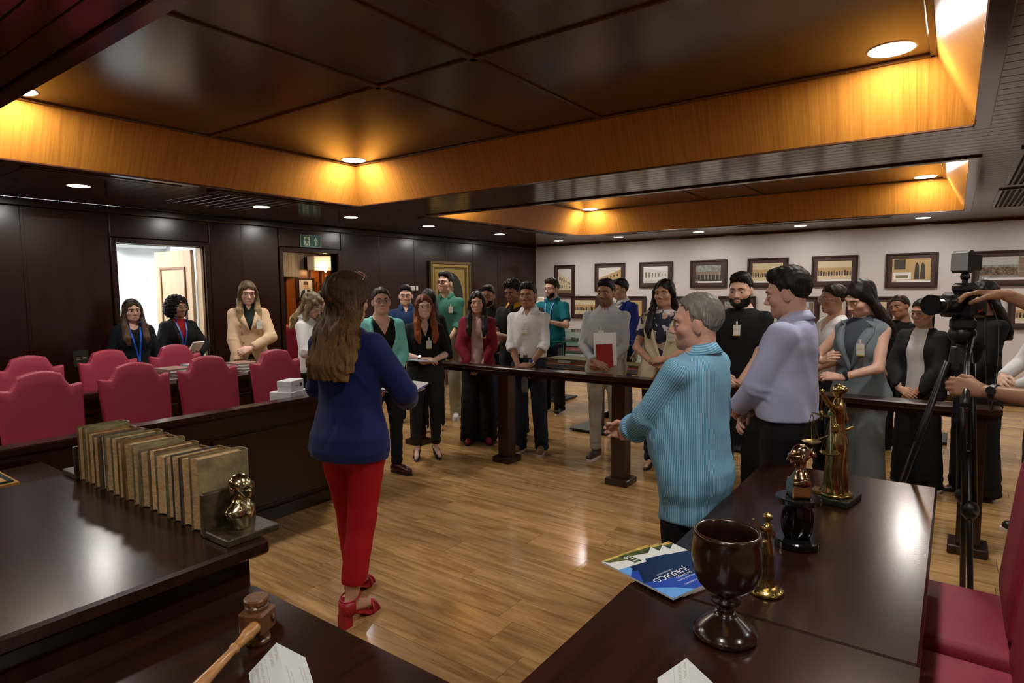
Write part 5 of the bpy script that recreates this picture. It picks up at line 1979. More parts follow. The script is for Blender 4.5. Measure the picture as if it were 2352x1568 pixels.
    if sh:
        for (Hp, Kn, A, to) in legs:
            make_shoe(root, A, to, sh, K, heel)
    # extras
    flds = [g['_F'] for g in sp.get('tops', [])]
    tf = lambda x, z: max(f_.front_y(x + e_, z) for f_ in flds for e_ in (-0.022, 0.0, 0.022))
    if sp.get('badge') and top_f is not None:
        bx, bz = sp['badge']
        y0, y1 = tf(bx, bz + 0.04), tf(bx, bz - 0.04)
        badge(root, bx * K, (max(tf(bx, bz), (y0 + y1) / 2) + 0.012) * K, bz * K, math.atan2(y1 - y0, 0.08))
    if sp.get('lanyard') and top_f is not None:
        lanyard(root, tf, sp['lanyard'], K)
    if sp.get('watch'):
        w = sp['watch']
        (S, E, Wp, hd, pn, c, s) = arms[0 if w['side'] > 0 else 1]
        u = nrm(Wp - E)
        c0 = Wp - u * w.get('up', 0.02)
        R = frame(u, -pn)
        rr = (0.031 if w.get('over') else 0.0295)
        t = np.linspace(0, 2 * math.pi, 24, endpoint=False)
        V = []
        for yy, r_ in ((-0.009, rr), (0.009, rr), (0.009, rr + 0.003), (-0.009, rr + 0.003)):
            V.append(np.c_[np.cos(t) * r_, np.full(24, yy), np.sin(t) * r_] @ R.T + c0)
        Fc = [[j * 24 + i, ((j + 1) % 4) * 24 + i, ((j + 1) % 4) * 24 + (i + 1) % 24, j * 24 + (i + 1) % 24] for j in range(4) for i in range(24)]
        wo = MB().add(np.vstack(V) * K, Fc).build('watch', w.get('mat', mat('watch_strap', (0.012, 0.012, 0.014), 0.4)), root)
        zz = R[:, 2]
        MB().cyl((c0 + zz * (rr - 0.002)) * K, (c0 + zz * (rr + 0.008)) * K, 0.017 * K, 0.016 * K, 20).build(
            'watch_face', w.get('face', mat('watch_face', (0.02, 0.02, 0.025), 0.15)), wo)
    root['_arms'] = 0
    del root['_arms']
    sp['_arms'] = arms
    sp['_legs'] = legs
    sp['_K'] = K
    sp['_root'] = root
    sp['_HC'], sp['_HR'] = HC, HR
    return root


def stripe_coord(V, arms, hem):
    x, y, z = V.T
    out = np.arctan2(x, -(y - 0.0)) * 0.19             # seam at the front
    best = np.full(len(V), 0.02)
    for (S, E, Wp, hd, pn, c, s) in arms:
        for a, b, r in ((S, E, 0.07), (E, Wp, 0.07)):
            ba = b - a
            t = np.clip(((V - a) @ ba) / (ba @ ba), 0.0, 1)
            dv = V - a - t[:, None] * ba
            d = np.linalg.norm(dv, axis=1)
            u = nrm(ba)
            e1 = nrm(np.cross(u, [0, 1, 0.2]))
            e2 = np.cross(u, e1)
            ang = np.arctan2(dv @ e1, dv @ e2) * 0.055
            lim = 0.075
            onarm = (d < lim) & ((np.abs(x) > abs(S[0]) - 0.035) | (t > 0.45))
            out = np.where(onarm, ang, out)
    return out


def collar_mesh(F, g, fem, K):
    """folded shirt collar: stand + falling leaf with points, open at the front"""
    kind = g['collar']
    n = 28
    gap = 0.45 if kind == 'open' else 0.16
    t = np.linspace(gap, 2 * math.pi - gap, n)          # 0 = front
    r0 = (0.053 if fem else 0.058)
    zt = g.get('collarz', 1.504)
    rows = []
    for (dr_, dz, tip) in ((0.002, -0.05, 0), (0.004, 0.004, 0), (0.009, 0.007, 0), (0.04, -0.036, 1), (0.036, -0.040, 1), (0.010, -0.006, 0)):
        V = []
        for a in t:
            fr = max(0.0, math.cos(a))                   # 1 at front
            tipf = fr ** 3 * tip
            r = r0 + dr_ + 0.018 * tipf
            x = math.sin(a) * r
            y = math.cos(a) * r * 1.02 - 0.026 + 0.012 * tipf
            back = max(0.0, -math.cos(a))
            z = zt + dz - 0.034 * fr + 0.012 * back - 0.022 * tipf
            V.append((x, y, z))
        rows.append(V)
    k = len(rows)
    V = np.array(rows).reshape(-1, 3) * K
    Fc = []
    for j in range(k):
        j2 = (j + 1) % k
        if j == k - 1:
            continue
        for i in range(n - 1):
            Fc.append([j * n + i, j * n + i + 1, j2 * n + i + 1, j2 * n + i])
    return new_mesh('collar', V, Fc, True)


def lapel(F, g, K, parent):
    zv, slp = g['v'][:2]
    wl = g['lapel']
    for s in (-1, 1):
        pts_in, pts_out = [], []
        zs = np.linspace(zv + 0.005, 1.455, 10)
        for i, z in enumerate(zs):
            w = min((z - zv) * slp, g.get('vmax', 0.1))
            f = (z - zv) / (1.455 - zv)
            wid = wl * (min(1, f * 1.9) if f < 0.78 else (1.0 - 0.5 * (f - 0.78) / 0.22)) + 0.004
            xi, xo = w + 0.001, w + wid
            pts_in.append((s * xi, F.front_y(s * (xi + 0.012), z) + 0.004, z))
            pts_out.append((s * xo, F.front_y(s * xo, z - 0.01) + 0.006, z - 0.012))
        A, B = np.array(pts_in), np.array(pts_out)
        th = np.array([0, 0.006, 0])
        V = np.vstack([A, B, A + th, B + th]) * K
        n = len(A)
        Fc = []
        for i in range(n - 1):
            Fc += [[i, i + 1, n + i + 1, n + i], [2 * n + i, 3 * n + i, 3 * n + i + 1, 2 * n + i + 1],
                   [i, 2 * n + i, 2 * n + i + 1, i + 1], [n + i, n + i + 1, 3 * n + i + 1, 3 * n + i]]
        Fc += [[0, n, 3 * n, 2 * n], [n - 1, 3 * n - 1, 4 * n - 1, 2 * n - 1]]
        link('lapel', new_mesh('lapel', V, Fc, True), parent, g['mat'])


_badge = {}


def badge(root, x, y, z, tilt=0.05):
    if not _badge:
        _badge['card'] = MB().box((-0.027, -0.001, -0.042), (0.027, 0.001, 0.042), bev=0.0008).build('badge', mat('badge_white', (0.62, 0.62, 0.56), 0.35)).data
        _badge['strip'] = MB().box((-0.0265, -0.0012, -0.0415), (0.0265, 0.0014, -0.033)).build('badge_strip', mat('badge_gold', (0.5, 0.36, 0.08), 0.4)).data
        _badge['clip'] = MB().box((-0.006, -0.002, 0.042), (0.006, 0.003, 0.07), bev=0.001).build('clip', mat('badge_clip', (0.6, 0.6, 0.6), 0.3)).data
        t = text_mesh('ACADÊMICO', 0.011)
        V = np.zeros(len(t.vertices) * 3, np.float32)
        t.vertices.foreach_get('co', V)
        V = V.reshape(-1, 3)
        V = np.c_[-V[:, 0], np.full(len(V), 0.0016), V[:, 1]]
        t.vertices.foreach_set('co', V.ravel())
        t.flip_normals()
        t.materials.append(mat('badge_text', (0.3, 0.2, 0.04), 0.5))
        _badge['text'] = t
        for o in [o for o in bpy.data.objects if o.name in ('badge', 'badge_strip', 'clip')]:
            bpy.data.objects.remove(o)
    b = link('badge', _badge['card'], root, loc=(x, y, z), rot=(min(tilt, 0.12), 0, random.uniform(-0.05, 0.05)))
    link('badge_strip', _badge['strip'], b)
    link('clip', _badge['clip'], b)
    link('badge_lettering', _badge['text'], b, loc=(0, 0, 0.004))


def lanyard(root, F, ly, K):
    x0, zb = ly.get('x', 0.0), ly['z']
    m = ly['mat']
    mb = MB()
    for s in (-1, 1):
        P = []
        for f in np.linspace(0, 1, 9):
            x = s * 0.062 * (1 - f) + x0 * f
            z = 1.475 * (1 - f) + (zb + 0.06) * f
            P.append((x, F(x, z) + 0.006, z))
        P = [(s * 0.058, -0.05, 1.50), (s * 0.066, 0.01, 1.49)] + P
        A = np.array(P)
        w = np.array([0.008, 0, 0])
        th = np.array([0, 0.0025, 0])
        V = np.vstack([A - w, A + w, A - w + th, A + w + th]) * K
        n = len(A)
        Fc = []
        for i in range(n - 1):
            Fc += [[i, i + 1, n + i + 1, n + i], [2 * n + i, 3 * n + i, 3 * n + i + 1, 2 * n + i + 1],
                   [i, 2 * n + i, 2 * n + i + 1, i + 1], [n + i, n + i + 1, 3 * n + i + 1, 3 * n + i]]
        mb.add(V, Fc)
    o = mb.build('lanyard', m, root)
    y = F(x0, zb)
    if ly.get('card', True):
        c = MB().box((-0.03, -0.001, -0.045), (0.03, 0.0015, 0.045), bev=0.001).build('name_card', mat('card_blue', (0.03, 0.14, 0.5), 0.3), o, loc=(x0 * K, (y + 0.008) * K, zb * K))
        MB().box((-0.02, 0, -0.015), (0.02, 0.0022, 0.03)).build('card_photo', mat('card_photo', (0.25, 0.3, 0.38), 0.4, var=0.5, vscale=60), c)


def make_shoe(root, A, to, sh, K, heel):
    kind = sh['kind']
    lo = np.array([-0.06, -0.1, 0.0])
    F = Fld((-0.07, -0.1, 0), (0.07, 0.22, 0.16), 0.009)
    hl = heel
    if kind in ('sneaker', 'shoe', 'loafer'):
        F.add(cap((0, -0.045, 0.045), (0, 0.15, 0.035), 0.037, 0.033))
        F.add(cap((0, -0.02, 0.075), (0, 0.09, 0.05), 0.036, 0.03), 0.02)
        if kind != 'loafer':
            F.add(cap((0, -0.03, 0.06), (0, -0.03, 0.105), 0.038, 0.04, cut1=True), 0.015)
        F.keep(region(lambda X, Y, Z: 0.012 - Z + 0 * X + 0 * Y), 0)
        F.cut(cap((0, -0.03, 0.085), (0, -0.02, 0.2), 0.03, 0.034), 0.004)
    else:
        F.add(cap((0, -0.045, 0.045 + hl), (0, 0.02, 0.035 + hl * 0.7), 0.034, 0.032))
        F.add(cap((0, 0.02, 0.03 + hl * 0.7), (0, 0.10, 0.028), 0.033, 0.034), 0.02)
        F.add(cap((0, 0.10, 0.026), (0, 0.18, 0.018), 0.033, 0.012), 0.02)
        F.keep(region(lambda X, Y, Z: 0.003 + hl * np.clip((0.09 - Y) / 0.11, 0, 1) * 0.95 - Z + 0 * X), 0.0)
        F.cut(cap((0, -0.04, 0.075 + hl), (0, 0.10, 0.065), 0.03, 0.027), 0.004)
        F.add(cap((0, -0.055, 0.0), (0, -0.055, 0.04 + hl), 0.012 if kind == 'pump' else 0.022, 0.024, cut0=True), 0.004)
    V, Q = F.mesh()
    R = rotm('Z', -to)
    base = np.array([A[0], A[1], 0])
    o = link('shoe', new_mesh('shoe', (V @ R.T + base) * K, Q, True), root, sh['mat'])
    if kind in ('sneaker', 'shoe', 'loafer'):
        n = 28
        t = np.linspace(0, 2 * math.pi, n, endpoint=False)
        px = np.cos(t) * np.where(np.sin(t) > 0, 0.042, 0.038)
        py = np.where(np.sin(t) > 0, 0.052 + np.sin(t) * 0.14, 0.052 + np.sin(t) * 0.14)
        px *= 1 - 0.1 * np.exp(-((py - 0.03) / 0.04) ** 2)
        h2 = 0.024 if kind == 'sneaker' else 0.014
        mb = MB().prism(list(zip(px, py)), 0.0, h2)
        v, f = mb.arr()
        link('sole', new_mesh('sole', (v @ R.T + base) * K, f), o, sh.get('sole', mat('sole_dark', (0.02, 0.018, 0.016), 0.6)))


def hair_mat(hs):
    key = 'hair_%s' % (hs['name'],)
    if key in MATS:
        return MATS[key]
    m = bpy.data.materials.new(key)
    m.use_nodes = True
    nt = m.node_tree
    b = nt.nodes['Principled BSDF']
    c1, c2 = hs['c1'], hs.get('c2', hs['c1'])
    tc = nt.nodes.new('ShaderNodeTexCoord')
    mp = nt.nodes.new('ShaderNodeMapping')
    mp.inputs['Scale'].default_value = (130, 130, 9)
    nt.links.new(tc.outputs['Object'], mp.inputs['Vector'])
    n = nt.nodes.new('ShaderNodeTexNoise')
    n.inputs['Scale'].default_value = 1.0
    n.inputs['Detail'].default_value = 3
    n.inputs['Distortion'].default_value = 1.2
    nt.links.new(mp.outputs[0], n.inputs['Vector'])
    a = nt.nodes.new('ShaderNodeAttribute')
    a.attribute_name = 'ht'
    ma = nt.nodes.new('ShaderNodeMath')
    ma.operation = 'MULTIPLY_ADD'
    ma.inputs[1].default_value = 1.5
    nt.links.new(n.outputs['Fac'], ma.inputs[0])
    sub = nt.nodes.new('ShaderNodeMath')
    sub.operation = 'SUBTRACT'
    sub.inputs[1].default_value = 0.75
    nt.links.new(a.outputs['Fac'], sub.inputs[0])
    nt.links.new(sub.outputs[0], ma.inputs[2])
    cr = nt.nodes.new('ShaderNodeValToRGB')
    cr.color_ramp.elements[0].position = 0.1
    cr.color_ramp.elements[0].color = (*c1, 1)
    cr.color_ramp.elements[1].position = 0.85
    cr.color_ramp.elements[1].color = (*c2, 1)
    nt.links.new(ma.outputs[0], cr.inputs['Fac'])
    nt.links.new(cr.outputs[0], b.inputs['Base Color'])
    b.inputs['Roughness'].default_value = hs.get('rough', 0.5)
    b.inputs['Specular IOR Level'].default_value = 0.2
    bp = nt.nodes.new('ShaderNodeBump')
    bp.inputs['Strength'].default_value = 0.35
    bp.inputs['Distance'].default_value = 0.004
    nt.links.new(n.outputs['Fac'], bp.inputs['Height'])
    nt.links.new(bp.outputs['Normal'], b.inputs['Normal'])
    MATS[key] = m
    return m


def glass_mat():
    if 'lens_glass' in MATS:
        return MATS['lens_glass']
    m = bpy.data.materials.new('lens_glass')
    m.use_nodes = True
    nt = m.node_tree
    nt.nodes.remove(nt.nodes['Principled BSDF'])
    t = nt.nodes.new('ShaderNodeBsdfTransparent')
    g = nt.nodes.new('ShaderNodeBsdfGlossy')
    g.inputs['Roughness'].default_value = 0.02
    lw = nt.nodes.new('ShaderNodeLayerWeight')
    lw.inputs[0].default_value = 0.5
    pw = nt.nodes.new('ShaderNodeMath')
    pw.operation = 'POWER'
    pw.inputs[1].default_value = 4.0
    nt.links.new(lw.outputs['Facing'], pw.inputs[0])
    mr = nt.nodes.new('ShaderNodeMapRange')
    mr.inputs['To Min'].default_value = 0.04
    mr.inputs['To Max'].default_value = 0.75
    nt.links.new(pw.outputs[0], mr.inputs['Value'])
    mx = nt.nodes.new('ShaderNodeMixShader')
    nt.links.new(mr.outputs[0], mx.inputs[0])
    nt.links.new(t.outputs[0], mx.inputs[1])
    nt.links.new(g.outputs[0], mx.inputs[2])
    nt.links.new(mx.outputs[0], nt.nodes['Material Output'].inputs['Surface'])
    MATS['lens_glass'] = m
    return m


def sandals(sp, m):
    root, K = sp['_root'], sp['_K']
    for (Hp, Kn, A, to) in sp['_legs']:
        hl = sp.get('heel', 0)
        R = rotm('Z', -to)
        base = np.array([A[0], A[1], 0])
        z0 = 0.012 + hl + 0.0
        o = MB()
        n = 14
        left, right, zz = [], [], []
        for i in range(n):
            f = i / (n - 1)
            y = -0.075 + 0.255 * f
            w = np.interp(f, [0, 0.12, 0.4, 0.75, 0.92, 1], [0.022, 0.033, 0.029, 0.043, 0.034, 0.014])
            z = np.interp(f, [0, 0.25, 0.65, 1], [hl + 0.02, hl + 0.012, 0.012, 0.012])
            left.append((-w, y, z)), right.append((w, y, z))
        A_, B_ = np.array(left), np.array(right)
        dn = np.array([0, 0, -0.011])
        V = np.vstack([A_, B_, A_ + dn, B_ + dn])
        Fc = []
        for i in range(n - 1):
            Fc += [[i, n + i, n + i + 1, i + 1], [2 * n + i, 2 * n + i + 1, 3 * n + i + 1, 3 * n + i], [i, i + 1, 2 * n + i + 1, 2 * n + i], [n + i, 3 * n + i, 3 * n + i + 1, n + i + 1]]
        Fc += [[0, 2 * n, 3 * n, n], [n - 1, 2 * n - 1, 4 * n - 1, 3 * n - 1]]
        shoe = link('sandal', None, root)
        def put(mb, nm):
            v, f = mb.arr()
            return link(nm, new_mesh(nm, (v @ R.T + base) * K, f, nm != 'heel'), shoe, m)
        put(MB().add(V, Fc), 'insole')
        put(MB().prism([(-0.026, -0.078), (0.026, -0.078), (0.028, -0.03), (-0.028, -0.03)], 0.0, hl + 0.012), 'heel')
        # counter at the heel
        t = np.linspace(-2.0, 2.0, 14)
        cv = []
        for zc, r in ((hl + 0.01, 0.041), (hl + 0.075, 0.038), (hl + 0.075, 0.042), (hl + 0.01, 0.045)):
            cv.append(np.c_[np.sin(t) * r, -0.035 - np.cos(t) * r, np.full(14, zc)])
        put(MB().add(np.vstack(cv), [[j * 14 + i, j * 14 + i + 1, ((j + 1) % 4) * 14 + i + 1, ((j + 1) % 4) * 14 + i] for j in range(4) for i in range(13)]), 'heel_counter')
        t = np.linspace(0, 2 * math.pi, 24, endpoint=False)
        put(MB().tube(np.c_[np.cos(t) * 0.047, -0.012 + np.sin(t) * 0.05, hl + 0.085 + 0.012 * np.sin(t)], 0.0048, 6, True), 'ankle_strap')
        for (y0, y1, w) in ((0.10, 0.145, 0.047), (0.145, 0.10, 0.047)):
            a = np.linspace(0, math.pi, 10)
            put(MB().tube(np.c_[-np.cos(a) * w, y0 + (y1 - y0) * a / math.pi, 0.012 + np.sin(a) * 0.050], 0.0065, 8), 'toe_strap')

# ------------------------------------------------------------------ the people in the photograph
def facing(pos, phi):
    """phi = 0 looks at the camera, +90 looks to the right of the picture"""
    d = -nrm([pos[0], pos[1]])
    r = np.array([-d[1], d[0]])
    a = math.radians(phi)
    v = math.cos(a) * d + math.sin(a) * r
    return math.atan2(v[1], v[0])


def cloth(name, c, rough=0.85, **k):
    k.setdefault('bump', 0.15)
    k.setdefault('bscale', 300)
    return mat('cloth_' + name, c, rough, spec=0.25, **k)


LIGHT, FAIR, MID, BROWN = (0.59, 0.36, 0.265), (0.65, 0.42, 0.33), (0.44, 0.24, 0.155), (0.28, 0.135, 0.08)
BLK, CHAR = cloth('black', (0.008, 0.008, 0.009)), cloth('charcoal', (0.016, 0.016, 0.018))
NAVY = cloth('navy_trouser', (0.011, 0.013, 0.022))
WHITE = cloth('white', (0.62, 0.61, 0.6))
SH_BLK = mat('shoe_black', (0.008, 0.008, 0.009), 0.3)
WSOLE = mat('sole_white', (0.62, 0.6, 0.56), 0.5)


def hair(style, name, c1, c2=None, **k):
    d = dict(style=style, name=name, c1=c1, c2=c2 or c1)
    d.update(k)
    return d


HB = ((0.007, 0.005, 0.0045), (0.018, 0.013, 0.011))
HBR = ((0.02, 0.011, 0.006), (0.05, 0.026, 0.013))
deg = math.radians


def cast(label, pos, phi, **sp):
    return person(label, pos, facing(pos, phi), sp), sp


TUCK = dict(hem=0.985, ease=1.3)

# 1 woman with blue lanyard, left of the bright doorway
_, s1 = cast('long haired woman in black jacket wearing a blue lanyard before the bright doorway', (2.7, 6.66), 8, h=1.555, sex='f', skin=LIGHT, head=(deg(-8), 0.05, 0),
     hair=hair('long', 'ash', (0.03, 0.018, 0.011), (0.11, 0.065, 0.035), len=0.36, front=0.115, bw=0.012), ra='side', la='side',
     tops=[dict(name='blouse', mat=BLK, sleeve=0, scoop=0.07, hem=0.9), dict(name='jacket', mat=cloth('ink_blue', (0.006, 0.008, 0.014)), v=(1.2, 0.33), hem=0.82)],
     trousers=dict(mat=BLK), shoes=dict(kind='shoe', mat=SH_BLK), lanyard=dict(z=0.98, x=-0.03, mat=mat('lanyard_blue', (0.01, 0.10, 0.55), 0.4)))
# 2 woman with curly hair holding a book
_, s2 = cast('curly haired woman in black blazer and red top holding a book at the doorway', (3.2, 6.78), 22, h=1.575, sex='f', skin=BROWN, head=(deg(-12), 0.05, 0), glasses=dict(c='clear'),
     hair=hair('afro', 'afro', *HB, rough=0.8), ra='hold_front', la='hold_front',
     tops=[dict(name='top', mat=cloth('deep_red', (0.28, 0.008, 0.012)), sleeve=0, hem=0.9), dict(name='blazer', mat=BLK, v=(1.05, 0.17), lapel=0.04, hem=0.82)],
     trousers=dict(mat=BLK), shoes=dict(kind='shoe', mat=SH_BLK), lanyard=dict(z=1.05, x=0.0, card=False, mat=mat('lanyard_blue2', (0.02, 0.1, 0.45), 0.4)))
# 3 woman in beige double breasted blazer
_, s3 = cast('blonde woman in beige double-breasted blazer standing by the rear bench', (3.64, 6.15), 4, h=1.73, sex='f', skin=FAIR, head=(deg(-4), 0.16, 0), eye=0.42,
     hair=hair('long', 'blonde_straight', (0.07, 0.045, 0.02), (0.36, 0.24, 0.11), len=0.40, front=0.13, open=0.054), brow=(0.08, 0.05, 0.03),
     ra=((0.13, 0.24, 0.80), (1, -0.4, 0), (-0.1, 0.5, -0.85), (0, -0.3, -0.9), 0.25), la=((0.0, 0.22, 1.03), (1, -0.1, -0.3), (-0.85, 0.15, -0.25), (0.2, -0.9, -0.3), 0.6),
     tops=[dict(name='shirt', mat=cloth('dark_green', (0.012, 0.018, 0.016)), sleeve=0, hem=0.9, v=(1.42, 0.5), collar='open'),
           dict(name='blazer', mat=cloth('beige', (0.52, 0.36, 0.225)), v=(1.2, 0.3), lapel=0.055, hem=0.8, buttons=[(-0.085, 1.17), (0.085, 1.17), (0.07, 1.08), (0.085, 1.3)], gold=True, cutaway=0.98, wr=0.004)],
     trousers=dict(mat=BLK, cut='straight'), shoes=dict(kind='pump', mat=SH_BLK), heel=0.04, badge=(-0.09, 1.26))
# 4 blonde in white shirt looking down
_, s4 = cast('wavy blonde woman in white shirt looking down beside the navy blazer woman', (3.63, 5.08), 62, h=1.61, sex='f', skin=FAIR, head=(deg(10), 0.5, 0.1), eye=0.2, glasses=dict(c='metal'),
     hair=hair('long', 'blonde_wavy', (0.12, 0.09, 0.05), (0.42, 0.32, 0.16), len=0.32, front=0.10, wave=0.007, bw=0.015, seed=4), headoff=(0, 0.03, -0.01),
     ra='hold_front', la='hold_front', tops=[dict(name='shirt', mat=WHITE, sleeve=1.9, collar='open', cuff=True, hem=0.86, v=(1.36, 0.4), armr=0.01, wr=0.005)],
     trousers=dict(mat=BLK), shoes=dict(kind='shoe', mat=SH_BLK))
# 5 man glimpsed behind her
_, s5 = cast('dark haired man half hidden before the second doorway', (4.73, 6.33), 20, far=True, h=1.61, skin=MID, head=(0, 0.2, 0), hair=hair('short', 'black_a', *HB, quiff=0.0027),
     ra='side', la='side', tops=[dict(name='shirt', mat=CHAR, collar='open', hem=0.88)], trousers=dict(mat=BLK), shoes=dict(kind='shoe', mat=SH_BLK))
# 6 the speaker seen from behind
pos6 = (1.945, 2.41)
s6 = dict(h=1.70, sex='f', near=True, wide=1.1, skin=(0.52, 0.29, 0.19), head=(deg(14), 0.04, 0), hc=0.0085,
          hair=hair('back', 'brown_gold', (0.04, 0.02, 0.008), (0.20, 0.108, 0.042), len=0.385, front=-0.03, wave=0.0045, bw=0.062, t=0.022, seed=8, rough=0.6, by=-0.125),
          glasses=dict(c='clear', up=True), feet=((0.06, -0.10, 0.1), (0.09, 0.12, 0.22)), heel=0.055,
          ra=((0.15, 0.30, 1.04), (1, -0.75, -0.3), (-0.45, 0.85, 0.05), (-0.35, 0.1, 0.9), 0.55), la=((0.16, 0.28, 1.03), (1, -0.7, -0.3), (-0.5, 0.8, 0.05), (-0.35, 0.1, 0.9), 0.5),
          tops=[dict(name='blazer', mat=cloth('royal_navy', (0.008, 0.017, 0.105), 0.75, sheen=0.1), hem=0.815, flare=0.02, off=0.02, v=(1.25, 0.3), armr=0.006, ease=0.5, wr=0.0035, sleeve=1.75)],
          trousers=dict(mat=cloth('red_crepe', (0.40, 0.008, 0.014), 0.7), cut='crop', hemz=0.20, bunch=False, wr=0.0025), shoes=None)
person('brown haired woman in navy blazer and red trousers with her back to the camera', pos6, math.radians(13), s6)
sandals(s6, mat('sandal_red', (0.36, 0.012, 0.018), 0.4))
# 7 mint blazer
_, s7 = cast('woman in mint blazer and black top with glasses, hair pulled back', (3.64, 4.06), 14, h=1.645, sex='f', skin=LIGHT, wide=1.12, head=(deg(6), -0.05, 0.02), glasses=dict(c='black', sq=0.9, hh=0.016),
     hair=hair('tied', 'dark_tied', *HBR, t=0.009, len=0.2), eye=0.3,
     ra='clasp_low_top', la='clasp_low_under',
     tops=[dict(name='top', mat=BLK, sleeve=0, hem=0.88, v=(1.30, 0.5), vmax=0.075), dict(name='blazer', mat=cloth('mint', (0.20, 0.60, 0.56)), v=(0.92, 0.26), hem=0.80, lapel=0.03, sleeve=1.6, cutaway=0.98, wr=0.005)],
     trousers=dict(mat=BLK, cut='slim', hemz=0.085), shoes=dict(kind='loafer', mat=mat('burgundy_leather', (0.055, 0.008, 0.012), 0.3)), feet=((0.09, 0.0, 0.2), (0.1, 0.06, 0.5)))
# 8 dark blue shirt
_, s8 = cast('man in dark blue shirt and glasses behind the mint blazer woman', (5.24, 5.4), -2, far=True, h=1.675, skin=LIGHT, head=(0, 0.04, 0), glasses=dict(c='black', hh=0.017), hair=hair('short', 'black_b', *HB, quiff=0.0032),
     ra='clasp_low_top', la='clasp_low_under', tops=[dict(name='shirt', mat=cloth('dark_blue', (0.010, 0.024, 0.075)), collar='open', v=(1.40, 0.4), hem=0.86)], trousers=dict(mat=BLK), shoes=dict(kind='shoe', mat=SH_BLK))
# 9 red haired woman in black
_, s9 = cast('red haired woman in black shirt with glasses holding papers', (4.21, 4.1), 6, h=1.575, sex='f', skin=FAIR, wide=1.12, head=(deg(-4), -0.03, 0), glasses=dict(c='clear', hh=0.021, w=0.028),
     hair=hair('long', 'red', (0.10, 0.022, 0.006), (0.27, 0.068, 0.018), len=0.36, front=0.12), brow=(0.1, 0.03, 0.015),
     ra=((0.05, 0.24, 1.08), (1, -0.3, -0.5), (-0.9, 0.3, -0.1), (0, -0.7, -0.7), 0.5), la=((0.04, 0.20, 1.05), (1, -0.3, -0.5), (-0.7, 0.5, -0.1), (0, -0.2, 0.95), 0.5),
     tops=[dict(name='shirt', mat=BLK, sleeve=1.05, slflare=0.01, collar='open', v=(1.30, 0.35), hem=0.985, ease=0.8)],
     trousers=dict(mat=CHAR, cut='slim', hemz=0.14), shoes=dict(kind='pump', mat=mat('pump_blue_black', (0.010, 0.016, 0.024), 0.25)), heel=0.055, badge=(-0.03, 1.22), watch=dict(side=1, up=0.025))
# 10 woman with black hair seen from behind
_, s10 = cast('black haired woman turned away behind the red haired woman', (5.04, 4.83), -165, far=True, h=1.63, sex='f', skin=MID, hair=hair('back', 'black_c', *HB, len=0.36), ra='side', la='side',
     tops=[dict(name='jacket', mat=BLK, hem=0.84)], trousers=dict(mat=BLK), shoes=dict(kind='block', mat=mat('sandal_white', (0.6, 0.58, 0.55), 0.4)), heel=0.04)
# 11 tall man in green shirt
_, s11 = cast('tall man in green shirt and glasses looking up to the left', (5.67, 5.14), -14, h=1.835, skin=LIGHT, head=(deg(22), -0.12, 0), glasses=dict(c='black', hh=0.016), hair=hair('short', 'black_d', *HB, quiff=0.0054),
     ra='clasp_low_top', la='clasp_low_under', tops=[dict(name='shirt', mat=cloth('green', (0.043, 0.155, 0.108)), collar='open', v=(1.42, 0.35), hem=0.985, ease=1.2, sleeve=1.2, roll=True)],
     trousers=dict(mat=cloth('stone', (0.40, 0.36, 0.27)), cut='straight', beltmat=mat('belt_black', (0.01, 0.01, 0.01), 0.4)), shoes=dict(kind='sneaker', mat=mat('sneaker_white', (0.62, 0.62, 0.63), 0.5), sole=WSOLE), badge=(-0.09, 1.30))
# 12 burgundy cardigan
_, s12 = cast('black haired woman in burgundy cardigan and pink blouse at the rail', (4.95, 4.05), -2, h=1.6, sex='f', skin=MID, head=(deg(0), 0.0, 0), hair=hair('long', 'black_e', *HB, len=0.36, front=0.125, open=0.052),
     ra='clasp_low_top', la='clasp_low_under', tops=[dict(name='blouse', mat=cloth('blush', (0.46, 0.30, 0.255)), sleeve=0, hem=0.88, v=(1.38, 0.4), collar='open'),
     dict(name='cardigan', mat=cloth('burgundy', (0.17, 0.010, 0.022)), open=(0.055, 0.075, 1.5), hem=0.83, wr=0.004)],
     trousers=dict(mat=BLK, cut='wide', hemz=0.02), shoes=dict(kind='shoe', mat=mat('red_sandal', (0.25, 0.02, 0.03), 0.4)), badge=(-0.07, 1.26))
# 13 bearded man in black polo with glasses
_, s13 = cast('bearded man in dark polo and glasses behind the burgundy cardigan', (5.67, 4.47), -10, far=True, h=1.665, skin=MID, wide=1.12, facew=1.08, head=(deg(8), 0.04, 0), glasses=dict(c='black', hh=0.016), beard=0.004,
     hair=hair('crop', 'black_f', *HB, quiff=0.0023), ra='clasp_low_top', la='clasp_low_under', tops=[dict(name='polo', mat=CHAR, collar='open', sleeve=0.7, hem=0.86)], trousers=dict(mat=cloth('dark_denim', (0.012, 0.018, 0.04))), shoes=dict(kind='shoe', mat=SH_BLK))
# 14 curly man in polo with yellow collar tip
_, s14 = cast('curly haired man with folded arms in black polo with yellow trim', (5.44, 3.93), -32, h=1.715, skin=BROWN, head=(deg(6), 0.26, 0), eye=0.25, stubble=0.35, hair=hair('short', 'black_curl', *HB, t=0.02, curl=0.006, quiff=0.0063),
     ra='cross_top', la='cross_under', tops=[dict(name='polo', mat=BLK, collar='open', collarmat=cloth('polo_trim', (0.5, 0.26, 0.02)), sleeve=0.7, hem=0.86)], trousers=dict(mat=NAVY), shoes=dict(kind='shoe', mat=SH_BLK))
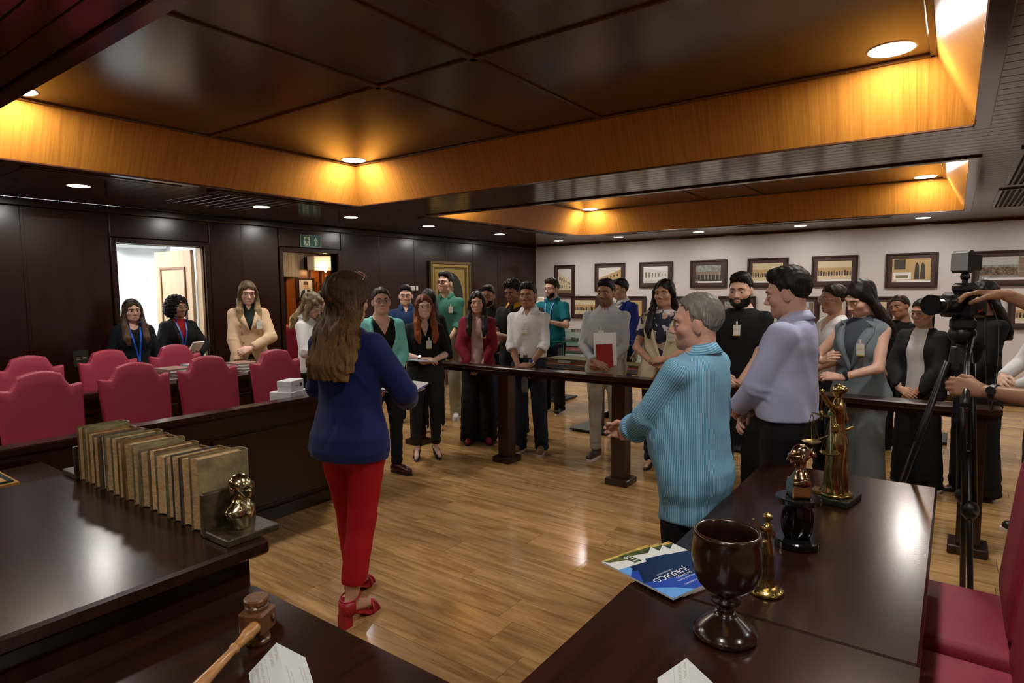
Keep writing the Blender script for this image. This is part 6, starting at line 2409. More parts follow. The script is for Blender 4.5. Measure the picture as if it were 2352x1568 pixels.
# 15 young man in white shirt at the rail
_, s15 = cast('young man in white shirt with rolled sleeves and watch, holding a bottle', (4.91, 3.37), -16, h=1.68, skin=BROWN, head=(deg(4), 0.0, 0), hair=hair('crop', 'black_g', *HB, quiff=0.0027),
     ra='clasp_low_under', la='clasp_low_top', tops=[dict(name='shirt', mat=WHITE, sleeve=1.25, roll=True, collar='open', v=(1.40, 0.45), wr=0.005, **TUCK)],
     trousers=dict(mat=NAVY, cut='straight', beltmat=mat('belt_black', (0.01, 0.01, 0.01), 0.4)), shoes=dict(kind='sneaker', mat=mat('tan_suede', (0.22, 0.12, 0.045), 0.8), sole=WSOLE), badge=(0.0, 1.27),
     watch=dict(side=-1, up=0.03, mat=mat('watch_steel', (0.55, 0.55, 0.56), 0.3, metal=1), face=mat('watch_blue', (0.03, 0.05, 0.2), 0.2)), feet=((0.1, 0, 0.25), (0.12, -0.03, 0.1)))
# 16 teal polo
_, s16 = cast('bearded man in teal polo with blue lanyard, near the white wall', (6.72, 4.24), -24, h=1.75, skin=LIGHT, head=(deg(16), 0.05, 0), glasses=dict(c='metal', hh=0.016), beard=0.003, hair=hair('short', 'brown_short', *HBR, quiff=0.0027, curl=0.002),
     ra='phone', la='phone', tops=[dict(name='polo', mat=cloth('teal', (0.006, 0.13, 0.155)), collar='open', sleeve=0.75, hem=0.85, slflare=0.012)],
     trousers=dict(mat=BLK), shoes=dict(kind='sneaker', mat=SH_BLK, sole=WSOLE), lanyard=dict(z=1.05, x=0.0, card=True, mat=mat('lanyard_light', (0.12, 0.3, 0.7), 0.4)))
# 17 grey shirt
_, s17 = cast('man in grey long-sleeved shirt holding white papers and a red book', (5.13, 2.64), -16, h=1.7, skin=BROWN, wide=1.1, facew=1.08, head=(deg(8), 0.0, 0), stubble=0.45, hair=hair('short', 'black_h', *HB, quiff=0.0054),
     ra=((0.05, 0.22, 0.98), (1, -0.4, -0.5), (-0.8, 0.3, -0.35), (0, -0.85, -0.4), 0.6), la=((0.05, 0.20, 0.95), (1, -0.4, -0.5), (-0.8, 0.25, -0.3), (0, -0.7, 0.6), 0.6),
     tops=[dict(name='shirt', mat=cloth('light_grey', (0.34, 0.345, 0.35)), collar='open', v=(1.44, 0.4), cuff=True, wr=0.005, **TUCK)],
     trousers=dict(mat=cloth('khaki_grey', (0.29, 0.265, 0.21)), cut='slim', hemz=0.09, beltmat=mat('belt_black', (0.01, 0.01, 0.01), 0.4)), shoes=dict(kind='sneaker', mat=mat('brown_leather', (0.05, 0.022, 0.014), 0.4), sole=WSOLE), badge=(0.005, 1.22))
# 18 navy suit behind
_, s18 = cast('man in royal blue suit jacket half hidden behind the grey shirt man', (6.93, 3.37), -38, far=True, h=1.735, skin=MID, head=(deg(20), 0.1, 0), hair=hair('short', 'black_i', *HB, quiff=0.0036), ra='behind', la='side',
     tops=[dict(name='shirt', mat=WHITE, sleeve=0, hem=0.9, collar='closed'), dict(name='suit_jacket', mat=cloth('royal_blue', (0.010, 0.022, 0.15)), v=(1.15, 0.3), lapel=0.04, hem=0.82)], trousers=dict(mat=cloth('navy_suit', (0.008, 0.012, 0.05))), shoes=dict(kind='shoe', mat=SH_BLK))
# 19 cream vest woman
def pattern_mat():
    m = bpy.data.materials.new('cloth_geometric_print')
    m.use_nodes = True
    nt = m.node_tree
    b = nt.nodes['Principled BSDF']
    b.inputs['Roughness'].default_value = 0.8
    tc = nt.nodes.new('ShaderNodeTexCoord')
    v = nt.nodes.new('ShaderNodeTexVoronoi')
    v.distance = 'MANHATTAN'
    v.inputs['Scale'].default_value = 17
    nt.links.new(tc.outputs['Object'], v.inputs['Vector'])
    sp_ = nt.nodes.new('ShaderNodeSeparateColor')
    nt.links.new(v.outputs['Color'], sp_.inputs[0])
    cr = nt.nodes.new('ShaderNodeValToRGB')
    cr.color_ramp.interpolation = 'CONSTANT'
    cr.color_ramp.elements[0].color = (0.014, 0.016, 0.04, 1)
    cr.color_ramp.elements[1].position = 0.45
    cr.color_ramp.elements[1].color = (0.55, 0.53, 0.52, 1)
    e = cr.color_ramp.elements.new(0.72)
    e.color = (0.42, 0.27, 0.22, 1)
    nt.links.new(sp_.outputs[0], cr.inputs[0])
    nt.links.new(cr.outputs[0], b.inputs['Base Color'])
    return m


_, s19 = cast('black haired woman in cream sleeveless vest over a patterned top', (5.15, 2.08), -12, h=1.695, sex='f', skin=MID, wide=1.15, facew=1.05, head=(deg(10), 0.0, 0), hair=hair('one', 'black_j', *HB, len=0.38, front=0.13, side=1),
     ra='clasp_mid_under', la='clasp_mid_top', tops=[dict(name='printed_top', mat=pattern_mat(), sleeve=0.6, hem=0.9), dict(name='vest', mat=cloth('cream', (0.58, 0.53, 0.36)), sleeve=0, v=(1.02, 0.27), vmax=0.11, lapel=0.045, hem=0.74, flare=0.03, cutaway=0.99, cap=False)],
     trousers=dict(mat=NAVY, cut='straight'), shoes=dict(kind='pump', mat=SH_BLK), heel=0.04, badge=(-0.095, 1.22))


def stripe_mat():
    m = bpy.data.materials.new('cloth_blue_stripe')
    m.use_nodes = True
    nt = m.node_tree
    b = nt.nodes['Principled BSDF']
    b.inputs['Roughness'].default_value = 0.8
    b.inputs['Specular IOR Level'].default_value = 0.25
    a = nt.nodes.new('ShaderNodeAttribute')
    a.attribute_name = 'su'
    mu = nt.nodes.new('ShaderNodeMath')
    mu.operation = 'MULTIPLY'
    mu.inputs[1].default_value = 2 * math.pi / 0.0082
    nt.links.new(a.outputs['Fac'], mu.inputs[0])
    sn = nt.nodes.new('ShaderNodeMath')
    sn.operation = 'SINE'
    nt.links.new(mu.outputs[0], sn.inputs[0])
    cr = nt.nodes.new('ShaderNodeValToRGB')
    cr.color_ramp.elements[0].position = 0.0
    cr.color_ramp.elements[0].color = (0.09, 0.33, 0.53, 1)
    cr.color_ramp.elements[1].position = 0.35
    cr.color_ramp.elements[1].color = (0.33, 0.56, 0.72, 1)
    nt.links.new(sn.outputs[0], cr.inputs[0])
    nt.links.new(cr.outputs[0], b.inputs['Base Color'])
    return m


# 20 grey haired man in striped shirt
_, s20 = cast('grey haired man in blue striped shirt with hands folded, seen from behind', (2.53, 0.882), -116, h=1.585, skin=(0.55, 0.315, 0.24), near=True, shrug=0.02, wide=1.24, belly=0.055, facew=1.08, neck=0.06, head=(deg(-26), 0.03, 0), headsz=1.05, headoff=(0, -0.012, 0.0), stubble=0.08,
     hair=hair('recede', 'grey', (0.15, 0.145, 0.13), (0.42, 0.41, 0.38), t=0.014, rough=0.45), brow=(0.25, 0.22, 0.2),
     ra=((0.03, 0.34, 1.03), (1, -0.5, -0.4), (-0.4, 0.75, 0.1), (-0.7, 0.0, 0.1), 0.7), la=((0.05, 0.33, 1.04), (1, -0.5, -0.4), (-0.5, 0.75, -0.1), (-0.7, -0.2, 0.2), 0.7),
     tops=[dict(name='shirt', mat=stripe_mat(), stripes=True, sleeve=1.7, roll=True, collar='closed', hem=0.665, flare=0.018, ease=1.0, off=0.016, shirttail=0.05, wr=0.0045, armr=0.008)],
     trousers=dict(mat=BLK, cut='straight', waist=0.72), shoes=dict(kind='shoe', mat=SH_BLK))
# 21 bearded man in black t-shirt
_, s21 = cast('bearded man in black t-shirt with name badge behind the grey haired man', (4.92, 1.36), -14, h=1.72, skin=LIGHT, wide=1.16, facew=1.08, headsz=1.08, head=(deg(4), 0.1, 0), eye=0.22, beard=0.009,
     hair=hair('crop', 'black_k', *HB, quiff=0.0018), ra=((0.1, 0.22, 0.96), (1, -0.3, -0.3), (-0.8, 0.25, -0.4), (0, -0.9, -0.4), 0.5), la='clasp_low_under',
     tops=[dict(name='tee', mat=BLK, sleeve=0.75, hem=0.84, armr=0.006, slflare=0.004)], trousers=dict(mat=BLK), shoes=dict(kind='shoe', mat=SH_BLK), badge=(-0.01, 1.30))
# 22 man in lavender shirt
_, s22 = cast('dark haired man in lavender dress shirt looking down, seen from the side', (3.38, 0.69), -104, h=1.71, skin=(0.56, 0.335, 0.26), near=True, shrug=0.018, wide=1.12, belly=0.02, head=(deg(-4), 0.16, 0), headsz=1.06, facew=1.04, eye=0.2, stubble=0.12,
     hair=hair('short', 'black_l', (0.008, 0.007, 0.006), (0.028, 0.024, 0.022), t=0.011, quiff=0.003),
     ra='clasp_low_top', la=((0.06, 0.24, 0.98), (1, -0.5, -0.2), (-0.8, 0.3, -0.3), (0, -0.9, -0.4), 0.5),
     tops=[dict(name='shirt', mat=cloth('lavender', (0.42, 0.455, 0.66)), sleeve=1.9, cuff=True, collar='closed', wr=0.005, armr=0.01, hem=0.96, ease=1.6, off=0.018, flare=0.012)],
     trousers=dict(mat=BLK, cut='straight', waist=1.02), shoes=dict(kind='shoe', mat=SH_BLK))
# 23 woman with bun and glasses
_, s23 = cast('woman with tied hair and glasses in white blouse behind the grey vest woman', (5.53, 0.8), -58, h=1.64, sex='f', skin=MID, head=(deg(0), 0.06, 0), glasses=dict(c='clear', hh=0.021), hair=hair('bun', 'brown_bun', *HBR, t=0.01),
     ra='clasp_mid_top', la='clasp_mid_under', tops=[dict(name='blouse', mat=WHITE, sleeve=0.5, hem=0.9, v=(1.30, 0.4))],
     trousers=dict(mat=CHAR), shoes=dict(kind='shoe', mat=SH_BLK))
# 24 woman in grey vest
_, s24 = cast('long haired woman in sleeveless grey waistcoat looking down at the rail', (4.83, 0.52), -30, h=1.655, sex='f', skin=LIGHT, wide=1.06, headsz=1.04, head=(deg(18), 0.42, -0.05), eye=0.18, headoff=(0, 0.02, 0), hair=hair('back', 'dark_brown', (0.010, 0.006, 0.005), (0.03, 0.016, 0.012), len=0.34, t=0.013), lip=(0.4, 0.12, 0.1),
     ra=((0.11, 0.27, 1.16), (1, -0.2, -0.8), (-0.6, 0.4, 0.3), (-0.2, -0.8, -0.2), 0.6), la=((0.04, 0.30, 1.06), (1, -0.5, -0.6), (-0.85, 0.35, 0.05), (0, -0.8, -0.6), 0.7),
     tops=[dict(name='roll_neck', mat=cloth('slate', (0.055, 0.065, 0.09)), sleeve=0, hem=0.92, topz=1.52, neckz=1.54), dict(name='waistcoat', mat=cloth('blue_grey', (0.15, 0.185, 0.21)), sleeve=0, v=(1.10, 0.26), lapel=0.06, hem=0.82, flare=0.02)],
     trousers=dict(mat=cloth('blue_grey', (0.15, 0.185, 0.21)), cut='wide'), shoes=dict(kind='pump', mat=SH_BLK), heel=0.04, badge=(-0.085, 1.25), watch=dict(side=-1, up=0.03))
# 25 curly woman with tilted head
_, s25 = cast('woman with tilted head and curly hair half hidden behind the black jacket woman', (6.94, 0.43), -30, far=True, h=1.53, sex='f', skin=BROWN, head=(deg(4), 0.05, 0.25), hair=hair('bun', 'brown_curl', *HBR, t=0.012), eye=0.35,
     ra='clasp_low_top', la='clasp_low_under', tops=[dict(name='jacket', mat=BLK, hem=0.84)], trousers=dict(mat=BLK), shoes=dict(kind='shoe', mat=SH_BLK))
# 26 woman in black jacket with glasses
_, s26 = cast('woman in black jacket, white top and round glasses left of the tripod', (5.77, 0.2), -24, h=1.52, sex='f', skin=MID, head=(deg(10), 0.08, 0), glasses=dict(c='metal', hh=0.021, sq=1.0), hair=hair('tied', 'black_m', *HB, t=0.011, len=0.2), lip=(0.35, 0.1, 0.09),
     ra='clasp_low_top', la='clasp_low_under', tops=[dict(name='top', mat=WHITE, sleeve=0, hem=0.9), dict(name='jacket', mat=CHAR, open=(0.06, 0.08, 1.5), hem=0.84, armr=0.008)], trousers=dict(mat=BLK, cut='wide'), shoes=dict(kind='shoe', mat=SH_BLK))
# 27 woman with black hair behind the video camera
_, s27 = cast('black haired woman in black with badge hidden behind the video camera', (5.80, -0.17), -50, far=True, h=1.65, sex='f', skin=MID, head=(deg(6), 0.2, 0), hair=hair('back', 'black_n', *HB, len=0.36), ra='clasp_low_top', la='clasp_low_under',
     tops=[dict(name='jacket', mat=BLK, hem=0.80, armr=0.008)], trousers=dict(mat=BLK, cut='wide'), shoes=dict(kind='block', mat=SH_BLK), badge=(-0.02, 1.18), wide=1.1)
# 28 camera operator, mostly outside the frame
TRIPOD = np.array([3.45, -0.03, 0.0])
OPOS, OFACE = (3.20, -0.58), math.atan2(0.55, 0.25)


def to_local(pos, face, K, w, s):
    a = -(face - math.pi / 2)
    d = np.array(w, float) - np.array([pos[0], pos[1], 0])
    x = math.cos(a) * d[0] - math.sin(a) * d[1]
    y = math.sin(a) * d[0] + math.cos(a) * d[1]
    return (x / K * s, y / K, d[2] / K)


_K = 1.72 / 1.75
s28 = dict(h=1.72, near=True, tattoo=True, skin=(0.34, 0.18, 0.105), wide=1.1, head=(0, 0, 0), hair=hair('short', 'black_o', *HB),
           ra=(to_local(OPOS, OFACE, _K, (3.36, -0.13, 1.58), 1), (0.8, 0.1, -1), (-0.3, 0.9, 0.1), (0, -0.2, -1), 0.5),
           la=(to_local(OPOS, OFACE, _K, (3.02, -0.115, 1.19), -1), (0.6, -0.6, -0.6), (0.2, 0.95, 0.1), (-0.9, 0, -0.3), 0.9),
           tops=[dict(name='polo', mat=cloth('coral', (0.50, 0.13, 0.12)), sleeve=0.6, hem=0.84, collar='open')], trousers=dict(mat=cloth('denim', (0.012, 0.025, 0.08)), cut='slim'), shoes=dict(kind='sneaker', mat=SH_BLK, sole=WSOLE),
           watch=dict(side=-1, up=0.03, over=True))
person('camera operator in coral shirt with wristwatch, only arms in view at the right edge', OPOS, OFACE, s28)
# 29 person with white sleeves at the right edge
_, s29 = cast('person in white long-sleeved shirt with crossed hands at the right edge', (5.0, -0.50), -72, far=True, h=1.70, skin=LIGHT, head=(0, 0.1, 0), hair=hair('short', 'black_p', *HB), ra='clasp_mid_top', la='clasp_mid_under',
     tops=[dict(name='shirt', mat=WHITE, sleeve=1.9, collar='closed', hem=0.985, ease=1.2)], trousers=dict(mat=NAVY), shoes=dict(kind='sneaker', mat=SH_BLK, sole=WSOLE))

# ------------------------------------------------------------------ things on the desks
rnd = random.Random(11)
DB = 0.87                         # raised desk top
# ---- row of old books between marble bookends
book_cols = [(0.17, 0.13, 0.06), (0.05, 0.055, 0.045), (0.24, 0.13, 0.045), (0.15, 0.14, 0.07), (0.08, 0.05, 0.03), (0.2, 0.17, 0.085), (0.03, 0.042, 0.052), (0.14, 0.08, 0.035)]
m_pages = wood('old_pages', (0.42, 0.25, 0.10), (0.72, 0.50, 0.25), 'Y', 0.85, 3.0, 0.15, stretch=30, island=0.18)
m_books = [mat('old_cover_%d' % i, c, 0.6, bump=0.5, bscale=70, var=0.4, vscale=22) for i, c in enumerate(book_cols)]
m_spine = mat('old_spine', (0.17, 0.085, 0.022), 0.55, bump=0.6, bscale=60, var=0.5, vscale=18)
thick = [0.050, 0.034, 0.06, 0.042, 0.03, 0.066, 0.052, 0.036, 0.072, 0.04, 0.058, 0.046, 0.066, 0.038, 0.05, 0.062, 0.056]
tot = sum(thick) + 0.004 * len(thick)
yy = 2.82
sc_ = (2.82 - 1.855) / tot
for k, tk in enumerate(thick):
    tk *= sc_
    hgt = rnd.uniform(0.205, 0.238)
    dep = rnd.uniform(0.152, 0.172)
    yc = yy - tk / 2
    yy -= tk + 0.004 * sc_
    order = ('first', 'second', 'third', 'fourth', 'fifth', 'sixth', 'seventh', 'eighth', 'ninth', 'tenth', 'eleventh', 'twelfth', 'thirteenth', 'fourteenth', 'fifteenth', 'sixteenth', 'last')[k] + (' from the far bookend' if k < 16 else ', leaning on the bust bookend')
    look = ('thick', 'slim')[tk < 0.042] + (' dark', ' brown', ' olive', ' tan')[(k * 3 + k // 4) % 4]
    o = thing('old_book', '%s worn old book in the row, %s' % (look, order), 'book', (0.995, yc, DB), rnd.uniform(-0.015, 0.015), 'old law books in a row')
    mc = m_books[((k * 3 + k // 4) % 4, 4 + k % 4)[k % 2]]
    a, t2 = dep / 2, tk / 2
    lean = rnd.uniform(-0.02, 0.03)
    c = 0.0026
    # pages with a hollow fore edge (towards -X)
    n = 7
    ys = np.linspace(-t2 + c, t2 - c, n)
    fore = [(-a + 0.006 + 0.009 * (1 - (y / (t2 - c)) ** 2), y) for y in ys]
    poly = fore + [(a - 0.01, t2 - c), (a - 0.01, -t2 + c)]
    MB().prism(poly[::-1], 0.004, hgt - 0.006 - 0.004 * rnd.random()).build('pages', m_pages, o)
    for s in (-1, 1):
        MB().box((-a, s * t2 - (c if s > 0 else 0), 0.0), (a - 0.004, s * t2 + (0 if s > 0 else c), hgt), bev=0.0012).build('cover', mc, o)
    ts = np.linspace(-math.pi / 2, math.pi / 2, 8)
    outer = [(a - 0.006 + 0.009 * math.cos(q), t2 * math.sin(q)) for q in ts]
    inner = [(a - 0.010 + 0.007 * math.cos(q), (t2 - c) * math.sin(q)) for q in ts][::-1]
    MB().prism(outer + inner, 0.0, hgt).build('spine', m_spine if k % 3 != 1 else mc, o)
    o.rotation_euler[0] = lean * 0.3

m_marble = mat('brown_marble', (0.042, 0.029, 0.015), 0.38, spec=0.3, var=0.8, vscale=30)
m_brass = mat('polished_brass', (0.58, 0.50, 0.30), 0.18, metal=1.0)
m_antique = mat('antique_gold', (0.36, 0.265, 0.095), 0.25, metal=1.0, var=0.35, vscale=40)
m_bronze = mat('copper_bronze', (0.38, 0.25, 0.16), 0.2, metal=1.0)
for (y0, sgn, lb) in ((1.845, -1, 'brown marble bookend with a polished bald brass bust at the desk corner'), (2.832, 1, 'marble bookend at the far end of the old books')):
    o = thing('bookend', lb, 'bookend', (0.99, y0, DB), 0 if sgn < 0 else math.pi)
    MB().box((-0.085, -0.022, 0.0), (0.085, 0.0, 0.135), bev=0.003).build('upright', m_marble, o)
    MB().box((-0.085, -0.15, 0.0), (0.085, -0.022, 0.022), bev=0.003).build('base', m_marble, o)
    # bust: bald head on draped chest
    F = Fld((-0.06, -0.13, 0.02), (0.06, -0.01, 0.18), 0.0026)
    cy = -0.085
    F.add(ell((0, cy + 0.002, 0.146), (0.0265, 0.030, 0.028)))
    F.add(ell((0, cy - 0.009, 0.129), (0.0205, 0.0205, 0.0225)), 0.014)
    F.add(ell((0, cy - 0.020, 0.114), (0.010, 0.009, 0.008)), 0.010)
    F.add(cap((0, cy - 0.0275, 0.134), (0, cy - 0.0325, 0.1255), 0.0022, 0.0034), 0.004)
    for s in (-1, 1):
        F.add(ell((s * 0.0265, cy + 0.004, 0.132), (0.0035, 0.0065, 0.010)), 0.003)
        F.cut(ell((s * 0.009, cy - 0.031, 0.1355), (0.0055, 0.004, 0.003)), 0.005)
    F.add(cap((0, cy + 0.004, 0.118), (0, cy + 0.005, 0.088), 0.0155, 0.018), 0.008)
    F.add(loft([(0.022, 0.024, 0.019, cy), (0.036, 0.027, 0.020, cy), (0.062, 0.044, 0.025, cy + 0.002), (0.078, 0.047, 0.024, cy + 0.004), (0.088, 0.036, 0.020, cy + 0.005), (0.098, 0.016, 0.015, cy + 0.005)], 0.022, 0.098), 0.010)
    for s in (-1, 1):
        F.add(cap((s * 0.014, cy - 0.014, 0.097), (s * 0.004, cy - 0.024, 0.06), 0.004, 0.003), 0.004)
    V, Q = F.mesh()
    V = (V - [0, cy, 0]) @ rotm('Z', math.radians(20)).T * [1.2, 1.2, 1.12] + [0, cy + 0.004, -0.0026]
    link('bust', new_mesh('bust', V, Q, True), o, m_brass)

# ---- gavel
gv = thing('gavel', 'turned wooden gavel lying on the dark desk', 'gavel', (0.80, 1.375, 0.75), 0)
m_gav = wood('gavel_wood', (0.075, 0.03, 0.011), (0.16, 0.066, 0.022), 'Z', 0.3, 6)
m_gavh = wood('gavel_handle', (0.30, 0.14, 0.045), (0.44, 0.22, 0.08), 'X', 0.3, 5)
hd = link('gavel_head', None, gv, loc=(0, 0, 0.0))
MB().box((-0.033, -0.033, 0.028), (0.033, 0.033, 0.085), bev=0.006).build('block', m_gav, hd, rot=(0, 0, 0.45))
MB().lathe([(0.028, 0.0), (0.030, 0.004), (0.030, 0.010), (0.026, 0.014), (0.029, 0.018), (0.028, 0.03)], n=24).build('striking_face', m_gav, hd)
MB().lathe([(0.028, 0.084), (0.029, 0.094), (0.026, 0.098), (0.030, 0.102), (0.030, 0.112), (0.026, 0.115)], n=24).build('striking_face', m_gav, hd)
MB().lathe([(0.012, 0), (0.012, 0.003), (0.002, 0.006)], n=12).build('brass_stud', m_brass, hd, loc=(0.029, -0.020, 0.058), rot=(0, math.pi / 2, -0.5))
p0, p1 = np.array([-0.02, -0.028, 0.058]), np.array([-0.245, -0.115, 0.018])
prof = [(0, 0.0135), (0.03, 0.0165), (0.06, 0.015), (0.07, 0.0165), (0.09, 0.015), (0.10, 0.0165), (0.12, 0.015), (0.13, 0.017), (0.16, 0.0145), (0.30, 0.010), (0.31, 0.014), (0.33, 0.010), (0.335, 0.0135), (0.35, 0.0095), (0.6, 0.0125), (0.85, 0.016), (0.93, 0.0165), (1, 0.009)]
MB().tube([p0 + (p1 - p0) * f for f, r in prof], [r for f, r in prof], 14).build('handle', m_gavh, gv, smooth=True)

# ---- white tent cards
m_card = mat('card_stock', (0.64, 0.68, 0.69), 0.45)
m_cardtext = mat('card_text', (0.33, 0.30, 0.18), 0.6)


def tent(P, rz, label, lines, back):
    """prism: ridge along local x, sides sloping to +-y"""
    o = thing('tent_card', label, 'card', P, rz)
    L, w, h = 0.105, 0.062, 0.055
    th = 0.0012
    for s in (-1, 1):
        V = np.array([(-L, s * w, 0), (L, s * w, 0), (L, 0, h), (-L, 0, h)], float)
        nv = np.array([0, s * h, w]) / math.hypot(h, w)
        V = np.vstack([V, V - nv * th])
        MB().add(V, [[0, 1, 2, 3], [7, 6, 5, 4], [0, 4, 5, 1], [1, 5, 6, 2], [2, 6, 7, 3], [3, 7, 4, 0]]).build('side', m_card, o)
        U = np.array([-s, 0, 0.0])
        Vv = np.array([0, -s * w, h]) / math.hypot(h, w)
        pr = Print((0, s * w / 2, h / 2), U, Vv, nv)
        for (t_, u, v, sz) in (lines if s > 0 else back):
            pr.text(t_, u, v, sz, m_cardtext, 1)
        if s > 0:
            pr.rect(-0.095, 0.004, 0.095, 0.0047, m_cardtext, 1)
            pr.rect(-0.035, 0.010, -0.0345, 0.045, m_cardtext, 1)
        pr.build('lettering', o)
    MB().box((-L, -w, 0), (L, w, 0.001)).build('base', m_card, o)


tent((0.724, 1.152, 0.75), math.radians(64), 'white folded tent card with small print beside the gavel',
     [('MEMORIAL', -0.095, 0.034, 0.011), ('JUDICIÁRIO', -0.095, 0.02, 0.011), ('MALHETES DOS ANTIGOS', -0.09, -0.008, 0.009), ('DESEMBARGADORES', -0.09, -0.02, 0.009), ('Peças do acervo', -0.09, -0.034, 0.007)],
     [('Peças de madeira usadas nas sessões', -0.09, 0.03, 0.007), ('do tribunal pleno e das câmaras', -0.09, 0.02, 0.007), ('Acervo do memorial', -0.02, -0.012, 0.007), ('doação dos familiares', -0.02, -0.022, 0.007)])
tent((1.165, 0.405, 0.75), math.radians(24), 'white folded tent card cut off at the bottom edge below the goblet',
     [('MEMORIAL', -0.095, 0.034, 0.011), ('JUDICIÁRIO', -0.095, 0.02, 0.011)], [('Acervo do memorial', -0.08, 0.02, 0.008)])

# ---- wooden goblet
gb = thing('goblet', 'dark turned wooden goblet standing on the desk', 'goblet', (1.493, 0.433, 0.75))
m_gob = wood('goblet_wood', (0.020, 0.0072, 0.004), (0.032, 0.0115, 0.006), 'Z', 0.22, 5, 0.01, coat=0.25)
MB().lathe([(0.072, 0.0), (0.077, 0.006), (0.077, 0.016), (0.070, 0.022), (0.068, 0.026), (0.060, 0.032), (0.044, 0.046), (0.030, 0.056), (0.026, 0.060), (0.024, 0.068)], n=48).build('foot', m_gob, gb, smooth=True)
MB().lathe([(0.024, 0.066), (0.017, 0.072), (0.017, 0.084), (0.036, 0.092), (0.036, 0.100), (0.022, 0.106), (0.028, 0.112), (0.034, 0.117)], n=48).build('stem', m_gob, gb, smooth=True)
MB().lathe([(0.033, 0.116), (0.056, 0.128), (0.074, 0.148), (0.082, 0.175), (0.084, 0.205), (0.082, 0.235), (0.079, 0.256), (0.081, 0.262), (0.080, 0.270), (0.075, 0.273), (0.071, 0.268), (0.073, 0.24), (0.075, 0.205), (0.070, 0.165), (0.045, 0.135), (0.005, 0.128)], n=48).build('bowl', m_gob, gb, smooth=True)

# ---- three magazines fanned under the goblet
MU = nrm([1.56 - 1.653, 0.595 - 0.87, 0])       # along the long side, towards the goblet
MVv = np.array([MU[1], -MU[0], 0]) * -1
if MVv[0] < 0:
    MVv = -MVv
c_dk, c_bl, c_lb, c_wh, c_gn, c_ye = ink('mag_navy', (0.008, 0.018, 0.07), 0.2), ink('mag_blue', (0.02, 0.055, 0.36), 0.2), ink('mag_sky', (0.12, 0.33, 0.72), 0.2), ink('mag_white', (0.66, 0.68, 0.66), 0.2), ink('mag_green', (0.06, 0.08, 0.02), 0.25, var=0.8, vscale=60), ink('mag_yellow', (0.45, 0.32, 0.08), 0.25, var=0.5, vscale=50)


def magazine(corner, rz, z, label):
    """corner: near-left corner; u along the long side, v along the short side"""
    o = thing('magazine', label, 'magazine', (corner[0], corner[1], z), 0, 'legal glossary magazines')
    c, s = math.cos(rz), math.sin(rz)
    U = np.array([MU[0] * c - MU[1] * s, MU[0] * s + MU[1] * c, 0])
    V = np.array([MVv[0] * c - MVv[1] * s, MVv[0] * s + MVv[1] * c, 0])
    L, W, th = 0.285, 0.205, 0.0055
    P = [np.zeros(3), U * L, U * L + V * W, V * W]
    MB().prism([(p[0], p[1]) for p in P], 0, th).build('pages', m_paper, o)
    pr = Print((0, 0, th), U, V, (0, 0, 1))
    # the cover: picture at the u=0 end, blue title field towards u=L ; words read along v, upside down for the camera
    pr.rect(0, 0, L, W, c_dk, 1)
    pr.add([(L, 0), (L, W), (L * 0.82, W), (L * 0.62, 0)], c_bl, 2)
    pr.add([(L, 0), (L, W * 0.45), (L * 0.86, W * 0.25), (L * 0.74, 0)], c_lb, 3)
    pr.add([(L * 0.30, 0), (L * 0.62, 0), (L * 0.40, W * 0.22)], c_bl, 3)
    pr.add([(L * 0.26, 0), (L * 0.44, 0), (L * 0.33, W * 0.20), (L * 0.27, W * 0.2)], c_lb, 4)
    pr.add([(0, 0), (L * 0.26, 0), (L * 0.30, W * 0.55), (L * 0.24, W * 0.6), (L * 0.30, W), (0, W)], c_wh, 5)
    pr.add([(0, 0), (L * 0.08, W * 0.05), (L * 0.15, W * 0.35), (L * 0.11, W * 0.55), (L * 0.16, W * 0.8), (L * 0.07, W), (0, W)], c_gn, 6)
    pr.add([(0, 0), (L * 0.04, W * 0.1), (L * 0.03, W * 0.5), (L * 0.06, W), (0, W)], c_ye, 7)
    pr.add([(L * 0.12, W * 0.34), (L * 0.25, W * 0.38), (L * 0.25, W * 0.52), (L * 0.12, W * 0.5)], c_gn, 7)
    pr.rect(L * 0.15, W * 0.40, L * 0.165, W * 0.58, c_wh, 8)
    pr.rect(L * 0.2, W * 0.38, L * 0.212, W * 0.56, c_wh, 8)
    q = lambda u, v: (u * L, v * W)
    W1 = ink('mag_text', (0.7, 0.72, 0.75), 0.3)
    for (t_, u, v, sz) in (('JURÍDICO', 0.66, 0.5, 0.034), ('GLOSSÁRIO', 0.745, 0.66, 0.013), ('+ 100 EXPRESSÕES', 0.585, 0.5, 0.009), ('Fala sem dúvida', 0.80, 0.62, 0.012), ('PODER JUDICIÁRIO', 0.885, 0.62, 0.009)):
        pr.text(t_, u * L, v * W, sz, W1, 9, 'CENTER', -math.pi / 2)
    pr.text('ISO', 0.10 * L, 0.42 * W, 0.02, W1, 9, 'CENTER', -math.pi / 2)
    pr.build('cover', o)


magazine((1.755, 0.835), -0.05, 0.7502, 'lowest of the three blue and white legal magazines')
magazine((1.705, 0.850), -0.03, 0.7560, 'middle one of the three blue and white legal magazines')
magazine((1.655, 0.865), 0.0, 0.7618, 'topmost blue and white legal magazine left of the goblet')


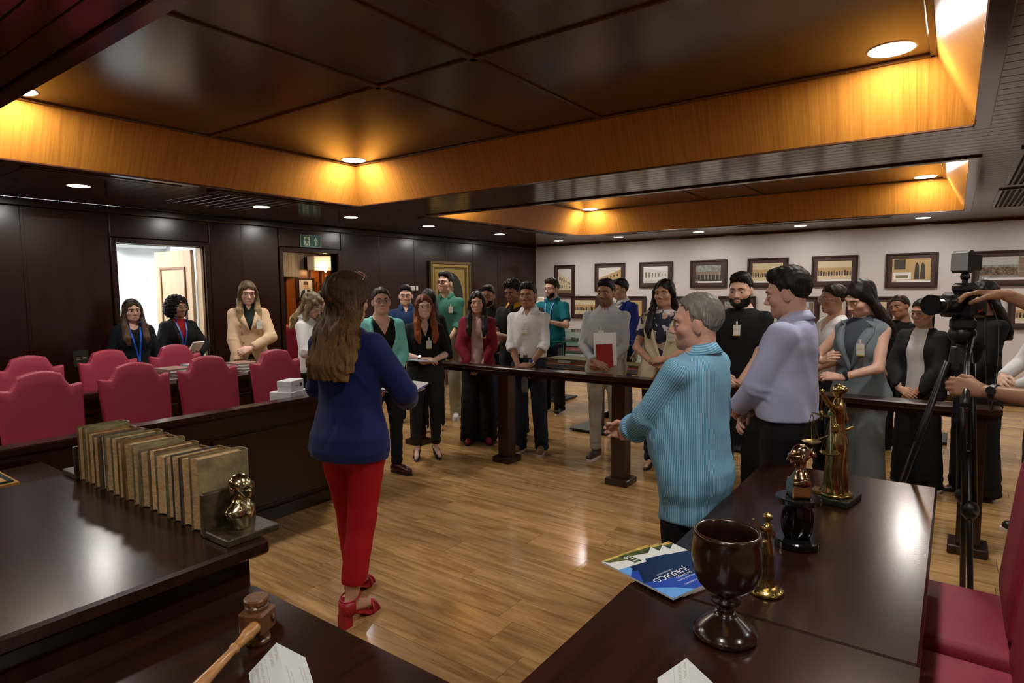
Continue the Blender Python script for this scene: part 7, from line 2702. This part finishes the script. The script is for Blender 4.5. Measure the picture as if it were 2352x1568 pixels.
# ---- bronze figures
def lady(name, parent, h, m, grid, sword=True):
    """standing robed woman, height h, facing -y ; right arm (x<0 side as seen) raised"""
    k = h / 0.42
    F = Fld(np.array((-0.12, -0.10, 0.0)) * k, np.array((0.13, 0.09, 0.44)) * k, grid)
    P = [(0.0, 0.054, 0.046, 0), (0.03, 0.045, 0.040, 0), (0.12, 0.040, 0.036, 0), (0.20, 0.046, 0.036, 0.002), (0.245, 0.034, 0.027, 0), (0.275, 0.027, 0.022, 0),
         (0.31, 0.036, 0.027, -0.002), (0.335, 0.040, 0.024, 0), (0.355, 0.022, 0.017, 0), (0.365, 0.012, 0.012, 0)]
    F.add(loft([(a * k, b * k, c * k, d * k) for a, b, c, d in P], 0, 0.362 * k))
    F.add(cap((0, 0, 0.35 * k), (0, -0.002 * k, 0.385 * k), 0.011 * k, 0.011 * k), 0.008 * k)
    F.add(ell((0, -0.003 * k, 0.395 * k), (0.019 * k, 0.022 * k, 0.026 * k)), 0.006 * k)
    F.add(ell((0, 0.016 * k, 0.40 * k), (0.014 * k, 0.014 * k, 0.014 * k)), 0.006 * k)
    F.add(cap((-0.019 * k, -0.012 * k, 0.399 * k), (0.019 * k, -0.012 * k, 0.399 * k), 0.006 * k), 0.002)
    for s in (-1, 1):
        F.add(ell((s * 0.014 * k, -0.020 * k, 0.305 * k), (0.014 * k, 0.012 * k, 0.014 * k)), 0.01 * k)
    S = np.array((0.036, 0, 0.335)) * k
    E, Wp = np.array((0.075, -0.01, 0.355)) * k, np.array((0.115, -0.02, 0.40)) * k
    F.add(cap(S, E, 0.013 * k, 0.010 * k), 0.012 * k)
    F.add(cap(E, Wp, 0.010 * k, 0.007 * k), 0.004 * k)
    F.add(ell(Wp + [0, 0, 0.004 * k], (0.010 * k, 0.009 * k, 0.010 * k)), 0.004 * k)
    S2 = np.array((-0.036, 0, 0.335)) * k
    E2, W2_ = np.array((-0.050, 0.010, 0.28)) * k, np.array((-0.052, -0.015, 0.225)) * k
    F.add(cap(S2, E2, 0.013 * k, 0.010 * k), 0.012 * k)
    F.add(cap(E2, W2_, 0.010 * k, 0.008 * k), 0.004 * k)
    F.add(ell(W2_, np.array((0.009, 0.009, 0.011)) * k), 0.004)
    t = np.linspace(0, 2 * math.pi, 16, endpoint=False)
    F.ripple(lambda x, y, z: (0.0042 * k * np.clip(1 - z / (0.27 * k), 0.10, 1) * np.sin(9 * np.arctan2(x, -y) + 14 * z / k + 1.5 * np.sin(20 * z / k))).astype(np.float32), 0.02)
    for f in (0.252, 0.262):
        F.add(cap((-0.034 * k, 0, f * k), (0.034 * k, 0, f * k), 0.027 * k * 0.4, flat=None), 0.004)
    V, Q = F.mesh()
    o = link(name, new_mesh(name, V, Q, True), parent, m)
    if sword:
        MB().tube([W2_ + np.array((0.0, 0.055, 0.03)) * k, W2_, W2_ + np.array((0.0, -0.10, -0.055)) * k], [0.0045 * k, 0.0055 * k, 0.0025 * k], 8).build('sword', m, parent, smooth=True)
        MB().tube([W2_ + np.array((-0.018, 0.018, 0.01)) * k, W2_ + np.array((0.018, 0.018, 0.01)) * k], 0.004 * k, 8).build('sword_guard', m, parent, smooth=True)
    return Wp


js = thing('justice_statue', 'gold statue of blindfolded justice holding scales on a marble plinth', 'statue', (2.74, 0.365, 0.75), math.radians(170))
MB().box((-0.085, -0.075, 0), (0.085, 0.075, 0.024), bev=0.003).build('plinth', mat('green_marble', (0.014, 0.018, 0.013), 0.2, var=0.5, vscale=25, coat=0.3), js)
fig = link('figure_group', None, js, loc=(0, 0, 0.024))
MB().lathe([(0.062, 0), (0.066, 0.004), (0.060, 0.012), (0.05, 0.016)], n=24).build('ground', m_antique, fig, smooth=True)
MB().box((-0.02, -0.085, 0.0), (0.05, -0.035, 0.012), bev=0.002).build('law_book', m_antique, fig)
Wp = lady('figure', fig, 0.455, m_antique, 0.0032)
top = Wp + np.array([0, 0, 0.006])
bm = link('scales', None, js, loc=(0, 0, 0.024))
MB().tube([top, top - [0, 0, 0.095]], 0.0022, 6).build('hanger', m_antique, bm)
c0 = top - np.array([0, 0, 0.095])
B = np.array([0.02, 0.045, 0.0])
F = Fld(c0 - 0.05, c0 + 0.05, 0.002)
F.add(cap(c0 - B * 0.9, c0, 0.003, 0.006), 0.002)
F.add(cap(c0, c0 + B * 0.9, 0.006, 0.003), 0.002)
F.add(ell(c0 + [0, 0, 0.006], (0.008, 0.008, 0.013)), 0.004)
F.add(ell(c0 + [0, 0, -0.012], (0.007, 0.007, 0.012)), 0.004)
V, Q = F.mesh()
link('beam', new_mesh('beam', V, Q, True), bm, m_antique)
for s in (-1, 1):
    e = c0 + B * 0.9 * s
    pc = e - np.array([0, 0, 0.135 + 0.012 * s])
    MB().lathe([(0.004, 0), (0.026, 0.001), (0.034, 0.006), (0.036, 0.009), (0.032, 0.008), (0.024, 0.004), (0.003, 0.003)], tuple(pc), 28).build('scale_pan', m_antique, bm, smooth=True)
    for q in range(3):
        a = q * 2.1 + 0.4
        MB().tube([e, pc + np.array([math.cos(a) * 0.034, math.sin(a) * 0.034, 0.008])], 0.0014, 5).build('chain', m_antique, bm)

bs = thing('bronze_bust', 'bronze blindfolded head on a black round pedestal', 'statue', (2.179, 0.40, 0.75), math.radians(-150))
m_onyx = mat('black_onyx', (0.006, 0.0065, 0.007), 0.1, coat=0.4)
MB().lathe([(0.066, 0), (0.070, 0.003), (0.070, 0.022), (0.066, 0.026)], n=48).build('pedestal_foot', m_onyx, bs, smooth=False)
F = Fld((-0.06, -0.06, 0.02), (0.06, 0.06, 0.155), 0.004)
F.add(ell((0, 0, 0.087), (0.03, 0.054, 0.09)))
F.add(cap((0, -0.012, 0.03), (0, -0.012, 0.15), 0.022, 0.022), 0.01)
F.keep(region(lambda X, Y, Z: np.maximum(0.026 - Z, Z - 0.15) + 0 * X + 0 * Y))
V, Q = F.mesh()
link('pedestal_shaft', new_mesh('pedestal_shaft', V, Q, True), bs, m_onyx)
MB().lathe([(0.068, 0.15), (0.072, 0.153), (0.072, 0.166), (0.068, 0.169)], n=48).build('pedestal_plate', m_onyx, bs)
MB().box((-0.036, -0.030, 0.169), (0.036, 0.030, 0.215), bev=0.004).build('bust_block', m_bronze, bs)
F = Fld((-0.06, -0.06, 0.2), (0.06, 0.06, 0.36), 0.0028)
F.add(ell((0, 0.004, 0.316), (0.026, 0.032, 0.030)))
F.add(ell((0, -0.013, 0.297), (0.020, 0.020, 0.027)), 0.010)
F.add(ell((0, 0.042, 0.312), (0.012, 0.012, 0.012)), 0.006)
F.add(cap((0, -0.033, 0.308), (0, -0.038, 0.294), 0.004, 0.005), 0.004)
F.add(cap((0, 0.004, 0.285), (0, 0.006, 0.25), 0.0145, 0.016), 0.008)
F.add(ell((0, 0.004, 0.228), (0.042, 0.028, 0.026)), 0.02)
F.add(sbox((0, 0, 0.215), (0.034, 0.028, 0.012), 0.004), 0.012)
for s in (-1, 1):
    F.add(ell((s * 0.028, 0.002, 0.3), (0.006, 0.01, 0.014)), 0.004)
F.ripple(lambda x, y, z: (0.0012 * (z > 0.317) * np.sin(300 * x + 60 * y)).astype(np.float32), 0.02)
V, Q = F.mesh()
link('head', new_mesh('head', V, Q, True), bs, m_bronze)
t = np.linspace(0, 2 * math.pi, 28, endpoint=False)
MB().tube(np.c_[np.cos(t) * 0.0265, 0.0 + np.sin(t) * 0.0335, np.full(28, 0.310)], 0.0045, 8, True).build('blindfold', m_bronze, bs, smooth=True)

ss = thing('small_justice_figure', 'small brass figure on a scalloped base behind the goblet', 'statue', (1.782, 0.405, 0.75), math.radians(165))
MB().lathe([(0.046, 0), (0.050, 0.003), (0.047, 0.010), (0.036, 0.016), (0.026, 0.022)], n=32).build('scalloped_base', m_antique, ss, smooth=True)
tag(link('shell_ribs', new_mesh('shell_ribs', *(lambda mb: [mb.sphere((0.040 * math.cos(a), 0.040 * math.sin(a), 0.008), (0.009, 0.004, 0.006), 8, 6, rotm('Z', a)) for a in np.linspace(0, 2 * math.pi, 18, endpoint=False)] and mb.arr())(MB()), True), ss, m_antique), kind='stuff')
lady('figure', link('figure_group', None, ss, loc=(0, 0, 0.018)), 0.215, m_antique, 0.0026, sword=False)

# ---- framed plaque at the far left on the low desk
pq = thing('desk_plaque', 'wood and dark green desk plaque at the left edge behind the book desk', 'plaque', (0.80, 3.44, 0.75), 0)
MB().box((-0.10, -0.02, 0.0), (0.075, 0.28, 0.016), bev=0.003).build('base', mat('plaque_wood', (0.36, 0.17, 0.03), 0.4), pq)
MB().box((-0.08, 0.0, 0.016), (0.058, 0.25, 0.024), bev=0.002).build('green_panel', mat('plaque_green', (0.008, 0.03, 0.028), 0.25), pq)
MB().box((-0.06, 0.0, 0.024), (0.03, 0.13, 0.028)).build('wood_inlay', mat('plaque_inlay', (0.42, 0.22, 0.05), 0.4), pq)

# ---- white boxes on the bench
def carton(x, y, z, w, d, h, rz, label, prints=False):
    o = thing('white_box', label, 'box', (x, y, z), rz)
    mw = mat('box_white', (0.60, 0.60, 0.64), 0.55)
    MB().box((-w / 2, -d / 2, 0), (w / 2, d / 2, h * 0.55), bev=0.001).build('tray', mw, o)
    MB().box((-w / 2 - 0.0015, -d / 2 - 0.0015, h * 0.5), (w / 2 + 0.0015, d / 2 + 0.0015, h), bev=0.0015).build('lid', mw, o)
    if prints:
        pr = Print((w / 2 + 0.002, 0, h / 2), (0, 1, 0), (0, 0, 1), (1, 0, 0))
        pr = Print((0, -d / 2 - 0.002, h / 2), (1, 0, 0), (0, 0, 1), (0, -1, 0))
        pr.rect(w * 0.18, -0.012, w * 0.38, 0.016, S_dk, 1)
        pr.rect(-w * 0.25, -0.004, w * 0.1, 0.004, ink('box_grey', (0.25, 0.25, 0.27)), 1)
        pr.build('print', o)


carton(2.83, 4.235, 0.7552, 0.25, 0.19, 0.085, 0.35, 'lower white carton on the bench beside the navy blazer')
carton(2.82, 4.215, 0.8404, 0.175, 0.12, 0.085, 0.42, 'small white carton stacked on a larger one on the bench', True)

# ---- stacks of books on the rear bench
m_bk = [mat('pale_book_%d' % i, c, 0.45) for i, c in enumerate(((0.24, 0.13, 0.1), (0.20, 0.17, 0.18), (0.26, 0.12, 0.08), (0.30, 0.28, 0.31), (0.14, 0.10, 0.11)))]
k = 0
for si, (x, y, n, nm) in enumerate(((2.62, 5.70, 6, 'left'), (2.86, 5.70, 6, 'middle'), (3.10, 5.70, 5, 'right'), (3.34, 5.82, 5, 'rear right'))):
    z = 0.755
    for j in range(n):
        h = rnd.uniform(0.026, 0.034)
        o = thing('pale_book', '%s book of the %s stack on the rear bench' % (('lowest', 'second', 'third', 'fourth', 'fifth', 'sixth')[j], nm), 'book', (x + rnd.uniform(-0.008, 0.008), y + rnd.uniform(-0.008, 0.008), z), rnd.uniform(-0.12, 0.12), 'books stacked on the rear bench')
        MB().box((-0.095, -0.125, 0.002), (0.103, 0.125, h - 0.002)).build('pages', m_paper, o)
        mm = m_bk[(k * 2 + si) % 5]
        MB().box((-0.105, -0.13, 0), (0.105, 0.13, 0.004)).box((-0.105, -0.13, h - 0.004), (0.105, 0.13, h)).box((-0.105, -0.13, 0), (-0.102, 0.13, h)).build('cover', mm, o)
        z += h + 0.0004
        k += 1
for (x, y, z, lb) in ((3.50, 5.66, 0.7552, 'lower blue booklet under the hand of the beige blazer woman'), (3.49, 5.66, 0.7615, 'upper pale yellow booklet under the hand of the beige blazer woman')):
    o = thing('booklet', lb, 'booklet', (x, y, z), 0.2 if z > 0.76 else -0.05)
    MB().box((-0.10, -0.14, 0), (0.10, 0.14, 0.004)).build('pages', m_paper, o)
    MB().box((-0.1, -0.14, 0.004), (0.1, 0.14, 0.0055)).build('cover', c_lb if z < 0.76 else c_ye, o)

# ---- video camera on its tripod
m_cam = mat('camera_black', (0.010, 0.010, 0.011), 0.35, bump=0.15, bscale=300)
m_camg = mat('camera_gloss', (0.012, 0.013, 0.015), 0.12)
tp = thing('tripod', 'black video tripod with pan handle at the right', 'tripod', tuple(TRIPOD))
HT = 1.40
MB().cyl((0, 0, 1.0), (0, 0, HT), 0.02, n=14).build('centre_column', m_cam, tp)
MB().cyl((0, 0, 1.24), (0, 0, 1.34), 0.05, 0.04, n=18).build('crown', m_cam, tp)
for q, (a, rf) in enumerate(((math.radians(100), 1.0), (math.radians(-20), 0.42), (math.radians(-150), 0.42))):
    lg = link('leg', None, tp)
    d = np.array([math.cos(a), math.sin(a), 0])
    n2 = np.array([-d[1], d[0], 0])
    A, B2, C2 = d * 0.05 + [0, 0, 1.27], d * (0.05 + 0.17 * rf) + [0, 0, 0.62], d * (0.05 + 0.31 * rf) + [0, 0, 0.02]
    MB().tube([A + n2 * 0.022, B2 + n2 * 0.022], 0.0105, 8).tube([A - n2 * 0.022, B2 - n2 * 0.022], 0.0105, 8).build('upper_tube', m_cam, lg, smooth=True)
    MB().tube([A * 0.4 + B2 * 0.6, C2], 0.0125, 8).build('lower_tube', m_cam, lg, smooth=True)
    MB().sphere(B2, (0.036, 0.036, 0.045), 12, 8).build('clamp', m_cam, lg, smooth=True)
    MB().cyl(B2 + d * 0.03, B2 + d * 0.05, 0.008, n=8).build('clamp_lever', mat('lever_steel', (0.5, 0.5, 0.5), 0.3, metal=1), lg)
    MB().sphere(C2 + [0, 0, 0.003], (0.022, 0.022, 0.022), 10, 6).build('rubber_foot', m_blk, lg, smooth=True)
MB().sphere((0, 0, HT + 0.0), (0.055, 0.055, 0.05), 16, 10).build('fluid_head', m_cam, tp, smooth=True)
MB().box((-0.06, -0.05, HT + 0.02), (0.06, 0.05, HT + 0.075), bev=0.012).build('pan_plate', m_cam, tp)
hv = np.array([3.02, -0.05, 1.20]) - TRIPOD
MB().tube([(0, -0.04, HT), hv * 0.5 + np.array([0, -0.02, HT]) * 0.5, hv, hv + nrm(hv - [0, -0.04, HT]) * 0.1], [0.010, 0.010, 0.013, 0.015], 10).build('pan_handle', m_cam, tp, smooth=True)

vc = thing('video_camera', 'black video camera with long lens mounted on the tripod', 'camera', (TRIPOD[0], TRIPOD[1], HT + 0.076), math.radians(150))
# local +x = lens direction
MB().box((-0.06, -0.072, 0.0), (0.055, 0.072, 0.115), bev=0.014).build('body', m_cam, vc)
MB().box((-0.05, -0.035, 0.11), (0.05, 0.035, 0.155), bev=0.014).build('prism_hump', m_cam, vc)
MB().box((-0.066, -0.05, 0.02), (-0.058, 0.05, 0.09), bev=0.003).build('rear_screen', m_camg, vc)
MB().box((-0.05, -0.088, 0.0), (0.03, -0.07, 0.10), bev=0.008).build('grip', m_cam, vc)
ln = link('lens', None, vc)
MB().cyl((0.05, 0, 0.06), (0.10, 0, 0.06), 0.038, 0.038, 32).build('mount_ring', m_cam, ln, smooth=False)
MB().cyl((0.10, 0, 0.06), (0.15, 0, 0.06), 0.0405, 0.0405, 32).build('zoom_ring', m_camg, ln)
MB().cyl((0.15, 0, 0.06), (0.20, 0, 0.06), 0.039, 0.041, 32).build('focus_ring', m_cam, ln)
MB().cyl((0.20, 0, 0.06), (0.235, 0, 0.06), 0.041, 0.046, 32, caps=False).cyl((0.235, 0, 0.06), (0.205, 0, 0.06), 0.0435, 0.036, 32).build('lens_hood', m_camg, ln)
MB().cyl((0.202, 0, 0.06), (0.206, 0, 0.06), 0.036, n=32).build('front_element', mat('lens_front', (0.01, 0.012, 0.02), 0.03, coat=1.0), ln)
MB().cyl((0.185, 0, 0.06), (0.188, 0, 0.06), 0.0416, n=32).build('gold_line', m_brass, ln)
pr = Print((0, 0.0725, 0.03), (-1, 0, 0), (0, 0, 1), (0, 1, 0))
pr.add([(-0.02, -0.01), (0.015, 0.004), (0.018, 0.009), (-0.02, 0.0)], ink('camera_red', (0.5, 0.02, 0.01)), 1)
pr.rect(-0.05, 0.045, -0.03, 0.05, ink('camera_red', (0.5, 0.02, 0.01)), 1)
pr.build('red_marks', vc)
led = thing('video_lamp', 'square led video lamp on top of the video camera', 'lamp', (TRIPOD[0], TRIPOD[1], HT + 0.076 + 0.155), math.radians(138))
MB().cyl((0, 0, 0), (0, 0, 0.045), 0.012, n=12).build('shoe_stem', m_cam, led)
MB().sphere((0, 0, 0.03), 0.02, 12, 8).build('ball_joint', m_cam, led, smooth=True)
MB().box((0.0, -0.05, 0.045), (0.035, 0.05, 0.145), bev=0.01).build('housing', m_cam, led)
MB().box((0.034, -0.042, 0.055), (0.039, 0.042, 0.137), bev=0.003).build('diffuser', mat('led_diffuser', (0.33, 0.35, 0.37), 0.3), led)
MB().box((-0.055, -0.035, 0.055), (0.002, 0.035, 0.125), bev=0.006).build('battery', m_cam, led)
# camera strap hanging down
st = thing('camera_strap', 'black camera strap hanging beside the tripod head', 'strap', (TRIPOD[0] - 0.02, TRIPOD[1] - 0.10, HT - 0.2))
V = []
prof = [(0.0, 0.34, 0.0), (-0.005, 0.25, -0.03), (-0.01, 0.1, -0.035), (-0.01, -0.05, -0.03), (-0.005, -0.15, -0.02), (0.0, -0.05, 0.0), (0.0, 0.1, 0.01), (0.0, 0.3, 0.02)]
for (x, z, y) in prof:
    V += [(x - 0.022, y, z), (x + 0.022, y, z), (x - 0.022, y + 0.003, z), (x + 0.022, y + 0.003, z)]
Fc = []
for i in range(len(prof) - 1):
    a = i * 4
    for (p, q) in ((0, 1), (1, 3), (3, 2), (2, 0)):
        Fc.append([a + p, a + q, a + 4 + q, a + 4 + p])
MB().add(V, Fc).build('webbing', m_cam, st)

# ---- things held in hands
def wrist_world(sp, side, f=0.08):
    (S, E, Wp, hd, pn, c, s) = sp['_arms'][0 if side > 0 else 1]
    R = np.array(sp['_root'].rotation_euler.to_matrix())
    p = (Wp + hd * f + pn * 0.02) * sp['_K']
    return R @ p + np.array(sp['_root'].location), R


def held(name, label, cat, sp, side, size, off, rot, m, m2=None, f=0.08):
    p, R = wrist_world(sp, side, f)
    rz = sp['_root'].rotation_euler[2]
    o = thing(name, label, cat, tuple(p + R @ np.array(off)), 0)
    o.rotation_euler = (rot[0], rot[1], rz + rot[2])
    w, d, h = size
    MB().box((-w / 2, -d / 2, -h / 2), (w / 2, d / 2, h / 2 - 0.002), bev=min(0.002, h * 0.3)).build('pages', m2 or m_paper, o)
    MB().box((-w / 2 - 0.001, -d / 2 - 0.001, h / 2 - 0.002), (w / 2 + 0.001, d / 2 + 0.001, h / 2)).build('cover', m, o)
    return o


m_purple = mat('cover_violet', (0.10, 0.10, 0.42), 0.4)
held('open_book', 'white and violet booklet held by the woman in navy blazer', 'book', s6, 1, (0.21, 0.28, 0.014), (-0.08, 0.06, 0.04), (0.05, 0.1, 0.2), m_paper, m_purple)
held('open_book', 'brown paper booklet under the violet one in the speaker\'s hands', 'book', s6, 1, (0.20, 0.27, 0.006), (-0.08, 0.05, 0.026), (-0.02, 0.12, 0.25), mat('cover_kraft', (0.42, 0.27, 0.15), 0.6))
held('held_book', 'red and white book held by the curly haired woman', 'book', s2, 1, (0.15, 0.21, 0.02), (-0.07, 0.0, 0.04), (0.9, 0.0, 0.4), mat('cover_red', (0.26, 0.02, 0.02), 0.4))
held('paper_sheets', 'white paper sheets held by the red haired woman', 'papers', s9, -1, (0.21, 0.28, 0.008), (0.06, 0.04, 0.015), (0.0, -0.1, 0.6), mat('cover_pale_blue', (0.4, 0.42, 0.58), 0.5))
held('paper_sheets', 'white paper sheets held against the grey shirt', 'papers', s17, 1, (0.21, 0.004, 0.297), (-0.03, -0.02, 0.15), (0.06, 0.04, 0.05), m_paper)
rb_ = held('red_notebook', 'small red notebook held before white papers by the grey shirt man', 'notebook', s17, 1, (0.15, 0.012, 0.21), (-0.03, -0.004, 0.09), (0.08, 0.08, 0.05), mat('notebook_red', (0.24, 0.012, 0.012), 0.4), mat('notebook_red', (0.24, 0.012, 0.012), 0.4))
held('mobile_phone', 'black mobile phone held by the man in teal polo', 'phone', s16, 1, (0.072, 0.008, 0.15), (-0.02, 0.02, 0.05), (-0.5, 0, 0), m_camg, m_camg)
# water bottle
p, R = wrist_world(s15, 1, 0.09)
wb_ = thing('water_bottle', 'clear plastic water bottle hanging from the white shirt man\'s hand', 'bottle', (p[0] - 0.01, p[1], p[2] - 0.19))
pl = mat('clear_plastic', (0.85, 0.9, 0.92), 0.08, trans=0.9, ior=1.3)
MB().lathe([(0.026, 0.0), (0.031, 0.006), (0.031, 0.05), (0.029, 0.055), (0.031, 0.06), (0.031, 0.12), (0.024, 0.145), (0.013, 0.16), (0.013, 0.172)], n=24).build('bottle_body', pl, wb_, smooth=True)
MB().cyl((0, 0, 0.172), (0, 0, 0.19), 0.0155, n=16).build('cap', mat('cap_blue', (0.05, 0.2, 0.5), 0.4), wb_)
# belt pouch of the camera operator
pc_ = MB().box((-0.05, -0.11, -0.08), (0.05, 0.11, 0.08), bev=0.03).build('belt_pouch', m_blk, s28['_root'], loc=(-0.20, 0.06, 0.86))
